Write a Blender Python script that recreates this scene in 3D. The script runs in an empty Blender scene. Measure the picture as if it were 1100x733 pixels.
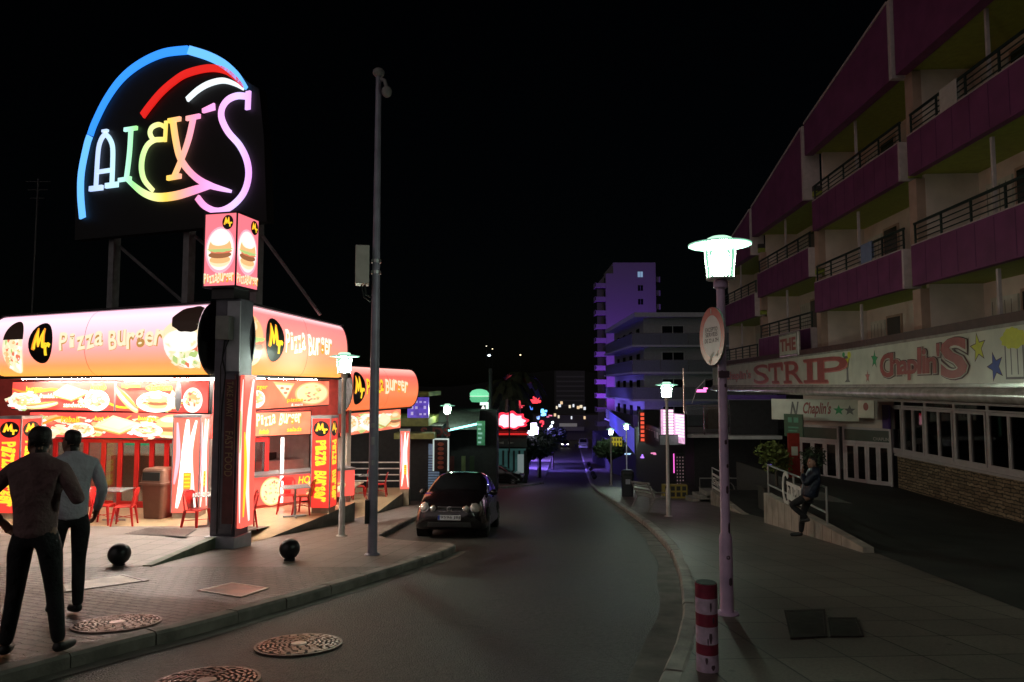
import bpy, bmesh, math, random
from math import sin, cos, pi, radians, sqrt, atan2
from mathutils import Vector, Matrix
random.seed(7)
SC = bpy.context.scene
COL = SC.collection
# ------------------------------------------------------------------ camera, night sky, soft sun added as city glow, exposure
EYE = 1.57; FPX = 733.0; PITCH = math.atan(48.5 / FPX)
cam = bpy.data.cameras.new('camera'); cam.lens = 24; cam.sensor_width = 36; cam.clip_end = 3000; cam.clip_start = 0.1
camo = bpy.data.objects.new('camera', cam); COL.objects.link(camo)
camo.location = (0, 0, EYE); camo.rotation_euler = (radians(90) + PITCH, 0, 0); SC.camera = camo
W = bpy.data.worlds.new('World'); SC.world = W; W.use_nodes = True
wn = W.node_tree; bg = wn.nodes['Background']
sky = wn.nodes.new('ShaderNodeTexSky'); sky.sky_type = 'NISHITA'; sky.sun_disc = False
sky.sun_elevation = radians(17); sky.sun_rotation = radians(215)
wn.links.new(sky.outputs[0], bg.inputs[0]); bg.inputs[1].default_value = 0.0002
sun = bpy.data.lights.new('sun', 'SUN'); sun.energy = 0.27; sun.angle = radians(70); sun.color = (1.0, .86, .82)
suno = bpy.data.objects.new('sun', sun); COL.objects.link(suno)
suno.rotation_euler = (radians(73), 0, radians(-38)); suno.location = (-10, -10, 30)
SC.view_settings.view_transform = 'Standard'; SC.view_settings.look = 'None'
SC.view_settings.exposure = 0.0; SC.view_settings.gamma = 1.0
try: SC.view_settings.use_curve_mapping = False
except Exception: pass
SC.render.engine = 'CYCLES'
cy = SC.cycles
cy.use_denoising = True; cy.max_bounces = 6; cy.diffuse_bounces = 3; cy.glossy_bounces = 3; cy.transmission_bounces = 5
cy.sample_clamp_indirect = 3.0; cy.caustics_reflective = False; cy.caustics_refractive = False
try: cy.use_light_tree = True
except Exception: pass

# ------------------------------------------------------------------ pixel to place (photograph is 1100 x 733)
def ray(px, py):
    u = (px - 550) / FPX; v = (366.5 - py) / FPX
    return u, cos(PITCH) - v * sin(PITCH), sin(PITCH) + v * cos(PITCH)
def U(px, py, Y):
    u, dy, dz = ray(px, py); t = Y / dy
    return Vector((u * t, Y, EYE + dz * t))
def gz(Y):                                   # pavement height: street falls away, then eases
    if Y < 52: return -.112 * Y
    if Y < 72:
        q = Y - 52; return -5.824 - .112 * q + .064 * q * q / 40
    return -5.824 - .112 * 20 + .064 * 10 - .048 * (Y - 72) if Y < 220 else gz(219.9)
ROADH = -.12
def G(px, py, h=0.0):                        # point of the ground under a pixel
    u, dy, dz = ray(px, py); a, b = 2.0, 400.0
    f = lambda Y: EYE + dz * Y / dy - gz(Y) - h
    for _ in range(50):
        m = (a + b) / 2
        if f(m) > 0: a = m
        else: b = m
    return Vector((u * a / dy, a, gz(a) + h))

# ------------------------------------------------------------------ materials
MATS = {}
def N(nt, t, **kw):
    n = nt.nodes.new(t)
    for k, v in kw.items():
        if k.startswith('i_'): n.inputs[k[2:].replace('_', ' ')].default_value = v
        else: setattr(n, k, v)
    return n
def M(name, col, rough=.6, metal=0, spec=.5, var=.12, vs=6, bump=0, bs=60, coat=0, bd=.01):
    if name in MATS: return MATS[name]
    m = bpy.data.materials.new(name); m.use_nodes = True; nt = m.node_tree; p = nt.nodes['Principled BSDF']
    p.inputs['Roughness'].default_value = rough; p.inputs['Metallic'].default_value = metal
    p.inputs['Specular IOR Level'].default_value = spec; p.inputs['Coat Weight'].default_value = coat
    c = tuple(col) + (1,)
    p.inputs['Base Color'].default_value = c
    tc = N(nt, 'ShaderNodeTexCoord')
    if var:
        no = N(nt, 'ShaderNodeTexNoise'); no.inputs['Scale'].default_value = vs; no.inputs['Detail'].default_value = 6
        nt.links.new(tc.outputs['Object'], no.inputs['Vector'])
        r = N(nt, 'ShaderNodeValToRGB'); r.color_ramp.elements[0].position = .3; r.color_ramp.elements[1].position = .7
        r.color_ramp.elements[0].color = tuple(max(0, x * (1 - var)) for x in col) + (1,)
        r.color_ramp.elements[1].color = tuple(min(1, x * (1 + var)) for x in col) + (1,)
        nt.links.new(no.outputs['Fac'], r.inputs['Fac']); nt.links.new(r.outputs[0], p.inputs['Base Color'])
    if bump:
        nb = N(nt, 'ShaderNodeTexNoise'); nb.inputs['Scale'].default_value = bs; nb.inputs['Detail'].default_value = 4
        nt.links.new(tc.outputs['Object'], nb.inputs['Vector'])
        b = N(nt, 'ShaderNodeBump'); b.inputs['Strength'].default_value = bump; b.inputs['Distance'].default_value = bd
        nt.links.new(nb.outputs['Fac'], b.inputs['Height']); nt.links.new(b.outputs[0], p.inputs['Normal'])
    MATS[name] = m; return m
def E(name, col, s=1.0, sample=False, mottled=0, ms=3):
    if name in MATS: return MATS[name]
    m = bpy.data.materials.new(name); m.use_nodes = True; nt = m.node_tree; p = nt.nodes['Principled BSDF']
    p.inputs['Base Color'].default_value = tuple(x * .5 for x in col) + (1,)
    p.inputs['Roughness'].default_value = .35
    p.inputs['Emission Color'].default_value = tuple(col) + (1,); p.inputs['Emission Strength'].default_value = s
    if mottled:
        tc = N(nt, 'ShaderNodeTexCoord'); no = N(nt, 'ShaderNodeTexNoise'); no.inputs['Scale'].default_value = ms
        no.inputs['Detail'].default_value = 5
        nt.links.new(tc.outputs['Object'], no.inputs['Vector'])
        mr = N(nt, 'ShaderNodeMapRange'); mr.inputs[1].default_value = .3; mr.inputs[2].default_value = .7
        mr.inputs[3].default_value = s * (1 - mottled); mr.inputs[4].default_value = s * (1 + mottled)
        nt.links.new(no.outputs['Fac'], mr.inputs[0]); nt.links.new(mr.outputs[0], p.inputs['Emission Strength'])
    try: m.cycles.emission_sampling = 'AUTO' if sample else 'NONE'
    except Exception: pass
    MATS[name] = m; return m
def ERAMP(name, stops, axis=2, lo=0, hi=1, s=1.0, sample=True):
    m = bpy.data.materials.new(name); m.use_nodes = True; nt = m.node_tree; p = nt.nodes['Principled BSDF']
    tc = N(nt, 'ShaderNodeTexCoord'); sx = N(nt, 'ShaderNodeSeparateXYZ'); nt.links.new(tc.outputs['Object'], sx.inputs[0])
    mr = N(nt, 'ShaderNodeMapRange'); mr.inputs[1].default_value = lo; mr.inputs[2].default_value = hi
    nt.links.new(sx.outputs[axis], mr.inputs[0])
    r = N(nt, 'ShaderNodeValToRGB'); cr = r.color_ramp
    while len(cr.elements) < len(stops): cr.elements.new(.5)
    for e, (q, c) in zip(cr.elements, stops): e.position = q; e.color = tuple(c) + (1,)
    nt.links.new(mr.outputs[0], r.inputs[0])
    nt.links.new(r.outputs[0], p.inputs['Emission Color']); p.inputs['Emission Strength'].default_value = s
    p.inputs['Base Color'].default_value = (.3, .2, .18, 1); p.inputs['Roughness'].default_value = .3
    try: m.cycles.emission_sampling = 'AUTO' if sample else 'NONE'
    except Exception: pass
    return m
def GLASS(name, tint=(.02, .02, .025), rough=.05, alpha=.35):
    if name in MATS: return MATS[name]
    m = bpy.data.materials.new(name); m.use_nodes = True; nt = m.node_tree; p = nt.nodes['Principled BSDF']
    nt.nodes.remove(p); out = nt.nodes['Material Output']
    g = N(nt, 'ShaderNodeBsdfGlossy'); g.inputs['Roughness'].default_value = rough; g.inputs['Color'].default_value = (.9, .9, .9, 1)
    t = N(nt, 'ShaderNodeBsdfTransparent'); t.inputs['Color'].default_value = (1 - alpha,) * 3 + (1,)
    f = N(nt, 'ShaderNodeFresnel'); f.inputs['IOR'].default_value = 1.5
    mx = N(nt, 'ShaderNodeMixShader'); nt.links.new(f.outputs[0], mx.inputs[0]); nt.links.new(t.outputs[0], mx.inputs[1]); nt.links.new(g.outputs[0], mx.inputs[2])
    nt.links.new(mx.outputs[0], out.inputs[0]); MATS[name] = m; return m
def TILE(name, c1, c2, mortar, bw, bh, msize=.012, off=.5, rough=.55, bump=.4, rot=0, warp=0, dirt=.35, ds=.7, noise=.2, spec=.4, plane='XY'):
    m = bpy.data.materials.new(name); m.use_nodes = True; nt = m.node_tree; p = nt.nodes['Principled BSDF']
    tc = N(nt, 'ShaderNodeTexCoord'); mp = N(nt, 'ShaderNodeMapping'); mp.inputs['Rotation'].default_value = (0, 0, rot)
    src = tc.outputs['Object']
    if plane == 'XZ':
        sx = N(nt, 'ShaderNodeSeparateXYZ'); cx = N(nt, 'ShaderNodeCombineXYZ'); nt.links.new(src, sx.inputs[0])
        ad = N(nt, 'ShaderNodeMath'); ad.operation = 'ADD'; nt.links.new(sx.outputs[0], ad.inputs[0]); nt.links.new(sx.outputs[1], ad.inputs[1])
        nt.links.new(ad.outputs[0], cx.inputs[0]); nt.links.new(sx.outputs[2], cx.inputs[1]); src = cx.outputs[0]
    if warp:
        nz = N(nt, 'ShaderNodeTexNoise'); nz.inputs['Scale'].default_value = 9; nt.links.new(src, nz.inputs['Vector'])
        vm = N(nt, 'ShaderNodeVectorMath'); vm.operation = 'SCALE'; vm.inputs['Scale'].default_value = warp; nt.links.new(nz.outputs['Color'], vm.inputs[0])
        va = N(nt, 'ShaderNodeVectorMath'); va.operation = 'ADD'; nt.links.new(src, va.inputs[0]); nt.links.new(vm.outputs[0], va.inputs[1]); src = va.outputs[0]
    nt.links.new(src, mp.inputs[0])
    br = N(nt, 'ShaderNodeTexBrick'); br.offset = off; br.inputs['Scale'].default_value = 1
    br.inputs['Brick Width'].default_value = bw; br.inputs['Row Height'].default_value = bh; br.inputs['Mortar Size'].default_value = msize
    br.inputs['Mortar Smooth'].default_value = .3
    br.inputs['Color1'].default_value = tuple(c1) + (1,); br.inputs['Color2'].default_value = tuple(c2) + (1,); br.inputs['Mortar'].default_value = tuple(mortar) + (1,)
    nt.links.new(mp.outputs[0], br.inputs['Vector'])
    n1 = N(nt, 'ShaderNodeTexNoise'); n1.inputs['Scale'].default_value = ds; n1.inputs['Detail'].default_value = 8; n1.inputs['Roughness'].default_value = .7
    nt.links.new(tc.outputs['Object'], n1.inputs['Vector'])
    mr = N(nt, 'ShaderNodeMapRange'); mr.inputs[1].default_value = .3; mr.inputs[2].default_value = .68; mr.inputs[3].default_value = 1 - dirt; mr.inputs[4].default_value = 1 + dirt * .3
    nt.links.new(n1.outputs['Fac'], mr.inputs[0])
    n2 = N(nt, 'ShaderNodeTexNoise'); n2.inputs['Scale'].default_value = 45; n2.inputs['Detail'].default_value = 5; nt.links.new(tc.outputs['Object'], n2.inputs['Vector'])
    mr2 = N(nt, 'ShaderNodeMapRange'); mr2.inputs[1].default_value = .3; mr2.inputs[2].default_value = .7; mr2.inputs[3].default_value = 1 - noise; mr2.inputs[4].default_value = 1 + noise
    nt.links.new(n2.outputs['Fac'], mr2.inputs[0])
    vg = N(nt, 'ShaderNodeTexVoronoi'); vg.inputs['Scale'].default_value = 2.6; nt.links.new(tc.outputs['Object'], vg.inputs['Vector'])
    mg = N(nt, 'ShaderNodeMapRange'); mg.inputs[1].default_value = .05; mg.inputs[2].default_value = .09; mg.inputs[3].default_value = .55; mg.inputs[4].default_value = 1; nt.links.new(vg.outputs['Distance'], mg.inputs[0])
    mu = N(nt, 'ShaderNodeMath'); mu.operation = 'MULTIPLY'; nt.links.new(mr.outputs[0], mu.inputs[0]); nt.links.new(mr2.outputs[0], mu.inputs[1])
    m3 = N(nt, 'ShaderNodeMath'); m3.operation = 'MULTIPLY'; nt.links.new(mu.outputs[0], m3.inputs[0]); nt.links.new(mg.outputs[0], m3.inputs[1]); mu = m3 if plane == 'XY' else mu
    vs = N(nt, 'ShaderNodeVectorMath'); vs.operation = 'SCALE'; nt.links.new(br.outputs['Color'], vs.inputs[0]); nt.links.new(mu.outputs[0], vs.inputs['Scale'])
    nt.links.new(vs.outputs[0], p.inputs['Base Color'])
    rr = N(nt, 'ShaderNodeMapRange'); rr.inputs[3].default_value = rough - .12; rr.inputs[4].default_value = rough + .15; nt.links.new(n1.outputs['Fac'], rr.inputs[0]); nt.links.new(rr.outputs[0], p.inputs['Roughness'])
    p.inputs['Specular IOR Level'].default_value = spec
    iv = N(nt, 'ShaderNodeMath'); iv.operation = 'MULTIPLY_ADD'; iv.inputs[1].default_value = -1; iv.inputs[2].default_value = 1; nt.links.new(br.outputs['Fac'], iv.inputs[0])
    a2 = N(nt, 'ShaderNodeMath'); a2.operation = 'MULTIPLY_ADD'; a2.inputs[1].default_value = .35; nt.links.new(n2.outputs['Fac'], a2.inputs[0]); nt.links.new(iv.outputs[0], a2.inputs[2])
    b = N(nt, 'ShaderNodeBump'); b.inputs['Strength'].default_value = bump; b.inputs['Distance'].default_value = .012
    nt.links.new(a2.outputs[0], b.inputs['Height']); nt.links.new(b.outputs[0], p.inputs['Normal'])
    return m

# ------------------------------------------------------------------ mesh builder
class MB:
    def __init__(s, m=None): s.V = []; s.F = []; s.I = []; s.mats = []; s.cur = 0; s.mat(m) if m else None
    def mat(s, m):
        if m not in s.mats: s.mats.append(m)
        s.cur = s.mats.index(m); return s
    def add(s, V, F):
        o = len(s.V); s.V += [tuple(v) for v in V]; s.F += [tuple(i + o for i in f) for f in F]; s.I += [s.cur] * len(F); return s
    def box(s, c, d, rz=0, rx=0, ry=0):
        R = Matrix.Rotation(rz, 3, 'Z') @ Matrix.Rotation(ry, 3, 'Y') @ Matrix.Rotation(rx, 3, 'X'); c = Vector(c)
        V = [c + R @ Vector((x * d[0] / 2, y * d[1] / 2, z * d[2] / 2)) for z in (-1, 1) for y in (-1, 1) for x in (-1, 1)]
        return s.add(V, [(0, 2, 3, 1), (4, 5, 7, 6), (0, 1, 5, 4), (2, 6, 7, 3), (0, 4, 6, 2), (1, 3, 7, 5)])
    def bx(s, x0, x1, y0, y1, z0, z1): return s.box(((x0 + x1) / 2, (y0 + y1) / 2, (z0 + z1) / 2), (abs(x1 - x0), abs(y1 - y0), abs(z1 - z0)))
    def prism(s, P, fa, fb):
        n = len(P); V = [fa(*p) for p in P] + [fb(*p) for p in P]
        return s.add(V, [tuple(range(n - 1, -1, -1)), tuple(range(n, 2 * n))] + [(i, (i + 1) % n, n + (i + 1) % n, n + i) for i in range(n)])
    def slab(s, P, z0, z1):                     # horizontal polygon, z may be functions of (x, y)
        g = lambda z: (z if callable(z) else (lambda x, y: z)); a, b = g(z0), g(z1)
        return s.prism(P, lambda x, y: (x, y, a(x, y)), lambda x, y: (x, y, b(x, y)))
    def plate(s, P, y0, y1):                    # polygon in XZ given thickness in Y
        return s.prism(P, lambda x, z: (x, y1, z), lambda x, z: (x, y0, z))
    def tube(s, P, r, seg=8, closed=False):
        P = [Vector(p) for p in P]; n = len(P); R = r if isinstance(r, (list, tuple)) else [r] * n; V = []; up = None
        for i, p in enumerate(P):
            a = P[(i - 1) % n] if (i or closed) else p; b = P[(i + 1) % n] if (i < n - 1 or closed) else p
            t = (b - a).normalized()
            if up is None or abs(up.dot(t)) > .98: up = Vector((0, 0, 1)) if abs(t.z) < .9 else Vector((1, 0, 0))
            x = t.cross(up).normalized(); y = x.cross(t).normalized(); up = y
            V += [p + (x * cos(2 * pi * k / seg) + y * sin(2 * pi * k / seg)) * R[i] for k in range(seg)]
        F = []; m = n if closed else n - 1
        for i in range(m):
            j = (i + 1) % n
            F += [(i * seg + k, i * seg + (k + 1) % seg, j * seg + (k + 1) % seg, j * seg + k) for k in range(seg)]
        if not closed: F += [tuple(range(seg - 1, -1, -1)), tuple((n - 1) * seg + k for k in range(seg))]
        return s.add(V, F)
    def lathe(s, prof, c=(0, 0, 0), seg=24, sx=1, sy=1):
        V = []; F = []; n = len(prof)
        for r, z in prof: V += [(c[0] + r * cos(2 * pi * k / seg) * sx, c[1] + r * sin(2 * pi * k / seg) * sy, c[2] + z) for k in range(seg)]
        for i in range(n - 1): F += [(i * seg + k, i * seg + (k + 1) % seg, (i + 1) * seg + (k + 1) % seg, (i + 1) * seg + k) for k in range(seg)]
        F += [tuple(range(seg - 1, -1, -1)), tuple((n - 1) * seg + k for k in range(seg))]
        return s.add(V, F)
    def ball(s, c, r, seg=16, rings=10, sc=(1, 1, 1)):
        pr = [(max(1e-4, r * sin(pi * i / rings)), -r * cos(pi * i / rings)) for i in range(rings + 1)]
        o = len(s.V); s.lathe(pr, (0, 0, 0), seg)
        for i in range(o, len(s.V)): v = s.V[i]; s.V[i] = (c[0] + v[0] * sc[0], c[1] + v[1] * sc[1], c[2] + v[2] * sc[2])
        return s
    def ribbon(s, P, w, y0, y1):                # flat band in XZ along a polyline, width list, thickness in Y
        n = len(P); ww = w if isinstance(w, (list, tuple)) else [w] * n; V = []
        for i in range(n):
            a = P[max(0, i - 1)]; b = P[min(n - 1, i + 1)]; dx, dz = b[0] - a[0], b[1] - a[1]; L = sqrt(dx * dx + dz * dz) or 1
            nx, nz = -dz / L, dx / L; h = ww[i] / 2
            for sg, y in ((1, y0), (-1, y0), (-1, y1), (1, y1)): V.append((P[i][0] + nx * h * sg, y, P[i][1] + nz * h * sg))
        F = []
        for i in range(n - 1):
            for k in range(4): F.append((4 * i + k, 4 * i + (k + 1) % 4, 4 * i + 4 + (k + 1) % 4, 4 * i + 4 + k))
        F += [(3, 2, 1, 0), tuple(4 * (n - 1) + k for k in range(4))]
        return s.add(V, F)
    def stamp(s, shape, f, slices=()):
        V, Fc = shape
        if slices:
            bm = bmesh.new(); vs = [bm.verts.new((x, 0, z)) for x, z in V]
            for q in Fc:
                try: bm.faces.new([vs[i] for i in q])
                except Exception: pass
            bmesh.ops.triangulate(bm, faces=bm.faces[:])
            for zc in slices: bmesh.ops.bisect_plane(bm, geom=bm.verts[:] + bm.edges[:] + bm.faces[:], plane_co=(0, 0, zc), plane_no=(0, 0, 1))
            bm.verts.index_update(); V = [(v.co.x, v.co.z) for v in bm.verts]; Fc = [[v.index for v in q.verts] for q in bm.faces]; bm.free()
        return s.add([f(x, z) for x, z in V], Fc)
    def build(s, name, parent=None, world=False, smooth=None, bevel=0, kind=None):
        V = s.V
        if world and parent is not None:
            Mi = root_matrix(parent).inverted(); V = [Mi @ Vector(v) for v in V]
        me = bpy.data.meshes.new(name); me.from_pydata(V, [], s.F)
        for m in s.mats: me.materials.append(m)
        me.polygons.foreach_set('material_index', s.I)
        bm = bmesh.new(); bm.from_mesh(me); bmesh.ops.recalc_face_normals(bm, faces=bm.faces[:]); bm.to_mesh(me); bm.free()
        if smooth is not None:
            me.polygons.foreach_set('use_smooth', [True] * len(me.polygons)); me.set_sharp_from_angle(angle=radians(smooth))
        me.update(); o = bpy.data.objects.new(name, me); COL.objects.link(o)
        if parent is not None: o.parent = parent
        if bevel:
            b = o.modifiers.new('bevel', 'BEVEL'); b.width = bevel; b.segments = 2; b.limit_method = 'ANGLE'; b.angle_limit = radians(40)
        if kind: o['kind'] = kind
        return o
def root_matrix(o):
    while o.parent is not None: o = o.parent
    return Matrix.Translation(o.location) @ o.rotation_euler.to_matrix().to_4x4()
def thing(name, label, cat, loc=(0, 0, 0), rz=0, group=None):
    o = bpy.data.objects.new(name, None); COL.objects.link(o); o.location = loc; o.rotation_euler = (0, 0, rz); o.empty_display_size = .2
    o['label'] = label; o['category'] = cat
    if group: o['group'] = group
    return o
def tag(o, label, cat, group=None):
    o['label'] = label; o['category'] = cat
    if group: o['group'] = group
    return o
def solo(mb, name, label, cat, loc=(0, 0, 0), rz=0, group=None, smooth=None, bevel=0):   # a thing that is one mesh, built in local space
    o = mb.build(name, None, smooth=smooth, bevel=bevel); o.location = loc; o.rotation_euler = (0, 0, rz); return tag(o, label, cat, group)
def dup(o, loc=None, rz=None, label=None, parent=None):
    c = o.copy(); COL.objects.link(c); c.parent = parent
    if loc is not None: c.location = loc
    if rz is not None: c.rotation_euler = (0, 0, rz)
    if label: c['label'] = label
    for ch in list(o.children): dup(ch, parent=c)
    return c
# flat shapes: (2D vertices, faces)
def sh_poly(P): return [tuple(p) for p in P], [tuple(range(len(P)))]
def sh_ell(cx, cz, a, b, n=28, rot=0):
    return sh_poly([(cx + a * cos(t) * cos(rot) - b * sin(t) * sin(rot), cz + a * cos(t) * sin(rot) + b * sin(t) * cos(rot)) for t in [2 * pi * k / n for k in range(n)]])
def sh_rect(x0, z0, x1, z1): return sh_poly([(x0, z0), (x1, z0), (x1, z1), (x0, z1)])
def sh_star(cx, cz, r, rot=pi / 2, n=5, q=.42):
    return sh_poly([(cx + r * (1 if k % 2 == 0 else q) * cos(rot + pi * k / n), cz + r * (1 if k % 2 == 0 else q) * sin(rot + pi * k / n)) for k in range(2 * n)])
TXT = {}
def sh_text(body, x0, z0, x1, z1, offs=0.0, shear=0.0, arc=0):
    key = (body, offs)
    if key not in TXT:
        cu = bpy.data.curves.new('t', 'FONT'); cu.body = body; cu.size = 1; cu.offset = offs; cu.resolution_u = 3; cu.fill_mode = 'FRONT'
        ob = bpy.data.objects.new('t', cu); me = bpy.data.meshes.new_from_object(ob)
        TXT[key] = ([(v.co.x, v.co.y) for v in me.vertices], [tuple(p.vertices) for p in me.polygons])
        bpy.data.objects.remove(ob); bpy.data.meshes.remove(me); bpy.data.curves.remove(cu)
    V, F = TXT[key]; a = min(v[0] for v in V); b = max(v[0] for v in V); c = min(v[1] for v in V); d = max(v[1] for v in V)
    out = []
    for x, y in V:
        q = (x - a) / (b - a); w = (y - c) / (d - c)
        out.append((x0 + q * (x1 - x0) + shear * w * (z1 - z0), z0 + w * (z1 - z0) + arc * 4 * q * (1 - q)))
    return out, F
def sh_rot(sh, cx, cz, a):
    V, F = sh; return [(cx + (x - cx) * cos(a) - (z - cz) * sin(a), cz + (x - cx) * sin(a) + (z - cz) * cos(a)) for x, z in V], F
def flat(off=.012): return lambda x, z: (x, -off, z)
class Face:                                     # a vertical wall plane seen from the street: local X along it, local -Y towards the viewer, Z from z0
    def __init__(s, p0, p1, z0=0.0):
        s.p0 = Vector(p0); s.d = Vector(p1) - s.p0; s.L = s.d.length; s.e = s.d / s.L; s.z0 = z0; s.rz = atan2(s.e.y, s.e.x); s.loc = (s.p0.x, s.p0.y, z0)
        s.n = Vector((s.e.y, -s.e.x))
    def px(s, px, py, off=0.0):
        u, dy, dz = ray(px, py); n = s.n; o = s.p0 + n * off
        t = n.dot(o) / (n.x * u + n.y * dy)
        return ((Vector((u * t, dy * t)) - o).dot(s.e), EYE + dz * t - s.z0)
    def pts(s, L): return [s.px(*q) for q in L]
    def at(s, x, y=0, z=0): q = s.p0 + s.e * x - s.n * y; return (q.x, q.y, s.z0 + z)
def smooth_line(P, n=4, closed=False):
    out = []; m = len(P)
    for i in range(m - 1):
        p0, p1, p2, p3 = P[max(0, i - 1)], P[i], P[i + 1], P[min(m - 1, i + 2)]
        for k in range(n):
            t = k / n; out.append(tuple(.5 * (2 * b + (c - a) * t + (2 * a - 5 * b + 4 * c - d) * t * t + (3 * b - a - 3 * c + d) * t ** 3) for a, b, c, d in zip(p0, p1, p2, p3)))
    out.append(tuple(P[-1])); return out
# ------------------------------------------------------------------ ground, road, pavements, kerbs
KL = [(-14.5, -20), (-6.0, 0), (-3.72, 5.73), (-3.14, 6.96), (-2.39, 8.9), (-1.5, 11.6), (-1.12, 13.2), (-1.12, 13.6), (-1.35, 13.95), (-2.2, 14.35), (-2.75, 15.0), (-2.95, 17), (-2.6, 30), (-2.2, 43.5), (-1.5, 45.2), (-.7, 47), (1.2, 52), (2.4, 57), (2.95, 63), (8.2, 132), (16, 232)]
KR = [(-8, -20), (-.75, 0), (1.11, 5.25), (1.51, 6.42), (1.98, 8.1), (2.6, 10.96), (3.1, 14.1), (3.6, 18.8), (4.2, 27.5), (4.96, 40), (6.9, 62), (13, 132), (22, 232)]
KLs = smooth_line(KL, 8); KRs = smooth_line(KR, 8)
def interp(P):
    def f(Y):
        for (x0, y0), (x1, y1) in zip(P, P[1:]):
            if y0 <= Y <= y1 and y1 > y0: return x0 + (x1 - x0) * (Y - y0) / (y1 - y0)
        return P[0][0] if Y < P[0][1] else P[-1][0]
    return f
xl, xr = interp(KLs), interp(KRs)
YS = [-20 + i for i in range(20)] + [i * .25 for i in range(4 * 64)] + [64 + 2 * i for i in range(84)]
def sheet(name, m, fx0, fx1, dz, ys=YS, nx=6, kind='structure', y0=-99, y1=999):
    b = MB(m); yy = [y for y in ys if y0 < y < y1]
    if y0 > -99: yy = [y0] + yy
    if y1 < 999: yy = yy + [y1]
    V = [(fx0(y) + (fx1(y) - fx0(y)) * i / nx, y, gz(y) + (dz(y) if callable(dz) else dz)) for y in yy for i in range(nx + 1)]
    b.add(V, [(j * (nx + 1) + i, j * (nx + 1) + i + 1, (j + 1) * (nx + 1) + i + 1, (j + 1) * (nx + 1) + i) for j in range(len(yy) - 1) for i in range(nx)])
    o = b.build(name); o['kind'] = kind; return o
m_dirt = M('dark_soil', (.03, .028, .025), .9)
g = MB(m_dirt); gy = [-60, -20] + [4 * i for i in range(60)] + [300, 500, 1200]
g.add([(x, y, gz(y) - .45) for y in gy for x in (-700, -60, 0, 60, 700)], [(j * 5 + i, j * 5 + i + 1, j * 5 + 6 + i, j * 5 + 5 + i) for j in range(len(gy) - 1) for i in range(4)])
g.build('ground')['kind'] = 'structure'

def asphalt():
    m = bpy.data.materials.new('asphalt'); m.use_nodes = True; nt = m.node_tree; p = nt.nodes['Principled BSDF']
    tc = N(nt, 'ShaderNodeTexCoord')
    n1 = N(nt, 'ShaderNodeTexNoise'); n1.inputs['Scale'].default_value = .45; n1.inputs['Detail'].default_value = 7; n1.inputs['Roughness'].default_value = .65
    n2 = N(nt, 'ShaderNodeTexVoronoi'); n2.inputs['Scale'].default_value = 60
    n3 = N(nt, 'ShaderNodeTexNoise'); n3.inputs['Scale'].default_value = 24; n3.inputs['Detail'].default_value = 9; n3.inputs['Roughness'].default_value = .85
    vc = N(nt, 'ShaderNodeTexVoronoi'); vc.feature = 'DISTANCE_TO_EDGE'; vc.inputs['Scale'].default_value = .38
    nw = N(nt, 'ShaderNodeTexNoise'); nw.inputs['Scale'].default_value = 2.2; nw.inputs['Detail'].default_value = 6
    vm = N(nt, 'ShaderNodeVectorMath'); vm.operation = 'MULTIPLY_ADD'; vm.inputs[1].default_value = (.9, .9, 0)
    nt.links.new(tc.outputs['Object'], nw.inputs['Vector']); nt.links.new(nw.outputs['Color'], vm.inputs[0]); nt.links.new(tc.outputs['Object'], vm.inputs[2]); nt.links.new(vm.outputs[0], vc.inputs['Vector'])
    for n in (n1, n2, n3): nt.links.new(tc.outputs['Object'], n.inputs['Vector'])
    r = N(nt, 'ShaderNodeValToRGB'); r.color_ramp.elements[0].position = .38; r.color_ramp.elements[1].position = .62
    r.color_ramp.elements[0].color = (.020, .019, .018, 1); r.color_ramp.elements[1].color = (.060, .056, .050, 1)
    nt.links.new(n1.outputs['Fac'], r.inputs[0])
    mr = N(nt, 'ShaderNodeMapRange'); mr.inputs[1].default_value = .35; mr.inputs[2].default_value = .7; mr.inputs[3].default_value = .15; mr.inputs[4].default_value = 2.4; nt.links.new(n3.outputs['Fac'], mr.inputs[0])
    cr = N(nt, 'ShaderNodeMapRange'); cr.inputs[1].default_value = .0; cr.inputs[2].default_value = .006; cr.inputs[3].default_value = .3; cr.inputs[4].default_value = 1; nt.links.new(vc.outputs['Distance'], cr.inputs[0])
    mu = N(nt, 'ShaderNodeMath'); mu.operation = 'MULTIPLY'; nt.links.new(mr.outputs[0], mu.inputs[0]); nt.links.new(cr.outputs[0], mu.inputs[1])
    vs = N(nt, 'ShaderNodeVectorMath'); vs.operation = 'SCALE'; nt.links.new(r.outputs[0], vs.inputs[0]); nt.links.new(mu.outputs[0], vs.inputs['Scale']); nt.links.new(vs.outputs[0], p.inputs['Base Color'])
    ro = N(nt, 'ShaderNodeMapRange'); ro.inputs[3].default_value = .34; ro.inputs[4].default_value = .66; nt.links.new(n1.outputs['Fac'], ro.inputs[0]); nt.links.new(ro.outputs[0], p.inputs['Roughness'])
    p.inputs['Specular IOR Level'].default_value = .5
    ad = N(nt, 'ShaderNodeMath'); ad.operation = 'ADD'; nt.links.new(n2.outputs['Distance'], ad.inputs[0]); nt.links.new(n3.outputs['Fac'], ad.inputs[1])
    b = N(nt, 'ShaderNodeBump'); b.inputs['Strength'].default_value = .8; b.inputs['Distance'].default_value = .015; nt.links.new(ad.outputs[0], b.inputs['Height']); nt.links.new(b.outputs[0], p.inputs['Normal'])
    return m
m_asph = asphalt()
sheet('road', m_asph, lambda y: xl(y) - .02, lambda y: xr(y) + .02, ROADH, nx=4)
m_paver = TILE('wavy_pavers', (.125, .104, .094), (.07, .06, .054), (.012, .011, .010), .23, .115, .018, rough=.5, bump=1.0, rot=.42, warp=.06, dirt=.5)
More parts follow.
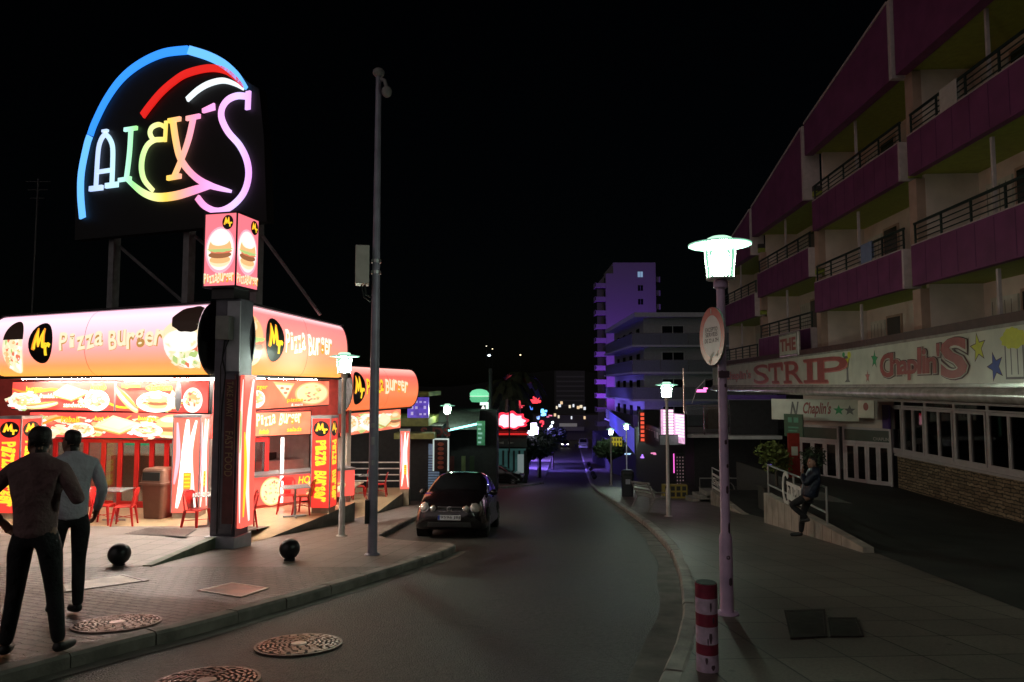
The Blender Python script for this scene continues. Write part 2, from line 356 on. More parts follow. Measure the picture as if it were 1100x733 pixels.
m_slab = TILE('grey_pavement_tiles', (.22, .185, .165), (.17, .145, .13), (.04, .034, .03), .4, .4, .009, off=0, rough=.5, bump=.35, rot=.12, dirt=.4, ds=.5)
m_slab2 = TILE('brown_pavement_tiles', (.18, .155, .132), (.14, .12, .104), (.03, .027, .024), .62, .62, .010, off=0, rough=.5, bump=.35, rot=-.06, dirt=.35, ds=.6)
KW = .15
sheet('pavement_of_wavy_pavers', m_paver, lambda y: -60, lambda y: xl(y) - KW, 0, y1=10.7)
sheet('pavement_of_grey_tiles', m_slab, lambda y: -60, lambda y: xl(y) - KW, 0, y0=10.7)
sheet('pavement_of_brown_tiles', m_slab2, lambda y: xr(y) + KW, lambda y: 70, 0)
m_kerb = M('kerb_stone', (.24, .215, .19), .65, var=.45, vs=4, bump=.6, bs=35)
m_kerb2 = M('pale_kerb_stone', (.33, .31, .28), .6, var=.4, vs=4, bump=.6, bs=35)
def kerb(name, P, side, m):
    b = MB(m); prof = [(0, ROADH - .02), (0.0, -.022), (.022, .004), (KW - .01, .007), (KW + .03, .003), (KW + .03, -.1)]
    L = [Vector((x, y)) for x, y in P if y > -3]; pts = [L[0]]; acc = 0
    dense = []
    for a, c in zip(L, L[1:]):
        n = max(1, int((c - a).length / .12))
        dense += [a + (c - a) * i / n for i in range(n)]
    dense.append(L[-1]); stone = []; s = 0; ln = .95; stones = []
    for a, c in zip(dense, dense[1:]):
        stone.append(a); s += (c - a).length
        if s > ln or c is dense[-1]:
            stone.append(a + (c - a) * .88); stones.append(stone); stone = []; s = 0; ln = random.uniform(.75, 1.05)
    for st in stones:
        if len(st) < 2: continue
        V = []; jz = random.uniform(-.006, .006) if st[0].y < 30 else 0; jx = random.uniform(-.008, .008) if st[0].y < 30 else 0
        for i, p in enumerate(st):
            t = (st[min(i + 1, len(st) - 1)] - st[max(0, i - 1)]).normalized(); n = Vector((t.y, -t.x)) * side
            V += [(p.x + n.x * (q + jx), p.y + n.y * (q + jx), gz(p.y) + z + (jz if k in (1, 2, 3) else 0)) for k, (q, z) in enumerate(prof)]
        K = len(prof); F = [(i * K + k, i * K + k + 1, i * K + K + k + 1, i * K + K + k) for i in range(len(st) - 1) for k in range(K - 1)]
        F += [tuple(range(K - 1, -1, -1)), tuple((len(st) - 1) * K + k for k in range(K))]
        b.add(V, F)
    o = b.build(name); o['kind'] = 'structure'; return o
kerb('kerb_of_dark_stone', KLs, -1, m_kerb); kerb('kerb_of_pale_stone', KRs, 1, m_kerb2)
m_gut = M('gutter_concrete', (.15, .135, .12), .7, var=.5, vs=3, bump=.5, bs=60)
sheet('gutter_strip', m_gut, lambda y: xr(y) - .3 + .03 * sin(y * 1.7), lambda y: xr(y) - .005, ROADH + .005, nx=2, y0=-2, y1=60)
sheet('gutter_edge', m_gut, lambda y: xl(y) + .005, lambda y: xl(y) + .2 + .03 * sin(y * 2.1), ROADH + .005, nx=2, y0=-2, y1=13.5)

# ------------------------------------------------------------------ terraces on the slope
def m_tan():
    return TILE('tan_floor_tiles', (.52, .38, .23), (.46, .33, .2), (.25, .18, .11), .42, .42, .006, off=0, rough=.3, bump=.12, rot=.14, dirt=.12, noise=.06)
m_tan = m_tan(); m_conc = M('plinth_concrete', (.16, .15, .13), .75, var=.35, vs=3, bump=.4, bs=30)
def terrace(name, label, m, edge, far, y0, y1, z, side, mside, cat='terrace', group=None):
    """level floor z (or the pavement, where that is higher) between edge(y) and far(y)"""
    f = thing(name, label, cat, (edge(y0), y0, z), group=group)
    ys = [y0 + (y1 - y0) * i / 40 for i in range(41)]; zt = lambda y: max(z, gz(y) + .006)
    b = MB(m); b.add([(x, y, zt(y)) for y in ys for x in (edge(y), far(y))], [(2 * i, 2 * i + 1, 2 * i + 3, 2 * i + 2) for i in range(40)])
    b.build('floor_tiles', f, True)
    s = MB(mside)
    s.add([(edge(y) + o, y, zz) for y in ys for o, zz in ((0, zt(y) - .004), (0, gz(y) - .3))], [(2 * i, 2 * i + 1, 2 * i + 3, 2 * i + 2) for i in range(40)])
    s.add([(edge(y1), y1, zt(y1) - .004), (far(y1), y1, zt(y1) - .004), (far(y1), y1, gz(y1) - .3), (edge(y1), y1, gz(y1) - .3)], [(0, 1, 2, 3)])
    s.build('plinth', f, True); return f
TB, TC_, TD, TE = -1.66, -2.43, -1.37, -2.45
eB = interp([(-5.27, 13), (-5.27, 13.6), (-5.13, 15.1), (-4.68, 17.5), (-4.38, 19.3)])
terrace('cafe_terrace', 'tan tiled terrace of the burger shop corner unit', m_tan, eB, lambda y: -14.5, 13.55, 19.3, TB, 1, m_conc)
eC = interp([(-4.62, 19.3), (-4.29, 21.7), (-4.05, 27.0), (-4.0, 27.4)])
terrace('cafe_terrace', 'tan terrace one step lower under the second drum sign', m_tan, eC, lambda y: -10, 19.32, 27.3, TC_, 1, m_conc)
m_dark = M('dark_terrace_coating', (.028, .03, .026), .7, var=.4, vs=1.5, bump=.5, bs=50)
TG = -2.0
def zD(x, y): return max(gz(y) + .006, TD + (TG - TD) * max(0, min(1, (x - 7.0) / 6.2)))
eD = interp([(4.3, 1), (5.46, 7.28), (6.46, 12.43), (6.74, 15.5), (6.98, 18.6), (9.2, 18.66), (9.6, 26.5), (9.6, 40)])
m_dplinth = M('dark_plinth', (.06, .06, .055), .8)
fd = thing('bar_terrace', 'dark coated terrace in front of the stone clad bar windows', 'terrace', (6.98, 18.6, TD)); b = MB(m_dark)
ys = [2 + i * .2 for i in range(83)] + [18.55, 18.6, 18.66] + [19 + i * .5 for i in range(22)]
b.add([(eD(y) + (14.6 - eD(y)) * k / 8, y, zD(eD(y) + (14.6 - eD(y)) * k / 8, y)) for y in ys for k in range(9)], [(9 * i + k, 9 * i + k + 1, 9 * i + 10 + k, 9 * i + 9 + k) for i in range(len(ys) - 1) for k in range(8)]); b.build('floor_coating', fd, True)
b = MB(m_dplinth); b.add([(eD(y) + .001, y, zz) for y in ys for zz in (zD(eD(y), y) - .006, gz(y) - .4)], [(2 * i, 2 * i + 1, 2 * i + 3, 2 * i + 2) for i in range(len(ys) - 1)]); b.build('plinth', fd, True)
eE = interp([(7.3, 18.6), (7.4, 21.7), (7.9, 26.8)])
terrace('bar_terrace', 'dark lower terrace beyond the Chaplins ramp wall', m_dark, eE, lambda y: 9.5, 18.72, 26.8, TE, -1, m_dplinth)
eF = interp([(7.9, 26.8), (8.4, 33), (9.5, 42)])
terrace('bar_terrace', 'dark terrace with curly railing and steps under the glass balustrade', m_dark, eF, lambda y: 18, 27.6, 40, -3.35, -1, m_dplinth)
# raised ramp slab beside the corner column
rs = thing('ramp_slab', 'grey tiled ramp with green edge beside the corner column', 'ramp', (-5.55, 10.66, gz(10.66)))
b = MB(m_slab); zs = [(10.66, gz(10.66) + .005), (13.2, -1.27), (16.0, -1.655)]
b.add([(x, y, z) for y, z in zs for x in (-30, -5.56)], [(0, 1, 3, 2), (2, 3, 5, 4)]); b.build('ramp_top', rs, True)
b = MB(M('green_painted_concrete', (.13, .16, .11), .7, var=.4, vs=4, bump=.3))
b.slab([(-5.68, 10.7), (-5.54, 10.7), (-5.54, 13.05), (-5.68, 13.05)], lambda x, y: gz(y) - .2, lambda x, y: -1.19 - (y - 10.66) * .0315 + .012); b.build('edge_kerb', rs, True)

# ------------------------------------------------------------------ covers and drains let into the ground
m_iron = M('cast_iron', (.16, .13, .12), .42, .7, var=.3, vs=20); m_ironw = M('worn_iron', (.32, .26, .24), .32, .6, var=.2, vs=20); m_irond = M('iron_recess', (.02, .026, .025), .7, .3)
SL = math.atan(.112)
def manhole(px, py, R, h, label):
    p = G(px, py, h); o = thing('manhole_cover', label, 'manhole cover', p, 0, 'round cast iron manhole covers'); o.rotation_euler = (-SL, 0, 0)
    b = MB(m_irond); b.lathe([(R, -.02), (R, .008)], seg=48); b.build('cover_plate', o)
    b = MB(m_iron); b.lathe([(R, -.02), (R, .012), (R * 1.06, .012), (R * 1.06, -.02)], seg=48); b.build('frame', o)
    b = MB(m_ironw)
    for ring, nn in ((.29, 9), (.4, 12), (.51, 15), (.62, 18), (.73, 22), (.84, 25), (.94, 28)):
        for k in range(nn):
            a = 2 * pi * (k + .5 * (ring * 10 % 2)) / nn + random.uniform(-.06, .06); r = ring * R
            b.box((r * cos(a), r * sin(a), .012), (.019, 2 * pi * r / nn * .74, .012), rz=a + random.uniform(-.5, .5))
    b.build('raised_ribs', o)
    b = MB(M('cover_centre', (.6, .5, .46), .35, .3, var=.1)); b.lathe([(.19 * R, 0), (.19 * R, .021), (.16 * R, .023)], seg=24); b.build('centre_plug', o)
manhole(321, 693, .375, ROADH + .004, 'round ribbed manhole cover wholly in view on the asphalt')
manhole(222, 733, .375, ROADH + .004, 'round manhole cover in the asphalt nearest the bottom frame edge')
manhole(126, 670, .375, .004, 'round manhole cover in the wavy pavers beside the kerb')
def quad_cover(name, label, P, h, m, mf, bars=0):
    W3 = [G(px, py, h) for px, py in P]; c = sum(W3, Vector()) / 4; o = thing(name, label, name.replace('_', ' '), c)
    L = [w - c for w in W3]; b = MB(mf)
    for i in range(4):
        a, d = L[i], L[(i + 1) % 4]
        b.add([a, d, d * .88 + Vector((0, 0, .003)), a * .88 + Vector((0, 0, .003)), a + Vector((0, 0, .008)), d + Vector((0, 0, .008)), d * .88 + Vector((0, 0, .008)), a * .88 + Vector((0, 0, .008))], [(4, 5, 6, 7), (0, 1, 5, 4), (3, 2, 6, 7)])
    b.build('frame', o); b = MB(m)
    b.add([a * .87 + Vector((0, 0, .004)) for a in L], [(0, 1, 2, 3)])
    for k in range(bars):
        t0 = .1 + .8 * k / bars; t1 = t0 + .45 / bars
        e = lambda t, u: (L[0] * (1 - t) + L[1] * t) * (1 - u) * .85 + (L[3] * (1 - t) + L[2] * t) * u * .85 + Vector((0, 0, .009))
        b.add([e(t0, .08), e(t1, .08), e(t1, .92), e(t0, .92)], [(0, 1, 2, 3)])
    b.build('plate', o); return o
quad_cover('inspection_cover', 'square pink tiled inspection cover with bright steel frame', [(212, 634.5), (249, 626), (289, 632), (259, 642)], .004, M('pink_tile', (.42, .2, .16), .35, var=.5, vs=3), M('bright_frame', (.75, .64, .58), .4, .2))
quad_cover('inspection_cover', 'pale rectangular cover set in the dark pavers behind the walking men', [(62, 628), (132, 617), (160, 624), (66, 637)], .004, M('pale_tile', (.5, .46, .38), .5, var=.3, vs=4), m_slab)
def on_ramp(px, py):
    u, dy, dz = ray(px, py); Y = 14.2
    for _ in range(30): Y = 14.2 if Y < 5 else (Y + (EYE + 0 - (-1.27 - (Y - 13.2) * .1375)) * -dy / dz) / 2
    return Vector((u * Y / dy, Y, -1.27 - (Y - 13.2) * .1375))
dr = thing('drain_grate', 'dark ribbed grate in the grey tiled ramp', 'drain grate', on_ramp(172, 571))
L = [on_ramp(*q) - Vector(dr.location) for q in ((133, 574), (160, 567), (212, 569), (200, 577))]; b = MB(m_irond)
b.add([a + Vector((0, 0, .006)) for a in L], [(0, 1, 2, 3)]); b.build('plate', dr); b = MB(m_iron)
for k in range(9):
    t = .05 + .1 * k; e = lambda t, u: (L[0] * (1 - t) + L[1] * t) * (1 - u) + (L[3] * (1 - t) + L[2] * t) * u + Vector((0, 0, .012))
    b.add([e(t, .03), e(t + .05, .03), e(t + .05, .97), e(t, .97)], [(0, 1, 2, 3)])
b.build('bar_grid', dr)
m_cov = M('drain_brown', (.05, .044, .038), .85, .0, spec=.2, var=.3, vs=9); m_cov2 = M('drain_frame_brown', (.04, .035, .03), .85, .0, spec=.2)
quad_cover('drain_cover', 'dark drain cover with fine slots farther from the camera of the pair', [(842, 656), (886, 655), (889, 684), (849, 686)], .004, m_cov, m_cov2, 12)
quad_cover('drain_cover', 'dark slotted drain cover touching its twin on the paving', [(889, 664), (920, 664), (928, 684), (892, 684)], .004, m_cov, m_cov2, 9)
# ------------------------------------------------------------------ burger shop: prints used on the lit signs
e_cream = E('print_cream', (1, .88, .6), 1.05); e_white = E('print_white', (1, .94, .86), 1.15); e_yel = E('print_yellow', (1, .66, .03), 1.2)
e_org = E('print_orange', (1, .34, .03), 1.1); e_red = E('print_red', (1, .3, .2), 1.0); e_dred = E('print_deep_red', (.55, .02, .02), .8); e_brown = E('print_brown', (.7, .36, .1), .8)
e_bun = E('print_bun', (1, .56, .24), 1.0); e_bunl = E('print_bun_light', (1, .8, .5), 1.1); e_green = E('print_green', (.55, .72, .25), .95); e_tom = E('print_tomato', (.9, .22, .12), 1.0)
e_pink = E('print_pink', (1, .4, .5), 1.2); e_blk = M('print_black', (.012, .01, .01), .35, var=0); e_patty = E('print_patty', (.45, .17, .07), .8); e_dkcrust = E('print_dark_seed_bun', (.03, .015, .01), .4)
def half_ell(cx, cz, a, b, n=20): return sh_poly([(cx + a * cos(pi * k / n), cz + b * sin(pi * k / n)) for k in range(n + 1)])
def wavy(cx, cz, a, b, n=36, amp=.12, fq=9): return sh_poly([(cx + a * cos(t) * (1 + amp * sin(fq * t)), cz + b * sin(t) * (1 + amp * sin(fq * t + 1))) for t in [2 * pi * k / n for k in range(n)]])
class Print:
    """layers of flat print, each a little in front of the last"""
    def __init__(s, f, sl=()): s.mb = MB(); s.f = f; s.sl = sl; s.k = 0
    def put(s, m, sh, step=.0015): s.k += step; k = s.k; s.mb.mat(m).stamp(sh, lambda x, z: s.f(x, z, k), s.sl); return s
    def burger(s, cx, cz, w, h, dark=False):
        a = w / 2
        s.put(e_bunl, sh_ell(cx, cz - h * .3, a * .9, h * .2)); s.put(e_bun, sh_ell(cx, cz - h * .27, a * .9, h * .12)); s.put(e_patty, sh_ell(cx, cz - h * .12, a, h * .11)); s.put(e_tom, sh_ell(cx + a * .1, cz - h * .02, a * .95, h * .06))
        s.put(e_green, wavy(cx, cz + h * .04, a * 1.06, h * .08)); s.put(e_dkcrust if dark else e_bun, half_ell(cx, cz + h * .06, a, h * .42)); s.put(e_brown if dark else e_bunl, sh_ell(cx - a * .15, cz + h * .27, a * .6, h * .11))
        for k in range(9): s.put(e_cream, sh_ell(cx + a * random.uniform(-.6, .6), cz + h * random.uniform(.2, .38), w * .016, h * .014, 8), .0001)
    def pizza(s, cx, cz, a, b):
        s.put(e_bun, sh_ell(cx, cz, a, b)); s.put(e_bunl, sh_ell(cx, cz, a * .9, b * .88)); s.put(E('print_cheese', (1, .8, .4), 1.2), wavy(cx, cz, a * .84, b * .8, amp=.03))
        for k in range(22):
            r, t = sqrt(random.random()) * .75, random.random() * 6.28; s.put(random.choice([e_tom, e_green, e_red, e_bun]), sh_ell(cx + a * r * cos(t), cz + b * r * sin(t), a * .09, b * .07, 10), .0001)
    def slice(s, cx, cz, w, h):
        s.put(e_bun, sh_poly([(cx - w / 2, cz + h / 2), (cx + w / 2, cz + h * .42), (cx + w * .1, cz - h / 2)])); s.put(e_cream, sh_poly([(cx - w * .4, cz + h * .34), (cx + w * .38, cz + h * .3), (cx + w * .09, cz - h * .4)]))
        for q in ((-.1, .15), (.15, .1), (.06, -.12)): s.put(e_tom, sh_ell(cx + q[0] * w, cz + q[1] * h, w * .09, h * .07, 12))
    def sandwich(s, cx, cz, w, h):
        P = [(cx - w / 2, cz), (cx - w * .1, cz + h / 2), (cx + w / 2, cz + h * .12), (cx + w * .06, cz - h * .3)]
        s.put(e_brown, sh_poly([(x, z - h * .2) for x, z in P])); s.put(e_green, sh_poly([(x, z - h * .13) for x, z in P])); s.put(e_cream, sh_poly([(x, z - h * .07) for x, z in P])); s.put(e_bunl, sh_poly(P)); s.put(e_cream, sh_poly([(cx + (x - cx) * .75, cz + (z - cz) * .75 + h * .02) for x, z in P]))
    def dog(s, cx, cz, w, h, r=.3):
        s.put(e_bun, sh_ell(cx, cz - h * .1, w / 2, h * .35, rot=r)); s.put(e_bunl, sh_ell(cx, cz - h * .02, w * .47, h * .27, rot=r)); s.put(e_tom, sh_ell(cx, cz + h * .1, w * .5, h * .14, rot=r)); s.put(e_yel, sh_ell(cx, cz + h * .13, w * .42, h * .03, rot=r))
    def plate(s, cx, cz, a, b):
        s.put(e_white, sh_ell(cx, cz, a, b)); s.put(e_bun, wavy(cx, cz + b * .1, a * .75, b * .6))
        s.heap(cx, cz + b * .1, a * .85, b * .75)
    def heap(s, cx, cz, a, b, n=34):
        for k in range(n):
            r, t = sqrt(random.random()) * .85, random.random() * 6.28
            s.put(random.choice([e_green, e_tom, e_bunl, e_cream, e_bun, e_white, e_white, e_cream, e_bunl]), wavy(cx + a * r * cos(t), cz + b * r * sin(t), a * random.uniform(.08, .24), b * random.uniform(.08, .2), 14, .2, random.choice([3, 4, 5])), .0001)
    def words(s, t, x0, z0, x1, z1, m, shadow=e_brown, shear=.15):
        w = (x1 - x0) * .012 + .004; s.put(shadow, sh_text(t, x0 + w, z0 - w, x1 + w, z1 - w, .035, shear)); s.put(m, sh_text(t, x0, z0, x1, z1, .012, shear))
    def jumble(s, t, x0, z0, x1, z1, m, shadow=e_brown, seed=3):
        rnd = random.Random(seed); n = len(t); w = (x1 - x0) / n
        for i, c in enumerate(t):
            if c == ' ': continue
            wd = w * (.55 if c in 'iI' else .92); hh = (z1 - z0) * (.98 if c.isupper() else rnd.uniform(.72, .86)); zz = z0 + (z1 - z0 - hh) * rnd.random(); a = rnd.uniform(-.2, .2)
            cx, cz = x0 + w * (i + .5), zz + hh / 2
            for mm, of, sx in ((shadow, .06, .012), (m, .02, 0)): s.put(mm, sh_rot(sh_text(c, cx - wd / 2 + sx, zz - sx, cx + wd / 2 + sx, zz + hh - sx, of), cx, cz, a), .0006)
    def logo(s, cx, cz, a, b):
        s.put(e_blk, sh_ell(cx, cz, a, b)); M1 = [(-.75, -.3), (-.42, .75), (-.3, .75), (-.12, .2), (.12, .75), (.26, .7), (.4, -.3), (.14, -.25), (.08, .2), (-.1, -.2), (-.24, -.2), (-.38, .2), (-.5, -.36)]
        s.put(e_org, sh_poly([(cx + x * a, cz + z * b) for x, z in M1])); s.put(e_yel, sh_poly([(cx + x * a * .8 - .02 * a, cz + z * b * .85) for x, z in M1]))
        s.put(e_yel, sh_text('r', cx + a * .3, cz - b * .62, cx + a * .85, cz + b * .02, .04))
    def swoosh(s, m, P, w):
        V = smooth_line(P, 6); n = len(V); L = []; R = []
        for i, (x, z) in enumerate(V):
            a, c = V[max(0, i - 1)], V[min(n - 1, i + 1)]; d = Vector((c[0] - a[0], c[1] - a[1])).normalized(); h = w * (.25 + .75 * sin(pi * (i + .6) / (n + .2))) / 2
            L.append((x - d.y * h, z + d.x * h)); R.append((x + d.y * h, z - d.x * h))
        W2 = L + R; F = [(i, i + 1, n + i + 1, n + i) for i in range(n - 1)]; s.put(m, (W2, F))
    def build(s, name, parent, world=False): return s.mb.build(name, parent, world)

m_frame = M('dark_sign_frame', (.03, .028, .03), .4, .5, var=.2); m_steel = M('brushed_steel', (.5, .5, .52), .35, .8, var=.15)
def drum(name, label, face, H, bulge, stops, seams=2):
    o = thing(name, label, 'roof sign', face.loc, face.rz, 'curved roof signs of the burger shop'); Lx = face.L; n = 14
    def prof(z, off=0.0):
        t = max(-1, min(1, (z - H / 2) / (H / 2 + off))); return -(bulge + off) * sqrt(max(0, 1 - t * t))
    m = ERAMP(name + '_print_' + str(len(MATS) + len(bpy.data.materials)), stops, 2, 0, H, 1.0)
    b = MB(m); zs = [H / 2 - H / 2 * cos(pi * i / n) for i in range(n + 1)]
    b.add([(x, prof(z), z) for x in (0, Lx) for z in zs], [(i, i + 1, n + 2 + i, n + 1 + i) for i in range(n)]); b.build('print_sheet', o, smooth=60)
    for x in (0, Lx):
        b = MB(m_frame); d = .04 if x else -.04
        P = [(prof(z, .025), z) for z in zs] + [(.1, H), (.1, 0)]
        b.prism(P, lambda y, z: (x, y, z), lambda y, z: (x + d, y, z)); b.build('end_cap', o)
    b = MB(m_frame); b.bx(-.04, Lx + .04, -.12, .3, H, H + .05); b.bx(-.04, Lx + .04, -.1, .3, -.06, -.004); b.bx(0, Lx, .12, .3, 0, H); b.build('back_frame', o)
    b = MB(m_frame)
    for k in range(1, seams):
        x = Lx * k / seams; b.add([(x + s, prof(z, .004), z) for s in (-.006, .006) for z in zs], [(i, i + 1, n + 2 + i, n + 1 + i) for i in range(n)])
    if seams > 1: b.build('seam', o)
    f = lambda x, z, k: (min(max(x, .005), Lx - .005), prof(z, .01 + k) , z)
    return o, f, [H * q for q in (.06, .14, .24, .36, .5, .64, .76, .86, .94)]
F1 = Face((-11.95, 16.1), (-5.90, 13.45), 1.80); S1 = Face((-5.33, 13.5), (-4.70, 18.5), 1.80); S2 = Face((-5.09, 20.4), (-3.83, 25.5), .81)
pinky = [(0, (1.35, .55, .08)), (.16, (1.4, .42, .13)), (.4, (1.4, .47, .46)), (.66, (1.3, .76, .88)), (.88, (1.4, .98, 1.12)), (1, (1.4, .75, .95))]  # ramps hold the print colours plus the uneven glow of inner tubes
salmon = [(0, (1.35, .58, .1)), (.25, (1.3, .4, .13)), (.55, (1.3, .34, .27)), (.9, (1.25, .3, .3)), (1, (1.7, .9, .95))]
orang = [(0, (1.1, .2, .05)), (.4, (1.15, .27, .1)), (.8, (1.1, .18, .14)), (1, (1.6, .7, .6))]
o, f, sl = drum('drum_sign', 'pink and orange curved sign over the burger shop front facing the walking men', F1, 1.39, .36, pinky)
P = Print(f, sl); c = F1.px(44, 366, .36); P.logo(c[0], .72, .42, .45); P.build('logo_disc', o)
P = Print(f, sl); a = F1.px(64, 360, .36)[0]; c = F1.px(112, 360, .36)[0]; P.jumble('Pizza', a, .54, c, .94, e_cream); a = F1.px(117, 360, .36)[0]; c = F1.px(177, 360, .36)[0]; P.jumble('Burger', a, .52, c, .93, e_cream, seed=5); P.build('lettering', o)
P = Print(f, sl); c = F1.px(14, 366, .36)[0]; P.put(e_cream, sh_ell(c, .62, .36, .56)); P.heap(c, .5, .36, .45, 60); P.put(e_dkcrust, half_ell(c + .02, .82, .36, .42)); q = F1.L - .34; P.put(e_white, sh_ell(q, .62, .58, .5)); P.heap(q - .05, .45, .5, .4, 40); P.put(e_bunl, sh_ell(q - .1, .78, .52, .3)); P.put(e_white, sh_ell(q - .08, .66, .5, .22)); P.put(e_dkcrust, wavy(q + .08, 1.08, .5, .26, amp=.04)); P.put(e_dkcrust, half_ell(q + .08, 1.04, .46, .28)); P.build('food_picture', o)
o, f, sl = drum('drum_sign', 'orange curved sign over the side terrace between the corner column and the white lamp', S1, 1.39, .24, salmon)
P = Print(f, sl); c = S1.px(295.5, 366, .24)[0]; P.logo(c, .74, .42, .46); P.build('logo_disc', o)
P = Print(f, sl); P.jumble('Pizza', S1.px(307, 366, .24)[0], .5, S1.px(328, 366, .24)[0], 1.02, e_white, e_org); P.jumble('Burger', S1.px(331, 366, .24)[0], .48, S1.px(356, 366, .24)[0], 1.0, e_white, e_org, 6); P.build('lettering', o)
P = Print(f, sl); P.burger(S1.px(271, 366, .24)[0], .68, .85, 1.05); P.build('food_picture', o)
o, f, sl = drum('drum_sign', 'lower orange curved sign farther down the street behind the tall camera pole', S2, 1.36, .36, orang)
P = Print(f, sl); c = S2.px(386, 416, .36)[0]; P.logo(c, .7, .42, .5); P.build('logo_disc', o)
P = Print(f, sl); P.jumble('Pizza', S2.px(394, 416, .36)[0], .5, S2.px(412, 416, .36)[0], 1.0, e_yel, e_dred); P.jumble('Burger', S2.px(414, 416, .36)[0], .5, S2.px(438, 416, .36)[0], 1.0, e_cream, e_org, 9); P.build('lettering', o)

# ------------------------------------------------------------------ the building itself
m_soffit = M('white_soffit', (.75, .74, .72), .5, var=.06); m_red = M('red_lacquer', (.6, .02, .018), .3, spec=.6, var=.1, vs=3); m_wallr = M('shop_wall_red', (.42, .05, .04), .5, var=.2)
m_roof = M('flat_roof_grey', (.07, .07, .07), .8); m_cream = M('cream_wall', (.6, .52, .42), .6, var=.12)
FW = Face((-13.4, 18.75), (-8.1, 18.05), TB); FD = Face((-8.1, 18.05), (-4.9, 20.6), TB)
bd = thing('burger_shop', 'single storey burger shop with red framed glass front under curved lit signs', 'shop', (-9, 18, TB))
b = MB(m_roof); roofp = [(-11.8, 16.3), (-5.85, 13.62), (-5.35, 13.75), (-4.85, 18.4), (-5.0, 20.2), (-5.6, 26), (-14.5, 28), (-15, 20)]
b.slab(roofp, 1.86, 2.05); b.build('roof', bd, True)
rp2 = [(-5.0, 20.5), (-3.9, 25.6), (-9.5, 27), (-9.8, 21.5)]; b = MB(m_roof); b.slab(rp2, .80, .95); b.build('lower_roof', bd, True); b = MB(m_soffit); b.slab(rp2, .74, .795); b.build('lower_ceiling', bd, True); b = MB(M('dark_shop_interior', (.05, .045, .045), .6)); b.slab([(-9.8, 27.2), (-6.9, 27.2), (-6.9, 27.35), (-9.8, 27.35)], TC_, .74); b.slab([(-7.6, 20.9), (-7.45, 20.9), (-7.45, 27.2), (-7.6, 27.2)], TC_, .74); b.build('lower_wall', bd, True)
b = MB(m_soffit); b.slab(roofp, 1.80, 1.855); b.build('ceiling', bd, True)
e_tube = E('fluorescent_tube', (1, .90, .76), 470, True)
def tubes(name, parent, face, segs, off, z, r=.02, ln=1.2):
    for x in segs: b = MB(e_tube); q = face.at(x, off, z); w = face.at(x + ln, off, z); b.tube([q, w], r, 8); b.build(name, parent, True)
tubes('ceiling_tube', bd, F1, (.25, 1.5, 2.75, 4.0, 5.05)[:4], .25, -.05); tubes('ceiling_tube', bd, F1, (.9, 2.6, 4.2), 2.4, -.06); tubes('ceiling_tube', bd, S1, (.3, 1.7, 3.1), .3, -.05); tubes('ceiling_tube', bd, S1, (1.2, 3.0), 1.7, -.06); tubes('ceiling_tube', bd, S2, (1.0, 3.2), .9, -.1)  # the pair over the lower terrace is added to give it white light
b = MB(m_wallr); W0 = [FW.at(-.2, .05), FW.at(0, .05)]; H1 = 3.45
def wall_strip(b, face, x0, x1, z0, z1, y0=.0, y1=.12):
    P = [face.at(x0, y0)[:2], face.at(x1, y0)[:2], face.at(x1, y1)[:2], face.at(x0, y1)[:2]]; b.slab(P, face.z0 + z0, face.z0 + z1)
wall_strip(b, FW, -1.2, FW.L, 1.84, H1); wall_strip(b, FD, 0, FD.L, 1.84, H1); b.build('wall', bd, True)
b = MB(m_cream); wall_strip(b, Face((-14.6, 23.5), (-4.7, 22.5), TB), 0, 6.9, 0, H1); b.build('back_wall', bd, True)
b = MB(M('inside_floor', (.25, .16, .1), .5)); b.slab([(-14.5, 18.9), (-8, 18.2), (-5, 20.8), (-5, 23.3), (-14.5, 24)], TB - .02, TB + .012); b.build('inside_floor', bd, True)
b = MB(M('side_wall_cream', (.5, .44, .38), .6)); b.slab([(-4.95, 20.66), (-4.86, 20.76), (-7.5, 24.05), (-7.6, 23.95)], TC_, 1.8); b.build('side_wall', bd, True); b = MB(MATS['side_wall_cream']); b.slab([(-14.6, 18.9), (-14.4, 18.9), (-14.4, 26), (-14.6, 26)], TB, 1.8); b.build('side_wall', bd, True)
g_dark = GLASS('shop_glass', alpha=.35)
# glazed folding doors, one leaf after another
xs = [FW.px(px, 510)[0] for px in (40, 58, 75, 91, 110, 128, 146, 162, 178, 196)]
for k, (x0, x1) in enumerate(zip(xs, xs[1:])):
    b = MB(m_red); w = .06; z0, z1 = .03, 1.82
    for (q0, q1, r0, r1) in ((x0, x0 + w, z0, z1), (x1 - w, x1 - .004, z0, z1), (x0 + w, x1 - w, z0, z0 + .16), (x0 + w, x1 - w, z1 - .1, z1)): wall_strip(b, FW, q0, q1, r0, r1, .0, .06)
    d = b.build('door', bd, True); b = MB(g_dark); wall_strip(b, FW, x0 + w, x1 - w, z0 + .16, z1 - .1, .03, .04); b.build('pane', d, True)
# inside: counter boards seen through the doors
b = MB(E('green_menu_board', (.05, .6, .25), .8)); q = Face((-13, 21.5), (-7.5, 20.8), TB)
for a in (1.0, 2.6, 3.5): b = MB(MATS['green_menu_board']); wall_strip(b, q, a, a + .7, 1.4, 1.75); b.build('menu_board', bd, True)
b = MB(M('counter_brown', (.2, .1, .05), .4)); wall_strip(b, q, .3, 4.6, 0, 1.05, .3, .8); b.build('inside_counter', bd, True)
tubes('inside_tube', bd, q, (.6, 2.8), -.5, 3.1, ln=1.3)
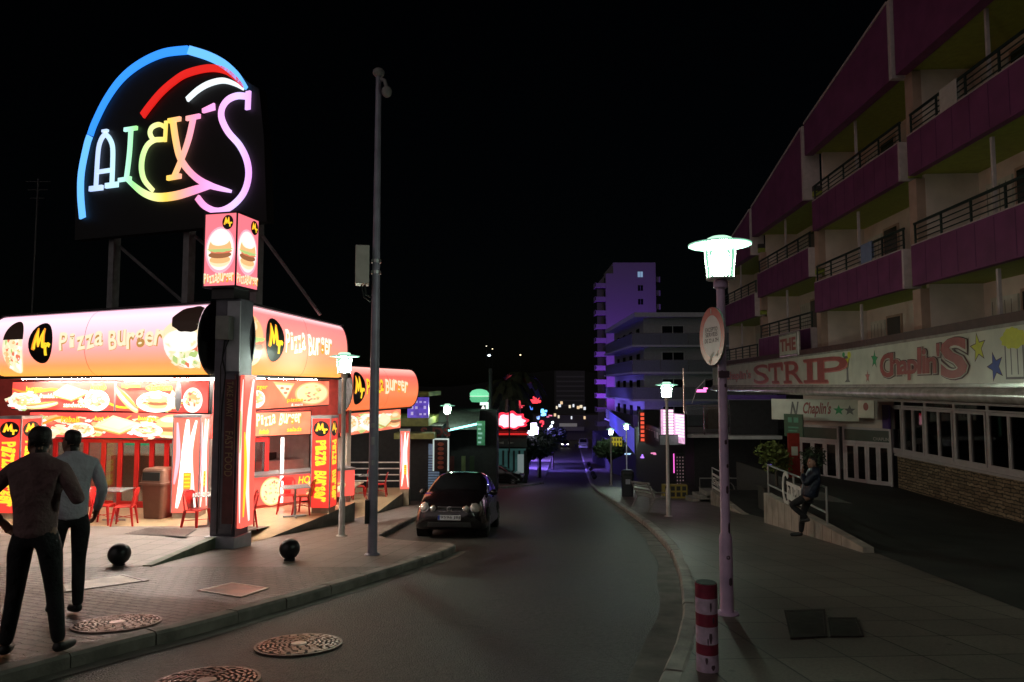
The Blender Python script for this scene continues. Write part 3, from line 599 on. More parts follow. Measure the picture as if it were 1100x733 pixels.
# serving counter on the diagonal front
b = MB(m_red); x0, x1 = FD.px(263, 500)[0], FD.px(289, 500)[0]
for (q0, q1, r0, r1) in ((x0, x0 + .12, .03, 1.82), (x1 - .12, x1, .03, 1.82), (x0 + .12, x1 - .12, .03, .7), (x0 + .12, x1 - .12, 1.7, 1.82)): wall_strip(b, FD, q0, q1, r0, r1, .0, .06)
d = b.build('side_door', bd, True); b = MB(g_dark); wall_strip(b, FD, x0 + .12, x1 - .12, .7, 1.7, .02, .03); b.build('pane', d, True)
c0, c1 = x1 + .02, FD.L - .1
b = MB(m_steel); wall_strip(b, FD, c0 - .75, c1, .82, .88, -.75, .1); b.build('counter_top', bd, True)
b = MB(E('counter_front_print', (1, .12, .09), 1.0, True)); wall_strip(b, FD, c0 - .7, c1, .08, .82, -.66, .0); cf = b.build('counter_front', bd, True)
P = Print(lambda x, z, k: FD.at(x, -.675 - k, z)); P.pizza(c0 - .15, .42, .32, .38); P.burger(c0 + 1.1, .42, .7, .55); P.words('HOT', c0 + .55, .56, c0 + 1.0, .76, e_yel); P.words('DOG', c0 + 1.1, .58, c0 + 1.6, .78, e_yel); P.dog(c0 + 1.7, .4, .5, .4); P.build('food_picture', cf, True)
b = MB(E('white_lit_post', (1, .93, .88), 2.2, True)); wall_strip(b, FD, c0 + .05, c0 + .13, .1, 1.84, -.72, -.68); b.build('lit_post', bd, True)
b = MB(M('kitchen_steel', (.45, .5, .48), .3, .7)); q2 = Face((-8.6, 20.1), (-6.3, 21.9), TB); wall_strip(b, q2, .2, 2.6, 0, .95, 0, .6); wall_strip(b, q2, .5, 1.1, 1.2, 2.0, .1, .5); wall_strip(b, q2, 1.4, 1.9, 1.2, 1.9, .1, .5); b.build('kitchen_unit', bd, True)
b = MB(M('kitchen_tile', (.6, .68, .66), .35)); wall_strip(b, q2, -.2, 3.0, 0, 3.4, .62, .7); b.build('kitchen_wall', bd, True)
tubes('inside_tube', bd, q2, (.5,), -.2, 3.2, ln=1.3)

# ------------------------------------------------------------------ menu strips
def menu(name, label, face, z0, z1, x0, x1, base, y=0.0):
    o = thing(name, label, 'menu sign', face.at(x0, y, z0), face.rz, 'lit menu strips of the burger shop'); w = x1 - x0; h = z1 - z0
    b = MB(m_frame); b.bx(-.03, w + .03, .004, .1, -.03, h + .03); b.build('box', o)
    b = MB(base); b.bx(0, w, -.01, .003, 0, h); b.build('print_sheet', o)
    return o, Print(lambda x, z, k: (x, -.0125 - k, z)), w, h
e_mred = E('menu_red', (.95, .09, .07), 1.15, True, .25, 2); e_mor = E('menu_salmon', (1, .22, .12), 1.15, True, .3, 2)
x0, x1 = F1.px(14, 420, -.5)[0], F1.px(224, 420, -.5)[0]
o, P, w, h = menu('menu_strip', 'upper menu strip of sandwiches directly under the pink drum sign', F1, -.78, -.13, x0, x1, e_mred, .5)
P.swoosh(e_org, [(.0, h * .75), (w * .1, h * .6), (w * .25, h * .72), (w * .4, h * .3)], .07); P.swoosh(e_yel, [(w * .3, h * .1), (w * .5, h * .3), (w * .62, h * .12), (w * .9, h * .3)], .05); P.heap(.45, h * .3, .7, h * .42, 50); P.heap(w * .44, h * .4, .45, h * .4); P.heap(w * .8, h * .36, .6, h * .42, 40); P.words('burger', .55, h * .62, 1.15, h * .85, e_yel); P.plate(.5, h * .3, .6, h * .3); P.words('frankfurt', 1.1, h * .42, 1.75, h * .58, e_white); P.dog(1.2, h * .18, 1.2, h * .34, .1); P.sandwich(2.2, h * .6, 1.2, h * .6); P.words('sandwiches', 2.0, h * .1, 2.9, h * .28, e_white)
P.plate(3.15, h * .35, .42, h * .36); P.words('kebab', 2.95, h * .72, 3.45, h * .92, e_yel); P.put(m_steel, sh_rect(w * .575, 0, w * .585, h)); P.words('baguettes', w * .61, h * .78, w * .7, h * .92, e_yel); P.words('chicken', w * .73, h * .72, w * .85, h * .92, e_yel); P.dog(w * .64, h * .42, .9, h * .5, -.6); P.plate(w * .78, h * .32, .6, h * .34); P.burger(w * .79, h * .34, .6, h * .55)
P.put(m_steel, sh_ell(w * .885, h * .5, .1, h * .48)); P.plate(w * .95, h * .4, .28, h * .4); P.build('food_picture', o)
x0, x1 = FW.px(33, 460)[0], FW.px(212, 460)[0]
o, P, w, h = menu('menu_strip', 'lower menu strip just above the red framed glass doors', FW, 1.86, 2.52, x0, x1, e_mred, -.03)
P.heap(.5, h * .4, .8, h * .55, 50); P.heap(w * .36, h * .45, .7, h * .5, 40); P.heap(w * .74, h * .4, .8, h * .5, 50); P.swoosh(e_org, [(0, h * .2), (w * .2, h * .8), (w * .45, h * .3), (w * .62, h * .9)], .08); P.words('kebab', .95, h * .6, 1.5, h * .85, e_yel); P.plate(1.55, h * .3, .4, h * .3); P.words('hot dog', w * .4, h * .62, w * .52, h * .88, e_yel); P.sandwich(w * .54, h * .5, 1.3, h * .8); P.words('burger', w * .66, h * .65, w * .78, h * .9, e_yel); P.burger(w * .87, h * .48, .95, h * .95); P.plate(w * .72, h * .3, .45, h * .25); P.build('food_picture', o)
x0, x1 = S1.px(267, 424, -.2)[0], S1.px(353, 424, -.2)[0]
o, P, w, h = menu('menu_strip', 'red pizza strip under the orange side drum sign', S1, -.72, -.1, x0, x1, e_mor, .2)
P.plate(w * .08, h * .35, .35, h * .3); P.words('Burger', .02, h * .65, w * .18, h * .85, e_yel); P.slice(w * .37, h * .62, w * .26, h * .66); P.pizza(w * .74, h * .5, w * .24, h * .46); P.words('pizzas', w * .4, h * .16, w * .6, h * .34, e_yel); P.words('& more', w * .45, h * .03, w * .6, h * .14, e_white); P.build('food_picture', o)
x0, x1 = FD.px(263, 458)[0], FD.px(333, 458)[0]
o, P, w, h = menu('menu_strip', 'salmon strip with shop name above the serving counter', FD, 1.86, 2.5, x0, x1, e_mor, -.03)
P.logo(w * .07, h * .6, w * .06, h * .36); P.jumble('Pizza Burger', w * .16, h * .42, w * .85, h * .95, e_cream, e_org); P.words('kebab', w * .2, h * .08, w * .34, h * .3, e_yel); P.words('salads', w * .62, h * .14, w * .85, h * .34, e_yel); P.build('food_picture', o)
x0, x1 = S2.px(366, 450, -.15)[0], S2.px(430, 450, -.15)[0]
o, P, w, h = menu('menu_strip', 'pale food strip beneath the lower drum sign behind the lamp post', S2, -.75, -.08, x0, x1, e_mor, .15)
P.heap(w * .5, h * .5, w * .5, h * .5, 70); P.plate(w * .12, h * .5, w * .13, h * .4); P.plate(w * .45, h * .5, w * .16, h * .4); P.sandwich(w * .68, h * .5, w * .3, h * .8); P.burger(w * .88, h * .5, w * .2, h * .85); P.build('food_picture', o)

# ------------------------------------------------------------------ lit pillars
e_pil = E('pillar_red', (.95, .05, .035), 1.0, True); e_pil2 = E('pillar_wave_red', (1, .14, .1), 1.15, True)
m_plinth = M('tiled_plinth', (.42, .33, .24), .5, var=.2)
def pillar(label, x, y, z, h, w, rz, waves=False, logo_h=.2):
    o = thing('light_pillar', label, 'lit pillar', (x, y, z), rz, 'lit red advertising pillars'); p = .13
    b = MB(m_plinth); b.bx(-w / 2 + .02, w / 2 - .02, -w / 2 + .02, w / 2 - .02, -1.2, p); b.build('plinth', o)
    b = MB(e_pil2 if waves else e_pil); b.bx(-w / 2, w / 2, -w / 2, w / 2, p + .004, h); b.build('lit_panel', o)
    b = MB(m_steel); b.bx(-w / 2 - .02, w / 2 + .02, -w / 2 - .02, w / 2 + .02, h, h + .07)
    for sx in (-1, 1):
        for sy in (-1, 1): b.box((sx * w / 2, sy * w / 2, (p + h) / 2), (.03, .03, h - p - .01))
    b.build('metal_edging', o)
    for fr, f in (('front', lambda x, z, k: (x, -w / 2 - .003 - k, z)), ('side', lambda x, z, k: (w / 2 + .003 + k, x, z))):
        P = Print(f)
        if waves:
            H = h - p
            P.swoosh(e_white, [(-.3 * w, p + .05 * H), (-.1 * w, p + .4 * H), (-.02 * w, p + .7 * H), (.02 * w, p + .98 * H)], w * .3); P.swoosh(e_pink, [(-.42 * w, p + .3 * H), (-.3 * w, p + .6 * H), (-.36 * w, p + .95 * H)], w * .16)
            P.swoosh(e_white, [(.38 * w, p + .03 * H), (.2 * w, p + .35 * H), (.14 * w, p + .65 * H), (.34 * w, p + .97 * H)], w * .22); P.put(e_org, sh_rect(-.08 * w, p + .25 * H, .2 * w, p + .42 * H))
            for q in range(4): P.put(e_yel, sh_rect(-.04 * w, p + (.27 + .04 * q) * H, .16 * w, p + (.285 + .04 * q) * H))
        else:
            P.logo(0, h - .26, w * .42, .2); n = 11
            for i, ch in enumerate('Pizza Burger'):
                if ch == ' ': continue
                zz = h - .62 - (h - .72 - p) * i / 12; a = -pi / 2 + random.uniform(-.2, .2); s2 = w * random.uniform(.26, .32); l2 = (h - .7 - p) / 12 * .95
                for mm, of, k2 in ((e_brown, .06, .01), (e_yel, .03, 0)): P.put(mm, sh_rot(sh_text(ch, -l2 / 2 + k2, zz - s2 + k2, l2 / 2 + k2, zz + s2 + k2, of), 0, zz, a), .0006)
        P.build('lettering' if not waves else 'wave_print', o)
    return o
q = U(13, 500, 17.0); pillar('red pillar lettered Pizza Burger at the far end of the front terrace', q.x - .02, 17.25, TB, 2.42, .62, radians(-6))
q = U(205, 500, 17.3); pillar('wide pillar of white and pink waves beside the brown litter bin', q.x, 17.3, TB, 2.45, .64, radians(6), True)
q = U(345, 500, 17.6); pillar('red pillar lettered Pizza Burger under the end of the side sign', q.x, 17.9, TB, 2.4, .50, radians(-6))
q = U(434, 500, 26.0); pillar('slim wavy pillar at the far corner of the lower terrace', q.x, 26.2, TC_, 2.3, .36, radians(8), True)

# ------------------------------------------------------------------ corner column and its lantern
m_col = M('dark_painted_steel', (.12, .11, .14), .5, .3, var=.3, vs=3)
cc = thing('corner_column', 'dark corner column carrying the roof signs and a small lantern cube', 'column', (-5.42, 13.25, -1.5), radians(-10))
b = MB(m_col); b.bx(-.26, .26, -.2, .25, 0, 4.75); b.bx(-.05, .22, -.26, -.2, .3, 3.3); b.build('shaft', cc, bevel=.01)
b = MB(M('light_panel_grey', (.42, .4, .46), .5)); b.bx(.0, .27, -.23, -.19, 3.35, 4.7); b.bx(-.31, .31, -.3, .3, -.35, .25); b.build('cladding', cc, bevel=.01)
b = MB(M('banner_maroon', (.1, .02, .025), .6, var=.3)); b.bx(.03, .25, -.275, -.262, .5, 3.2); ba = b.build('banner', cc)
P = Print(lambda x, z, k: (x, -.277 - k, z)); mm = M('banner_lettering', (.3, .2, .1), .6)
P.put(mm, sh_rot(sh_text('FAST FOOD', -.28, 1.72, .56, 1.88), .14, 1.8, -pi / 2)); P.put(mm, sh_rot(sh_text('TAKE AWAY', -.2, 2.75, .48, 2.88), .14, 2.82, -pi / 2)); P.build('lettering', ba)
b = MB(e_pil2); b.bx(.275, .36, -.16, .26, .4, 3.28); lp = b.build('lit_panel', cc)
P = Print(lambda x, z, k: (x, -.162 - k, z)); P.swoosh(e_white, [(.33, .5), (.31, 1.4), (.31, 2.4), (.335, 3.2)], .05); P.swoosh(e_green, [(.3, 1.8), (.31, 2.2), (.3, 2.6)], .04); P.build('wave_print', lp)
P = Print(lambda x, z, k: (.362 + k, x, z)); P.swoosh(e_white, [(.1, .5), (.0, 1.4), (.02, 2.4), (.15, 3.2)], .16); P.swoosh(e_yel, [(-.1, .6), (-.06, 1.5), (-.12, 2.2)], .1); P.build('wave_print', lp)
b = MB(M('grey_cabinet', (.24, .23, .22), .5)); b.bx(-.12, .16, -.42, -.24, 3.95, 4.4); solo(b, 'electric_cabinet', 'grey electric cabinet fixed high on the dark corner column', 'cabinet', (-5.42, 13.25, -1.5), radians(-10), bevel=.012)
b = MB(m_frame); b.tube([(-.02, -.25, 3.95), (-.05, -.27, 3.6), (.02, -.26, 3.3), (-.04, -.26, 2.6), (-.03, -.25, .4)], .014, 6); b.tube([(.06, -.25, 3.95), (.0, -.28, 3.75), (-.08, -.27, 3.45), (-.1, -.22, .3)], .01, 6); solo(b, 'cable_run', 'loose black cables hanging down the dark corner column', 'cable', (-5.42, 13.25, -1.5), radians(-10))
lc = thing('lantern_cube', 'lit four sided burger lantern on top of the dark corner column', 'lantern sign', (-5.48, 13.2, 3.24), radians(-13))
b = MB(m_frame); b.bx(-.24, .24, -.24, .24, 0, .2); b.bx(-.36, .36, -.36, .36, .2, .235); b.bx(-.36, .36, -.36, .36, 1.62, 1.65); b.bx(-.012 - .35, -.35 + .012, -.36, -.335, .235, 1.62); b.bx(.338, .362, -.362, -.338, .235, 1.62); b.build('frame', lc)
b = MB(E('lantern_red', (1, .2, .25), 1.15, True)); b.bx(-.345, .345, -.345, .345, .237, 1.618); b.build('lit_panel', lc)
for f in (lambda x, z, k: (x, -.347 - k, z), lambda x, z, k: (.347 + k, x, z)):
    P = Print(f); P.put(e_pink, sh_ell(0, .92, .325, .45)); P.put(e_white, sh_ell(0, .93, .29, .4)); P.burger(0, .9, .5, .62); P.put(e_white, sh_ell(0, 1.1, .2, .1)); P.jumble('PizzaBurger', -.33, .28, .33, .48, e_cream, e_org); P.logo(.17, 1.44, .12, .14); P.build('burger_picture', lc)

# ------------------------------------------------------------------ rooftop neon sign
A = Face((-11.6, 18.0), (-5.5, 15.3), 1.9)
def cr(L): return [A.px(60 + x / 2.443, 30 + y / 2.443) for x, y in L]
sg = thing('rooftop_sign', 'big neon Alexs sign with rainbow arcs on a black rooftop panel', 'neon sign', A.loc, A.rz)
m_panel = M('black_sign_panel', (.006, .006, .007), .55, var=.2, spec=.3)
pl = cr([(48, 557), (552, 508), (545, 290), (532, 160), (500, 140), (470, 108), (435, 78), (400, 58), (350, 44), (285, 52), (225, 78), (175, 118), (130, 178), (95, 245), (72, 310), (58, 380), (50, 450)])
b = MB(m_panel); b.plate(pl, .02, .25); b.build('panel', sg)
PXM = (A.px(200, 150)[1] - A.px(200, 160)[1]) / 10 / 2.443         # metres per crop pixel
def neon(name, L, wd, m, dense=5, y0=-.05, y1=.0):
    V = smooth_line(L, dense); n = len(V); ws = wd if not isinstance(wd, list) else [wd[0] + 0 * i for i in range(n)]
    if isinstance(wd, list):
        ws = []
        for i in range(n):
            t = i / (n - 1) * (len(wd) - 1); k = min(int(t), len(wd) - 2); ws.append(wd[k] + (wd[k + 1] - wd[k]) * (t - k))
        ws = [w * PXM * .88 for w in ws]
    else: ws = [wd * PXM * .86] * n
    b = MB(m); b.ribbon(cr(V), ws, y0, y1); return b
NS = 1.25
e_blue = E('neon_blue', (.03, .26, 1.0), NS * 1.1, True); e_bluel = E('neon_light_blue', (.12, .42, 1.0), NS * 1.2, True)
neon('blue_arc', [(73, 500), (68, 440), (70, 380), (84, 310), (92, 285)], 25, e_bluel).build('blue_arc', sg)
neon('blue_arc', [(93, 283), (105, 250), (135, 190), (175, 135), (225, 95), (285, 68), (348, 60)], 25, e_blue).build('blue_arc', sg)
neon('blue_arc', [(352, 60), (400, 75), (440, 95), (475, 125), (502, 160)], [25, 25, 24, 20, 10], e_bluel).build('blue_arc', sg)
neon('red_arc', [(230, 232), (250, 205), (280, 170), (315, 140), (347, 121), (400, 108), (440, 112), (470, 130), (497, 158)], [24, 24, 23, 22, 22, 21, 18, 14, 6], E('neon_red', (1, .02, .015), .8, True)).build('red_arc', sg)
neon('white_arc', [(347, 190), (375, 165), (405, 148), (440, 140), (470, 148), (494, 163)], [15, 16, 16, 15, 12, 5], E('neon_white', (.85, .95, 1), 1.2, True)).build('white_arc', sg)
xa, xb = A.px(60 + 90 / 2.443, 200)[0], A.px(60 + 515 / 2.443, 150)[0]
rain = ERAMP('neon_rainbow', [(0, (.55, .75, 1.35)), (.1, (.7, .9, 1.3)), (.22, (.65, 1.2, 1.2)), (.31, (.45, 1.2, .4)), (.42, (1.1, 1.2, .5)), (.52, (1.3, .85, .12)), (.6, (1.3, .55, .35)), (.7, (1.25, .4, .75)), (.85, (1.2, .6, 1.3)), (.93, (.9, .75, 1.35)), (1, (1.1, .5, 1.3))], 0, xa, xb, 1.0)
def letter(*strokes):
    b = MB(rain)
    for k, (L, w) in enumerate(strokes): q = neon('l', L, w, rain, 4, -.05 - .003 * k, .0); b.add(q.V, q.F)
    return b.build('neon_letter', sg)
letter(([(108, 420), (112, 350), (116, 312), (124, 290), (133, 280)], 14), ([(133, 280), (144, 292), (152, 315), (152, 360), (150, 412)], 14), ([(92, 424), (126, 420)], 16), ([(134, 416), (166, 412)], 16), ([(112, 380), (152, 374)], 12), ([(126, 273), (140, 271)], 8))
letter(([(200, 266), (196, 330), (188, 396)], 15), ([(183, 269), (216, 264)], 12), ([(168, 401), (200, 396)], 12), ([(186, 394), (205, 412), (235, 435), (270, 446), (320, 441), (370, 426), (410, 414)], [10, 14, 20, 24, 24, 22, 16]))
letter(([(289, 300), (292, 246)], 10), ([(292, 264), (275, 255), (256, 262), (250, 278), (260, 294), (286, 294)], 13), ([(286, 294), (262, 296), (243, 310), (231, 338), (228, 372), (236, 402), (258, 428)], [12, 13, 14, 15, 15, 14, 12]))
letter(([(310, 246), (318, 300), (330, 345), (360, 385), (400, 412), (462, 430)], [20, 20, 19, 18, 20, 8]), ([(364, 236), (352, 290), (335, 340), (312, 394)], [18, 18, 16, 16]), ([(298, 246), (330, 240)], 13), ([(346, 240), (381, 233)], 13), ([(296, 396), (331, 390)], 14))
letter(([(388, 220), (419, 208)], [12, 20]),)
letter(([(508, 168), (506, 216)], 16), ([(506, 182), (480, 180), (455, 190), (439, 212), (438, 240), (455, 275), (485, 310), (504, 350), (508, 392), (495, 435), (465, 468), (430, 482), (395, 470), (374, 446)], 18))
m_post = M('galvanised_post', (.22, .22, .23), .5, .5, var=.2)
for px in (107, 188, 262):
    x = A.px(px, 290)[0]; b = MB(m_post); b.bx(x - .1, x + .1, .3, .5, .05, A.px(px, 225)[1]); b.build('support_post', sg)
for a, c in (((113, 262), (166, 330)), ((194, 250), (236, 305)), ((268, 250), (306, 333))):
    p, q = A.px(*a), A.px(*c); b = MB(m_post); b.tube([(p[0], .42, p[1]), (q[0], 1.2, max(q[1], .05))], .045, 6); b.build('brace', sg)
b = MB(M('roof_antenna_metal', (.12, .12, .12), .5)); p = U(40, 222, 24); b.tube([(0, 0, -3), (0, 0, 2.0)], .025, 6)
for k, (w, z) in enumerate(((.9, 1.9), (.7, 1.6), (.5, 1.3))): b.tube([(-w / 2, 0, z), (w / 2, 0, z)], .012, 5)
solo(b, 'roof_antenna', 'thin television antenna against the black sky beyond the neon sign', 'antenna', (p.x, 24, p.z - 1.0))
# ------------------------------------------------------------------ street lamps, poles, bollards
def lamp_glass():
    m = bpy.data.materials.new('lamp_glass'); m.use_nodes = True; nt = m.node_tree; nt.nodes.remove(nt.nodes['Principled BSDF']); out = nt.nodes['Material Output']
    t = N(nt, 'ShaderNodeBsdfTransparent'); em = N(nt, 'ShaderNodeEmission'); em.inputs[0].default_value = (.40, 1, .66, 1); em.inputs[1].default_value = .95
    mx = N(nt, 'ShaderNodeMixShader'); mx.inputs[0].default_value = .62; nt.links.new(t.outputs[0], mx.inputs[1]); nt.links.new(em.outputs[0], mx.inputs[2]); nt.links.new(mx.outputs[0], out.inputs[0])
    try: m.cycles.emission_sampling = 'NONE'
    except Exception: pass
    return m
LAMPG = lamp_glass()
m_white = M('white_post_paint', (.72, .70, .68), .45, var=.12, vs=5); m_purple_tint = M('white_post_purple_light', (.80, .60, .90), .45, var=.22, vs=4); m_chip = M('chipped_paint', (.12, .07, .1), .8)  # near post: white paint with the purple street light mixed into its colour
e_lampd = E('lamp_disc', (.35, .8, .58), .6)
def lamp(label, x, y, m, H=4.0, base_z=None, group='white post top street lamps', cold=True, power=1.0):
    z = gz(y) if base_z is None else base_z; o = thing('street_lamp', label, 'street lamp', (x, y, z), 0, group)
    b = MB(m); b.lathe([(.12, -.05), (.12, .02), (.068, .03), (.068, .78), (.064, .81), (.05, .85), (.045, H - .62), (.045, H - .58), (.075, H - .56), (.075, H - .50), (.05, H - .47)], seg=16); b.build('post', o, smooth=40)
    b = MB(LAMPG); b.lathe([(.135, H - .468), (.165, H - .12)], seg=24); b.F = b.F[:-2]; b.build('lamp_glass', o, smooth=40)
    b = MB(E('lamp_tube_' + str(power), (.80, 1, .80), 640 * power, True)); b.lathe([(.05, H - .45), (.085, H - .4), (.09, H - .2), (.06, H - .15)], seg=16); b.build('lamp_tube', o, smooth=40)
    b = MB(m_white)
    for k in range(12): a = 2 * pi * k / 12; b.tube([(.142 * cos(a), .142 * sin(a), H - .465), (.172 * cos(a), .172 * sin(a), H - .12)], .005, 4)
    b.lathe([(.150, H - .475), (.15, H - .455)], seg=20); b.build('cage', o)
    b = MB(e_lampd); b.lathe([(.18, H - .112), (.33, H - .10), (.335, H - .085), (.2, H - .06), (.14, H - .05)], seg=32); b.build('lamp_disc', o, smooth=40)
    b = MB(E('lamp_cap_glow', (.6, 1, .75), 1.1)); b.lathe([(.138, H - .048), (.13, H - .02), (.09, H - .002)], seg=20); b.build('lamp_cap', o, smooth=40)
    return o
q = G(781, 660); L1 = q
lo = lamp('lilac street lamp carrying the round red rimmed traffic sign', q.x, q.y, m_purple_tint, 4.02, power=1.5)
b = MB(m_chip)
for z, a, h in ((.35, -1.2, .1), (.6, -1.5, .05), (.9, -1.0, .14), (1.3, -1.3, .1), (1.55, -1.1, .05), (1.8, -1.4, .06), (2.4, -1.2, .05), (2.55, -1.9, .03)):
    r = .0695 if z < .79 else .0515; P = [(r * cos(a + t), r * sin(a + t), z + (h * .5 * s * (1 - .5 * abs(t) / .3))) for s in (-1, 1) for t in ((-.3, -.1, .12, .3) if s < 0 else (.25, .05, -.15, -.28))]
    b.add(P, [tuple(range(8))])
b.box((.0, -.055, 2.52), (.11, .03, .07)); b.build('paint_chips', lo)
q = G(718, 555); lamp('white street lamp standing beside the slatted bench', q.x, q.y, m_white, 4.02)
lamp('white street lamp standing before the round trimmed tree by the kerb', 7.12, 49.5, m_white, 4.1)
lamp('white street lamp rising beside the long blue fascia', 8.65, 52.0, m_white, 4.6)
lamp('short distant street lamp under the low end of the blue fascia', 11.15, 61, m_white, 4.0)
q = G(367, 576); lamp('white street lamp in front of the burger shop side terrace', q.x, q.y, m_white, 4.02)
lamp('street lamp with rusty post behind the roof of the dark hatchback', -2.92, 31, M('rusty_white_paint', (.55, .45, .38), .6, var=.4), 4.25)
lamp('distant street lamp with an orange notice beside the purple lit pavement', 2.5, 66, m_white, 4.1)
b = MB(M('notice_orange', (.6, .22, .08), .5)); b.bx(-.35, .35, -.12, -.08, 2.35, 2.85); solo(b, 'notice_board', 'small orange notice board fixed to the distant street lamp', 'sign', (2.5, 66, gz(66)))
# round traffic sign
rsn = thing('traffic_sign', 'round white traffic sign with red rim on the lilac lamp post', 'traffic sign', (L1.x - .10, L1.y - .02, L1.z + 2.93), radians(-82))
b = MB(M('sign_grey_back', (.3, .3, .3), .5)); b.lathe([(.31, -.012), (.31, .012)], seg=48)
b.V = [(x, z, y) for x, y, z in b.V]; b.build('backing', rsn)
b = MB(M('sign_red', (.6, .03, .02), .3, var=.05)); R2 = [(.313 * cos(2 * pi * k / 48), .313 * sin(2 * pi * k / 48)) for k in range(48)]; R3 = [(.225 * cos(2 * pi * k / 48), .225 * sin(2 * pi * k / 48)) for k in range(48)]
b.add([(x, -.0145, z) for x, z in R2 + R3], [(k, (k + 1) % 48, 48 + (k + 1) % 48, 48 + k) for k in range(48)]); b.build('red_rim', rsn)
b = MB(M('sign_white', (.72, .70, .74), .35, var=.08)); b.stamp(sh_ell(0, 0, .226, .226, 48), flat(.0142)); wp = b.build('white_face', rsn)
b = MB(M('sign_text_dark', (.03, .02, .06), .5)); 
for t, z, w in (('EXCEPTO', .05, .15), ('SERVEIS', -.005, .15), ('DE 22 A 7H', -.07, .17)): b.stamp(sh_text(t, -w, z, w, z + .045, .01), flat(.016))
b.build('lettering', wp)
b = MB(M('torn_sticker', (.7, .68, .6), .6, var=.3)); b.stamp(sh_poly([(-.08, -.28), (-.02, -.2), (.05, -.17), (.0, -.25), (-.03, -.3)]), flat(.017)); b.stamp(sh_poly([(.1, -.22), (.15, -.17), (.16, -.21)]), flat(.017)); b.stamp(sh_ell(0, .27, .012, .03), flat(.017)); b.build('stickers', rsn)
b = MB(m_steel); b.bx(-.06, .08, .012, .05, .1, .13); b.bx(-.06, .08, .012, .05, -.13, -.1); b.build('clamp', rsn)
# tall pole with camera
q = G(400, 596); tp = thing('camera_pole', 'tall slim dark pole with a surveillance camera at its top', 'pole', q, 0)
b = MB(M('pole_grey_violet', (.30, .28, .36), .5, .2, var=.3, vs=2)); b.lathe([(.13, -.05), (.13, .02), (.085, .04), (.082, 3), (.062, 6.0), (.05, 8.55)], seg=14); b.build('shaft', tp, smooth=40)
b = MB(M('camera_housing', (.3, .28, .28), .5)); b.ball((0, 0, 8.62), .11, 12, 8, (1, 1, .8)); b.tube([(.04, 0, 8.5), (.12, -.05, 8.45), (.16, -.08, 8.32)], .035, 8); b.ball((.17, -.1, 8.22), .095, 12, 8, (1, 1, 1.1)); b.build('surveillance_camera', tp, smooth=60)
b = MB(m_steel); b.lathe([(.09, 4.92), (.09, 4.98)], seg=14); b.lathe([(.09, 5.12), (.09, 5.18)], seg=14); b.build('clamp', tp)
b = MB(M('sticker_grey', (.45, .44, .45), .6)); 
for z, h in ((1.9, .14), (1.55, .09), (2.2, .08)): b.add([(.084 * cos(a), .084 * sin(a), z + s) for s in (0, h) for a in (-2.0, -1.6, -1.2)], [(0, 1, 4, 3), (1, 2, 5, 4)])
b.build('stickers', tp)
b = MB(m_irond); b.bx(-.12, -.05, -.1, .05, .55, .95); b.build('service_hatch', tp)
b = MB(M('box_beige', (.5, .46, .42), .5, var=.12)); b.bx(-.36, -.12, -.2, .18, 4.72, 5.4); solo(b, 'junction_box', 'pale junction box strapped to the tall camera pole', 'box', q, radians(12), bevel=.015)
b = MB(m_irond); b.tube([(-.2, 0, 4.72), (-.17, -.02, 4.55), (-.08, -.03, 4.5)], .02, 6); b.tube([(-.26, 0, 4.72), (-.2, -.04, 4.5), (-.07, -.05, 4.42)], .015, 6); solo(b, 'pole_cable', 'short black cables looping below the pale junction box', 'cable', q)
m_ball = M('black_ball_paint', (.02, .02, .022), .35, .3, var=.3, bump=.15, bs=30)
for px, py, lab in ((128, 608, 'black ball bollard behind the two walking men'), (311, 602, 'black ball bollard between corner column and tall camera pole')):
    q = G(px, py); b = MB(m_ball); b.lathe([(.09, -.03), (.09, .03), (.06, .05)], seg=16); b.ball((0, 0, .185), .165, 24, 16); solo(b, 'ball_bollard', lab, 'bollard', q, 0, 'black ball bollards', smooth=50)
q = G(760, 720); bo = thing('striped_bollard', 'short round bollard with red and lilac white bands by the pale kerb', 'bollard', q)
m_band_w = M('bollard_white_purple_light', (.72, .56, .74), .5, var=.3, vs=14, bump=.2); m_band_r = M('bollard_red', (.30, .03, .07), .5, var=.3, vs=12, bump=.2)  # white bands carry the purple street light in their colour
hs = [0, .135, .215, .345, .44, .555, .66]
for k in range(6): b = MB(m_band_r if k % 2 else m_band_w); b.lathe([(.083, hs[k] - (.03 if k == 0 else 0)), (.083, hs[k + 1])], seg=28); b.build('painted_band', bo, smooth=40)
b = MB(m_irond); b.lathe([(.084, .655), (.075, .664)], seg=28); b.build('top_cap', bo)
b = MB(m_chip)
for a, z, w, h in ((-1.5, .27, .3, .08), (-1.2, .4, .2, .05), (-1.9, .1, .25, .05), (-1.45, .5, .2, .07), (-1.3, .05, .4, .04), (-1.75, .24, .12, .06)):
    P = [(.0838 * cos(a + w * cos(t) * .5), .0838 * sin(a + w * cos(t) * .5), z + h * sin(t) * .5 * (1 + .3 * sin(3 * t))) for t in [2 * pi * k / 10 for k in range(10)]]; b.add(P, [tuple(range(10))])
b.build('paint_chips', bo)
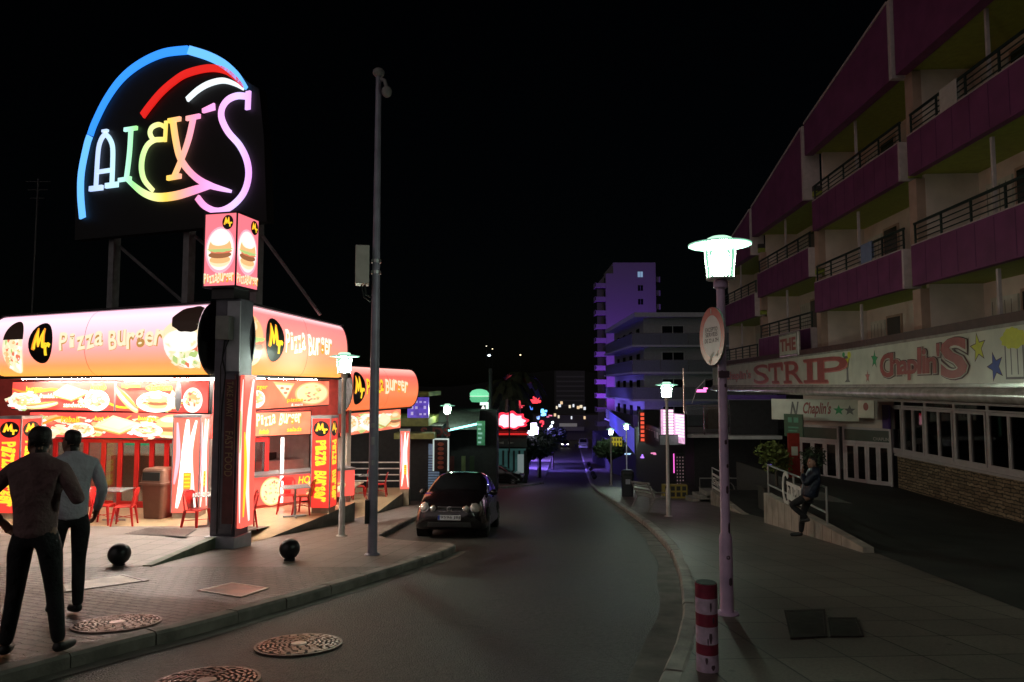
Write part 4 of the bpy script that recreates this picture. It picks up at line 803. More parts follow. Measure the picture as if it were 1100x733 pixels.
# litter bins
def rbox(b, w, d, z0, z1, t0=1.0, t1=1.0, n=5, r=.2, c=(0, 0)):
    P = []
    for sx, sy, a0 in ((1, 1, 0), (-1, 1, pi / 2), (-1, -1, pi), (1, -1, 1.5 * pi)):
        for k in range(n + 1): a = a0 + pi / 2 * k / n; P.append((sx * (.5 - r) * 1.0 + r * cos(a), sy * (.5 - r) + r * sin(a)))
    return b.prism(P, lambda x, y: (c[0] + x * w * t0, c[1] + y * d * t0, z0), lambda x, y: (c[0] + x * w * t1, c[1] + y * d * t1, z1))
q = U(172, 552, 17.1); lb = thing('litter_bin', 'brown plastic litter bin with hooded flap on the burger terrace', 'litter bin', (q.x - .05, 17.1, TB), radians(-12))
b = MB(M('bin_brown', (.16, .07, .045), .35, var=.1)); rbox(b, .62, .52, .0, .82, .82, 1, r=.12); b.build('bin_body', lb, bevel=.01)
b = MB(M('bin_rim', (.2, .1, .07), .35)); rbox(b, .70, .6, .82, .88, r=.12); rbox(b, .66, .56, .88, 1.18, 1, .9, r=.14); rbox(b, .58, .49, 1.18, 1.22, 1, .9, r=.14); b.build('bin_hood', lb, bevel=.01)
b = MB(m_irond); b.bx(-.24, .24, -.285, -.262, .93, 1.13); b.build('flap', lb)
q = G(674, 533.5); sb = thing('litter_bin', 'dark street litter bin by the kerb beyond the bench', 'litter bin', q, radians(-5))
b = MB(M('bin_black', (.02, .022, .03), .45)); rbox(b, .58, .5, 0, .95, .9, 1, r=.2); b.build('bin_body', sb); b = MB(MATS['bin_black']); rbox(b, .64, .55, .95, 1.2, 1, .95, r=.25); rbox(b, .58, .5, 1.2, 1.27, 1, .7, r=.25); b.build('bin_hood', sb)
b = MB(M('bin_label', (.4, .42, .5), .5)); b.bx(-.1, .12, -.262, -.25, .62, .85); b.build('paper_label', sb); b = MB(m_irond); b.bx(-.2, .2, -.29, -.27, 1.0, 1.12); b.build('opening', sb)
# bench
bn = thing('bench', 'slatted metal bench seen end on beside the white lamp post', 'bench', (4.72, 24.0, gz(24.0)), radians(-92)); bn.rotation_euler = (0, 0, radians(-87))
m_slat = M('bench_slat_grey', (.25, .24, .23), .5, var=.2)
def sl(x, z): return z + x * .112
b = MB(m_slat)
for k in range(5): b.box((0, -.05 + .1 * k, .44 + .005 * k), (2.6, .055, .03), ry=-.112)
b.build('seat', bn)
b = MB(m_slat)
for k in range(4): b.box((0, -.12 - .05 * k, .55 + .12 * k), (2.6, .025, .06), rx=.35, ry=-.112)
b.build('backrest', bn)
for x in (-1.2, 1.2):
    dz = x * .112
    b = MB(m_slat); b.tube([(x, .38, 0 + dz), (x, .36, .42 + dz), (x, -.08, .40 + dz), (x, -.32, .95 + dz)], .022, 6); b.tube([(x, -.3, 0 + dz), (x, -.08, .40 + dz)], .022, 6); b.tube([(x, .36, .42 + dz), (x, .34, .62 + dz), (x, -.15, .62 + dz)], .018, 6); b.build('leg_frame', bn)

# ------------------------------------------------------------------ cafe chairs and tables
def chair(label, x, y, z, rz, first=[None]):
    if first[0] is None:
        o = thing('cafe_chair', label, 'chair', (x, y, z), rz, 'red metal cafe chairs'); s = .19
        b = MB(m_red); b.prism([(-s, -s), (s, -s), (s * .9, s), (-s * .9, s)], lambda a, c: (a, c, .435), lambda a, c: (a, c, .455)); b.build('seat', o, bevel=.008)
        for sx in (-1, 1):
            for sy in (-1, 1): b = MB(m_red); b.add([(sx * .145, sy * .145, .44), (sx * .195, sy * .145, .44), (sx * .195, sy * .195, .44), (sx * .145, sy * .195, .44), (sx * .21, sy * .215, 0), (sx * .242, sy * .215, 0), (sx * .242, sy * .247, 0), (sx * .21, sy * .247, 0)], [(0, 1, 2, 3), (4, 5, 6, 7), (0, 1, 5, 4), (1, 2, 6, 5), (2, 3, 7, 6), (3, 0, 4, 7)]); b.build('leg', o)
        b = MB(m_red); b.tube([(-.18, .17, .45), (-.185, .2, .6), (-.17, .24, .78), (-.12, .26, .845), (0, .27, .855), (.12, .26, .845), (.17, .24, .78), (.185, .2, .6), (.18, .17, .45)], .018, 6)
        b.prism([(-.08, .455), (.08, .455), (.12, .84), (-.12, .84)], lambda a, c: (a, .17 + (c - .455) * .23, c), lambda a, c: (a, .185 + (c - .455) * .23, c)); b.prism([(-.165, .77), (.165, .77), (.12, .84), (-.12, .84)], lambda a, c: (a, .235 + (c - .77) * .3, c), lambda a, c: (a, .25 + (c - .77) * .3, c)); b.build('backrest', o)
        b = MB(m_red); b.tube([(-.2, -.2, .2), (.2, .2, .2)], .008, 5); b.tube([(.2, -.2, .21), (-.2, .2, .21)], .008, 5); b.build('stretcher', o)
        first[0] = o; return o
    return dup(first[0], (x, y, z), rz, label)
def table(label, x, y, z, rz=0, first=[None]):
    if first[0] is None:
        o = thing('cafe_table', label, 'table', (x, y, z), rz, 'steel topped cafe tables')
        b = MB(M('table_top_steel', (.6, .6, .6), .25, .7)); b.bx(-.33, .33, -.33, .33, .72, .745); b.build('table_top', o, bevel=.008)
        b = MB(m_steel); b.tube([(0, 0, .02), (0, 0, .72)], .03, 10); b.build('pedestal', o)
        b = MB(m_steel); b.tube([(-.28, 0, .02), (.28, 0, .02)], .02, 6); b.tube([(0, -.28, .02), (0, .28, .02)], .02, 6); b.build('foot_cross', o)
        first[0] = o; return o
    return dup(first[0], (x, y, z), rz, label)
def cx(px, Y): return U(px, 500, Y).x
chair('red metal chair in front of the brown bin facing the walking men', cx(136, 16.1), 16.1, TB, radians(-75)); chair('red metal chair half hidden by the man in the pale jumper', cx(113, 16.3), 16.3, TB, radians(95))
table('steel cafe table between the two red chairs near the brown bin', cx(125, 16.7), 16.7, TB)
chair('red metal chair just in front of the wavy pillar by the column', cx(213, 15.7), 15.7, TB, radians(70)); table('steel cafe table partly behind the corner column', cx(226, 16.0), 16.0, TB, .3)
chair('red metal chair peeking out behind the lit edge of the corner column', cx(265, 15.6), 15.6, TB, radians(-60))
table('steel cafe table before the serving counter', cx(318, 17.2), 17.2, TB, .4); chair('red metal chair tucked in on the serving counter side', cx(309, 17.75), 17.75, TB, radians(15)); chair('red metal chair beside the red lettered pillar', cx(328, 17.6), 17.6, TB, radians(-95))
table('steel cafe table on the lower terrace by the white railing', cx(397, 25.4), 25.4, TC_); chair('red metal chair on the lower terrace nearest the lamp post', cx(386, 24.6), 24.6, TC_, radians(110)); chair('red metal chair on the lower terrace close to the slim pillar', cx(409, 25.2), 25.2, TC_, radians(-85)); chair('red metal chair behind the table on the lower terrace', cx(400, 26.1), 26.1, TC_, radians(10))
rl = thing('terrace_railing', 'white horizontal bar railing closing off the lower burger terrace', 'railing', (-5.6, 27.2, TC_))
for z in (.28, .52, .76, 1.0): b = MB(m_white); b.tube([(-1.6, 0, z), (1.5, 0, z)], .025, 6); b.build('rail', rl)
for x in (-1.6, 0, 1.5): b = MB(m_white); b.tube([(x, 0, 0), (x, 0, 1.02)], .028, 6); b.build('post', rl)

# ------------------------------------------------------------------ cars
def catm(p0, p1, p2, p3, t): return tuple(.5 * (2 * b + (c - a) * t + (2 * a - 5 * b + 4 * c - d) * t * t + (3 * b - a - 3 * c + d) * t ** 3) for a, b, c, d in zip(p0, p1, p2, p3))
class Loft:
    def __init__(s, ST): s.ST = ST                       # rows: x, zbot, zbelt, ztopedge, ztop, wbot, wmid, wbelt, wtop
    def row(s, x):
        ST = s.ST; n = len(ST)
        for i in range(n - 1):
            if ST[i][0] >= x >= ST[i + 1][0]:
                t = (ST[i][0] - x) / (ST[i][0] - ST[i + 1][0]); return catm(ST[max(0, i - 1)], ST[i], ST[i + 1], ST[min(n - 1, i + 2)], t)
        return ST[0] if x > ST[0][0] else ST[-1]
    def S(s, x, v):                                     # v: -5..5, 0 = bottom... 5 = top centre; sign = side
        r = s.row(x); zm = r[1] + (r[2] - r[1]) * .48; P = [(0, r[1]), (r[5], r[1]), (r[6], zm), (r[7], r[2]), (r[8], r[3]), (0, r[4])]
        sg = 1 if v >= 0 else -1; v = min(abs(v), 4.9999); i = int(v); t = v - i
        P2 = [(-P[1][0], P[1][1])] + P + [(-P[4][0], P[4][1])]
        y, z = catm(P2[i], P2[i + 1], P2[i + 2], P2[i + 3], t); return Vector((x, sg * max(0, y), z))
    def N(s, x, v):
        a = s.S(x + .01, v) - s.S(x - .01, v); c = s.S(x, v + .02) - s.S(x, v - .02); n = a.cross(c)
        if n.length < 1e-9: return Vector((0, 0, 1))
        n.normalize(); p = s.S(x, v); 
        if n.dot(Vector((0, p.y, p.z - .6))) < 0: n = -n
        return n
    def body(s, b, nx=46, nv=24):
        x0, x1 = s.ST[0][0], s.ST[-1][0]; X = [x0 + (x1 - x0) * (.5 - .5 * cos(pi * i / nx)) for i in range(nx + 1)]; vs = [5 * k / nv for k in range(nv + 1)]
        ring = vs + [-v for v in vs[-2:0:-1]]; m = len(ring)
        b.add([s.S(x, v) for x in X for v in ring], [(i * m + k, i * m + (k + 1) % m, (i + 1) * m + (k + 1) % m, (i + 1) * m + k) for i in range(nx) for k in range(m)] + [tuple(range(m)), tuple(nx * m + k for k in range(m))])
    def patch(s, b, f, nu=10, nv=6, off=.007):          # f(u, w) -> (x, v)
        V = []
        for i in range(nu + 1):
            for k in range(nv + 1): x, v = f(i / nu, k / nv); V.append(s.S(x, v) + s.N(x, v) * off)
        b.add(V, [(i * (nv + 1) + k, i * (nv + 1) + k + 1, (i + 1) * (nv + 1) + k + 1, (i + 1) * (nv + 1) + k) for i in range(nu) for k in range(nv)])
HATCH = [(1.95, .34, .60, .62, .64, .52, .60, .50, .38), (1.90, .24, .68, .71, .74, .66, .72, .62, .5), (1.72, .18, .76, .82, .86, .75, .80, .70, .6), (1.45, .17, .83, .90, .94, .78, .82, .73, .63), (1.15, .17, .89, .96, 1.0, .78, .83, .75, .65), (.9, .17, .92, 1.0, 1.05, .78, .83, .76, .65), (.55, .17, .94, 1.2, 1.25, .78, .83, .77, .6), (.2, .17, .95, 1.36, 1.42, .78, .83, .77, .56), (-.4, .17, .96, 1.4, 1.47, .78, .83, .77, .55), (-1.0, .17, .97, 1.37, 1.44, .78, .82, .76, .53), (-1.45, .2, .98, 1.28, 1.34, .76, .81, .73, .5), (-1.75, .25, .96, 1.08, 1.12, .72, .78, .69, .5), (-1.9, .32, .85, .92, .94, .62, .7, .6, .45)]
VANST = [(2.2, .36, .8, .84, .88, .7, .76, .66, .5), (2.1, .28, .95, 1.0, 1.05, .8, .86, .76, .6), (1.7, .22, 1.1, 1.2, 1.25, .86, .9, .82, .7), (1.35, .22, 1.15, 1.5, 1.56, .86, .92, .84, .7), (.9, .22, 1.2, 1.85, 1.92, .86, .92, .86, .7), (0, .22, 1.2, 1.9, 1.97, .86, .92, .86, .72), (-1.6, .22, 1.2, 1.9, 1.96, .86, .92, .86, .72), (-2.1, .24, 1.18, 1.82, 1.88, .84, .9, .84, .7), (-2.2, .34, 1.1, 1.7, 1.75, .76, .84, .76, .62)]
m_cglass = M('car_glass', (.012, .013, .015), .06, spec=.7, var=0, coat=.6); m_tyre = M('tyre_rubber', (.015, .015, .015), .8, var=0); m_rim = M('wheel_rim', (.35, .35, .36), .35, .8); m_chrome = M('chrome', (.75, .75, .75), .12, 1, var=0)
def wheel(car, x, y, r=.30, w=.19):
    b = MB(M('wheel_arch', (.006, .006, .006), .9, var=0)); sg = 1 if y > 0 else -1
    def cyl(b, prof, x, seg=28):
        o = len(b.V); b.lathe(prof, (0, 0, 0), seg)
        for i in range(o, len(b.V)): v = b.V[i]; b.V[i] = (x + v[0], sg * v[2], r + v[1])
    cyl(b, [(r + .07, abs(y) - .2), (r + .07, abs(y) + .075), (r - .02, abs(y) + .078)], x); b.build('wheel_arch', car)
    b = MB(m_tyre); cyl(b, [(r * .6, abs(y) - .1), (r, abs(y) - .1), (r, abs(y) + .07), (r * .93, abs(y) + .094), (r * .66, abs(y) + .09)], x); t = b.build('wheel', car, smooth=40)
    b = MB(m_rim); cyl(b, [(r * .66, abs(y) + .06), (r * .66, abs(y) + .092), (r * .6, abs(y) + .085), (r * .2, abs(y) + .1), (.02, abs(y) + .1)], x, 20)
    for k in range(6):
        a = pi * k / 3; b.box((x + .42 * r * cos(a), sg * (abs(y) + .098), r + .42 * r * sin(a)), (.34 * r, .012, .05), ry=-a)
    b.build('rim', t)
def car(name, label, x, y, rz, col, lights=None, plate=None, emblem=False, st=HATCH, group=None, van=False, pitch=SL, hi=True):
    z = gz(y) + ROADH + .004 if isinstance(hi, bool) else hi
    o = thing(name, label, 'van' if van else 'car', (x, y, z), rz, group); o.rotation_euler = (0, -pitch, rz); lf = Loft(st)
    m = M('car_paint_' + name + str(len(MATS)), col, .22, .25, spec=.6, var=.05, coat=.9)
    b = MB(m); lf.body(b); b.build('body', o, smooth=50)
    k = 1.15 if van else 1.0; xw0, xw1 = (1.62, .95) if van else (.88, .26)
    b = MB(m_cglass); lf.patch(b, lambda u, w: (xw0 + (xw1 - xw0) * u, (4.12 + .88 * w * 2) if w < .5 else -(4.12 + .88 * (1 - w) * 2)), 8, 12); b.build('windscreen', o, smooth=60)
    for sg in (1, -1):
        for (xa, xb2, xc, xd) in (((1.0, .5, .75, .5), (.42, -.5, .42, -.5)) if van else ((.62, -.28, .2, -.28), (-.36, -1.28, -.36, -1.08))):
            b = MB(m_cglass); lf.patch(b, lambda u, w: ((xa + (xb2 - xa) * u) * (1 - w) + (xc + (xd - xc) * u) * w, sg * (3.12 + .74 * w)), 8, 5); b.build('side_window', o, smooth=60)
        xm = 1.15 if van else .62; zm = 1.25 if van else .98; b = MB(m); b.ball((xm, sg * (.92 if van else .88), zm), .1, 12, 8, (.6, 1.0, .75)); b.tube([(xm, sg * .74, zm - .03), (xm, sg * .85, zm)], .02, 6); b.build('mirror', o, smooth=60)
        for xx in (-.2, -1.0): 
            b = MB(m_chrome if False else m); c = lf.S(xx, sg * 2.75); b.box((c.x, c.y + sg * .012, c.z), (.16, .03, .028)); b.build('door_handle', o)
        b = MB(M('panel_gap', (.003, .003, .003), .8, var=0))
        for xx in (.72, -.32, -1.05): lf.patch(b, lambda u, w, xx=xx: (xx + .01 * (w - .5), sg * (1.3 + 1.75 * u)), 8, 1, .003)
        b.build('door_seam', o)
    b = MB(m_cglass); r0, r1 = (-2.12, -2.19) if van else (-1.42, -1.72); lf.patch(b, lambda u, w: (r0 + (r1 - r0) * u, (4.15 + .85 * w * 2) if w < .5 else -(4.15 + .85 * (1 - w) * 2)), 6, 10); b.build('rear_window', o, smooth=60)
    for xx in ((1.4, -1.4) if van else (1.22, -1.22)):
        for sg in (1, -1): wheel(o, xx, sg * (.80 if van else .755), .33 if van else .30)
    xf = st[0][0]
    def fx(y, z):                                        # front surface x at y, z
        best = (9, 0)
        for i in range(60):
            x2 = xf - .6 * i / 60
            for v in (1.2, 1.6, 2, 2.4, 2.8, 3.2, 3.6, 4, 4.3, 4.6):
                p = lf.S(x2, v); d = (p.y - abs(y)) ** 2 + (p.z - z) ** 2
                if d < best[0]: best = (d, x2)
        return best[1]
    ml = lights if lights else M('headlamp_glass', (.5, .48, .45), .1, .3, coat=1)
    for sg in (1, -1):
        for (yy, zz, r, nm) in ((.585, .68, .115, 'headlight'), (.385, .655, .075, 'indicator_lamp')) if not van else ((.62, .82, .13, 'headlight'),):
            x2 = fx(yy, zz) if hi is True or True else xf; tilt = sg * .35 * (1 if r > .1 else .7)
            b = MB(ml); pr = [(r, 0), (r * .92, .03), (r * .6, .055), (.01, .065)]; q = len(b.V); b.lathe(pr, (0, 0, 0), 20)
            T = Matrix.Translation((x2 - .01, sg * yy, zz)) @ Matrix.Rotation(tilt, 4, 'Z') @ Matrix.Rotation(radians(90 - 22), 4, 'Y'); b.V = [tuple(T @ Vector(v)) for v in b.V]; h = b.build(nm, o, smooth=60)
            b = MB(m_chrome); b.lathe([(r * 1.0, -.02), (r * 1.1, -.01), (r * 1.1, .012), (r * .99, .02)], (0, 0, 0), 20); b.V = [tuple(T @ Vector(v)) for v in b.V]; b.build('trim_ring', h, smooth=40)
    b = MB(M('grille_black', (.006, .006, .006), .5, var=0)); b.bx(xf - .12, xf - .005, -.27, .27, .60, .69) if not van else b.bx(xf - .1, xf + .003, -.45, .45, .62, .8)
    gr = b.build('grille', o); b = MB(m_chrome)
    if not van: b.box((xf - .004, 0, .695), (.02, .56, .012)); b.box((xf - .002, 0, .6), (.02, .5, .01))
    else: b.box((xf + .004, 0, .8), (.02, .9, .02))
    b.build('trim_bar', gr)
    b = MB(M('bumper_black', (.008, .008, .009), .55, var=0)); b.bx(xf - .16, xf + .01, -.5, .5, .24, .36); b.build('lower_intake', o, bevel=.02)
    if emblem:
        b = MB(m_chrome); b.lathe([(.062, 0), (.062, .012), (.05, .014)], (0, 0, 0), 24); b.V = [(xf + .008 + z, x, .648 + y) for x, y, z in b.V]; e = b.build('emblem', o)
        b = MB(MATS['grille_black']); b.lathe([(.049, 0), (.049, .0145), (.01, .0147)], (0, 0, 0), 24); b.V = [(xf + .008 + z, x, .648 + y) for x, y, z in b.V]; b.build('emblem_field', e)
        b = MB(m_chrome)
        for sh in (sh_text('V', -.024, .0, .024, .04, .01), sh_text('W', -.036, -.042, .036, -.003, .01)): b.stamp(sh, lambda a, c: (xf + .0245, a, .648 + c))
        b.build('emblem_letters', e)
    if plate:
        xp = xf + .022; b = MB(M('plate_white', (.75, .76, .8), .4, var=.04)); b.bx(xp - .014, xp, -.26, .26, .405, .515); p = b.build('number_plate', o)
        b = MB(M('plate_blue', (.03, .08, .5), .4)); b.stamp(sh_rect(-.258, .408, -.215, .512), lambda a, c: (xp + .002, a, c)); b.build('blue_band', p)
        b = MB(M('plate_ink', (.02, .02, .025), .5)); b.stamp(sh_text(plate, -.2, .425, .245, .495, .008), lambda a, c: (xp + .002, a, c)); b.build('plate_lettering', p)
    return o
fw = radians(-90 - 4)
car('parked_hatchback', 'dark round headlamp hatchback parked nose towards the camera in the bay', -1.30, 17.7, fw, (.012, .008, .010), plate='9596 JBJ', emblem=True)
# ------------------------------------------------------------------ hotel over the bar
m_purp = M('purple_balcony_paint', (.165, .042, .12), .6, var=.18, vs=2); m_lime = M('lime_soffit_paint', (.28, .33, .05), .6, var=.12); m_hw = M('hotel_wall_pink', (.68, .55, .49), .7, var=.1, vs=2)
m_hcol = M('hotel_column', (.42, .28, .22), .7, var=.15, vs=2); m_hrail = M('hotel_rail_green', (.025, .04, .035), .45, .2); m_edge = M('pale_edge_render', (.5, .42, .42), .7, var=.12); m_hd = M('hotel_dark_glass', (.012, .014, .016), .08, coat=.5, var=0); m_shut = M('white_shutter', (.62, .58, .52), .6, var=.1)
HX = lambda Y: 10 + .048 * Y
H = Face((HX(44.7), 44.7), (HX(5.1), 5.1), 0); BW = H.L / 6
ho = thing('hotel', 'four storey hotel with purple balconies and lime green ceilings above the bar', 'hotel', H.loc, H.rz)
FL = [1.3, 4.3, 7.3, 10.2]; DEP = 1.7
OFF = [-3.2, -2.4, -1.6, 0, 0, 0]; TOPZ = [7.3, 8.6, 9.9, 11.3, 12.4, 13.5, 14.6]
for k in range(1, 6):
    x0, x1 = k * BW + .17, (k + 1) * BW - .33; of = OFF[k]; fl = [z + of for z in FL]
    b = MB(m_hw); b.bx(k * BW, (k + 1) * BW - .004, DEP, DEP + 9, 1.45 if of == 0 else fl[1] + .1, fl[3]); b.bx(k * BW + .02, k * BW + .16, 0.3, DEP - .004, (1.45 if of == 0 else fl[1] + .1), fl[3]); b.build('wall', ho)
    for z in fl[:3]:
        if z < 1: continue
        b = MB(m_lime); b.bx(k * BW + .02, (k + 1) * BW - .02, .05, DEP - .004, z, z + .18); b.build('ceiling', ho)
        top = z + 3.0 - .12
        b = MB(m_purp); b.bx(x0, x1, -.15, .04, z - .06, z + 1.02); b.mat(M('panel_joint', (.09, .02, .08), .7))
        for i in range(1, 9): b.box((x0 + (x1 - x0) * i / 9, -.152, z + .48), (.02, .006, 1.0))
        p = b.build('balcony', ho)
        b = MB(m_edge); b.bx(x1 + .002, x1 + .1, -.152, .3, z - .06, z + 1.03); b.bx(x0, x1, -.16, .05, z + 1.022, z + 1.05); b.build('edge_trim', p)
        b = MB(m_hrail); n = 6
        for q in (1.18, 1.32, 1.46, 1.62): b.box(((x0 + x1) / 2, -.05, z + q), (x1 - x0, .05 if q > 1.6 else .025, .06 if q > 1.6 else .025))
        for i in range(n): b.box((x0 + .05 + (x1 - x0 - .1) * i / (n - 1), -.05, z + 1.33), (.05, .04, .58))
        b.build('railing', p)
        b = MB(m_hcol); b.bx((k + 1) * BW - .33 + .1, (k + 1) * BW + .15, .06, .55, z + .19, top); b.build('column', ho)
        b = MB(m_edge); b.bx((x0 + x1) / 2 - .035, (x0 + x1) / 2 + .035, .08, .15, z + .19, top); b.build('balcony_post', ho)
        for half in (0, 1):
            a = x0 + (x1 - x0) * (.5 * half) + .35
            b = MB(m_shut); b.bx(a, a + 1.0, DEP - .06, DEP - .006, z + .2, z + 2.55); sh = b.build('shutter', ho)
            b = MB(M('shutter_gap', (.2, .17, .15), .8)); 
            for i in range(4): b.bx(a + .05 + .24 * i, a + .07 + .24 * i, DEP - .066, DEP - .061, z + .3, z + 2.45)
            b.build('slat_gap', sh)
            b = MB(m_hcol); b.bx(a + 1.1, a + 2.1, DEP - .05, DEP - .006, z + .2, z + 2.65); d = b.build('balcony_door', ho)
            b = MB(m_hd); b.bx(a + 1.18, a + 2.02, DEP - .06, DEP - .052, z + .25, z + 2.57); b.build('pane', d)
    b = MB(m_lime); b.bx(k * BW, (k + 1) * BW - .004, 0, DEP + 9, fl[3], fl[3] + .2); b.build('ceiling', ho)
    zb0 = fl[3] - .08; za, zc = TOPZ[k], TOPZ[k + 1] - .05
    b = MB(m_purp); b.plate([(x0 - .15, zb0), (x1, zb0), (x1, zc), (x0 - .15, za)], -.3, .0); f = b.build('roof_fascia', ho)
    b = MB(m_edge); b.plate([(x1 + .002, zb0), (x1 + .17, zb0), (x1 + .17, zc + .08), (x1 + .002, zc + .05)], -.31, .3); b.plate([(x0 - .15, za + .005), (x1, zc + .005), (x1, zc + .08), (x0 - .15, za + .08)], -.33, .02); b.build('edge_trim', f)
for k in range(1, 6): b = MB(M('hotel_roof', (.05, .04, .045), .8)); b.bx(k * BW, (k + 1) * BW - .004, .0, DEP + 9, FL[3] + OFF[k] + .21, FL[3] + OFF[k] + .4); b.build('roof', ho)
for k, z, u, kind in ((4, 7.3, .3, 'towel'), (3, 4.3, .62, 'towel'), (4, 4.3, .7, 'unit'), (3, 7.3, .3, 'unit'), (4, 1.3, .35, 'unit')):
    x = k * BW + BW * u; p = H.at(x, .5, z)
    if kind == 'unit': b = MB(M('unit_white', (.6, .6, .58), .5)); b.bx(-.4, .4, .9, 1.15, .35, .9); o = solo(b, 'cooling_unit', {(4, 4.3): 'white cooling unit on the middle balcony of the nearest bay', (3, 7.3): 'white cooling unit on the top balcony of the second hotel bay', (4, 1.3): 'white cooling unit on the lowest balcony of the nearest bay'}[(k, z)], 'cooling unit', H.at(x, 0, z + .15), H.rz); b = MB(m_irond); b.lathe([(.2, 0), (.2, .01)], (0, 0, 0), 20); b.V = [(x2 - .12, .895 - z2, .62 + y2) for x2, y2, z2 in b.V]; b.build('fan_grille', o)
    if kind == 'towel': b = MB(M('towel_' + str(k), (.5, .45, .42) if k == 4 else (.2, .25, .4), .9)); b.bx(-.35, .35, -.09, -.075, 1.0, 1.66); b.bx(-.35, .35, -.025, -.01, 1.15, 1.66); b.bx(-.35, .35, -.09, -.01, 1.655, 1.67); solo(b, 'towel', 'pale towel over the top balcony rail of the nearest bay' if k == 4 else 'bluish towel over a middle balcony rail of the hotel', 'towel', H.at(x, 0, z), H.rz)
# ground floor: stone wall, windows, doors
m_stone = TILE('stacked_stone', (.46, .32, .21), (.22, .145, .09), (.05, .04, .03), .34, .10, .016, off=.31, rough=.75, bump=1.0, warp=.11, dirt=.4, ds=1.5, noise=.3, plane='XZ')
m_wframe = M('window_frame_pinkwhite', (.55, .47, .48), .5, var=.08); m_wg = GLASS('bar_glass', alpha=.5, rough=.03)
B = Face((13.65, 24.4), (12.95, 12.0), TG)
bar = thing('bar', 'stone clad bar with tall folding windows and glazed doors under the hotel', 'bar', B.loc, B.rz); L = B.L
zsill = B.px(960, 489)[1]
b = MB(m_stone); b.bx(0, L, 0, .25, -.3, zsill); b.build('stone_wall', bar)
b = MB(m_wframe); b.bx(-.05, L, -.08, .28, zsill + .002, zsill + .07); b.build('window_sill', bar)
b = MB(m_hw); b.bx(-.1, L, 0.02, .25, zsill + 1.98, 3.3); b.build('wall', bar)
edges = [B.px(px, 460)[0] for px in (958, 970.5, 994.5, 1026, 1062, 1112, 1170)]
zt = zsill + 1.74; ztop = zsill + 1.97
for k, (x0, x1) in enumerate(zip(edges, edges[1:])):
    b = MB(m_wframe); w = .06
    for q in (x0, x1 - w): b.bx(q, q + w, -.03, .08, zsill + .075, ztop)
    b.bx(x0 + w, x1 - w, -.03, .08, zt, zt + .05); b.bx(x0 + w, x1 - w, -.03, .08, ztop - .06, ztop); b.bx(x0 + w, x1 - w, -.03, .08, zsill + .075, zsill + .18)
    fr = b.build('window', bar)
    xs = [x0 + w, x1 - w] if k == 0 else [x0 + w, (x0 + x1) / 2, x1 - w]
    for a, c in zip(xs, xs[1:]):
        b = MB(m_wframe); s = .06
        b.bx(a + .005, a + s, -.06, .02, zsill + .185, zt - .01); b.bx(c - s, c - .005, -.06, .02, zsill + .185, zt - .01); b.bx(a + s, c - s, -.06, .02, zsill + .185, zsill + .27); b.bx(a + s, c - s, -.06, .02, zt - .09, zt - .01); b.build('sash', fr)
        b = MB(m_wg); b.bx(a + s, c - s, -.02, -.01, zsill + .27, zt - .09); b.build('pane', fr)
    b = MB(m_wg); b.bx(x0 + w, x1 - w, 0, .01, zt + .05, ztop - .06); b.build('transom_pane', fr)
# room behind the windows
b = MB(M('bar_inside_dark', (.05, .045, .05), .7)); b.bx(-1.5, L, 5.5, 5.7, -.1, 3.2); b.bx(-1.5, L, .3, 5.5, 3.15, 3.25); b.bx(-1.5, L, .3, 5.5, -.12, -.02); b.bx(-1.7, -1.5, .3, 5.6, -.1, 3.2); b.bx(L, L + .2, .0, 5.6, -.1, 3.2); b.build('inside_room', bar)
for nm, col, s, x, z, w, h in (('red', (1, .05, .05), 1.6, .4, 1.9, .9, .18), ('blue_white', (.4, .8, 1), 1.4, .35, 1.6, 1.0, .2), ('teal', (.02, .5, .35), .4, 2.6, 1.75, .7, .5), ('pale_blue', (.5, .7, 1), .8, 2.5, 1.0, .5, .3), ('blue', (.08, .2, .8), .4, 4.4, .95, .12, .6)):
    b = MB(E('bar_inside_' + nm, col, s, False, .5, 8)); b.bx(x, x + w, 1.2, 1.24, z, z + h); b.build('lit_display', bar)
D = Face((11.55, 27.2), (13.6, 24.45), TG)
m_dbl = GLASS('door_glass', alpha=.45, rough=.03)
b = MB(m_hw); b.bx(0, D.L, 0.02, .2, 2.05, 3.3); tmp = b; o = tmp.build('door_wall', None); o.parent = bar; 
Mi = root_matrix(bar).inverted() @ (Matrix.Translation(D.loc) @ Matrix.Rotation(D.rz, 4, 'Z')); o.data.transform(Mi)
def d_part(b, name, parent): o = b.build(name, None); o.data.transform(Mi); o.parent = parent; return o
dx = [D.px(px, 490)[0] for px in (868, 900, 908, 958)]
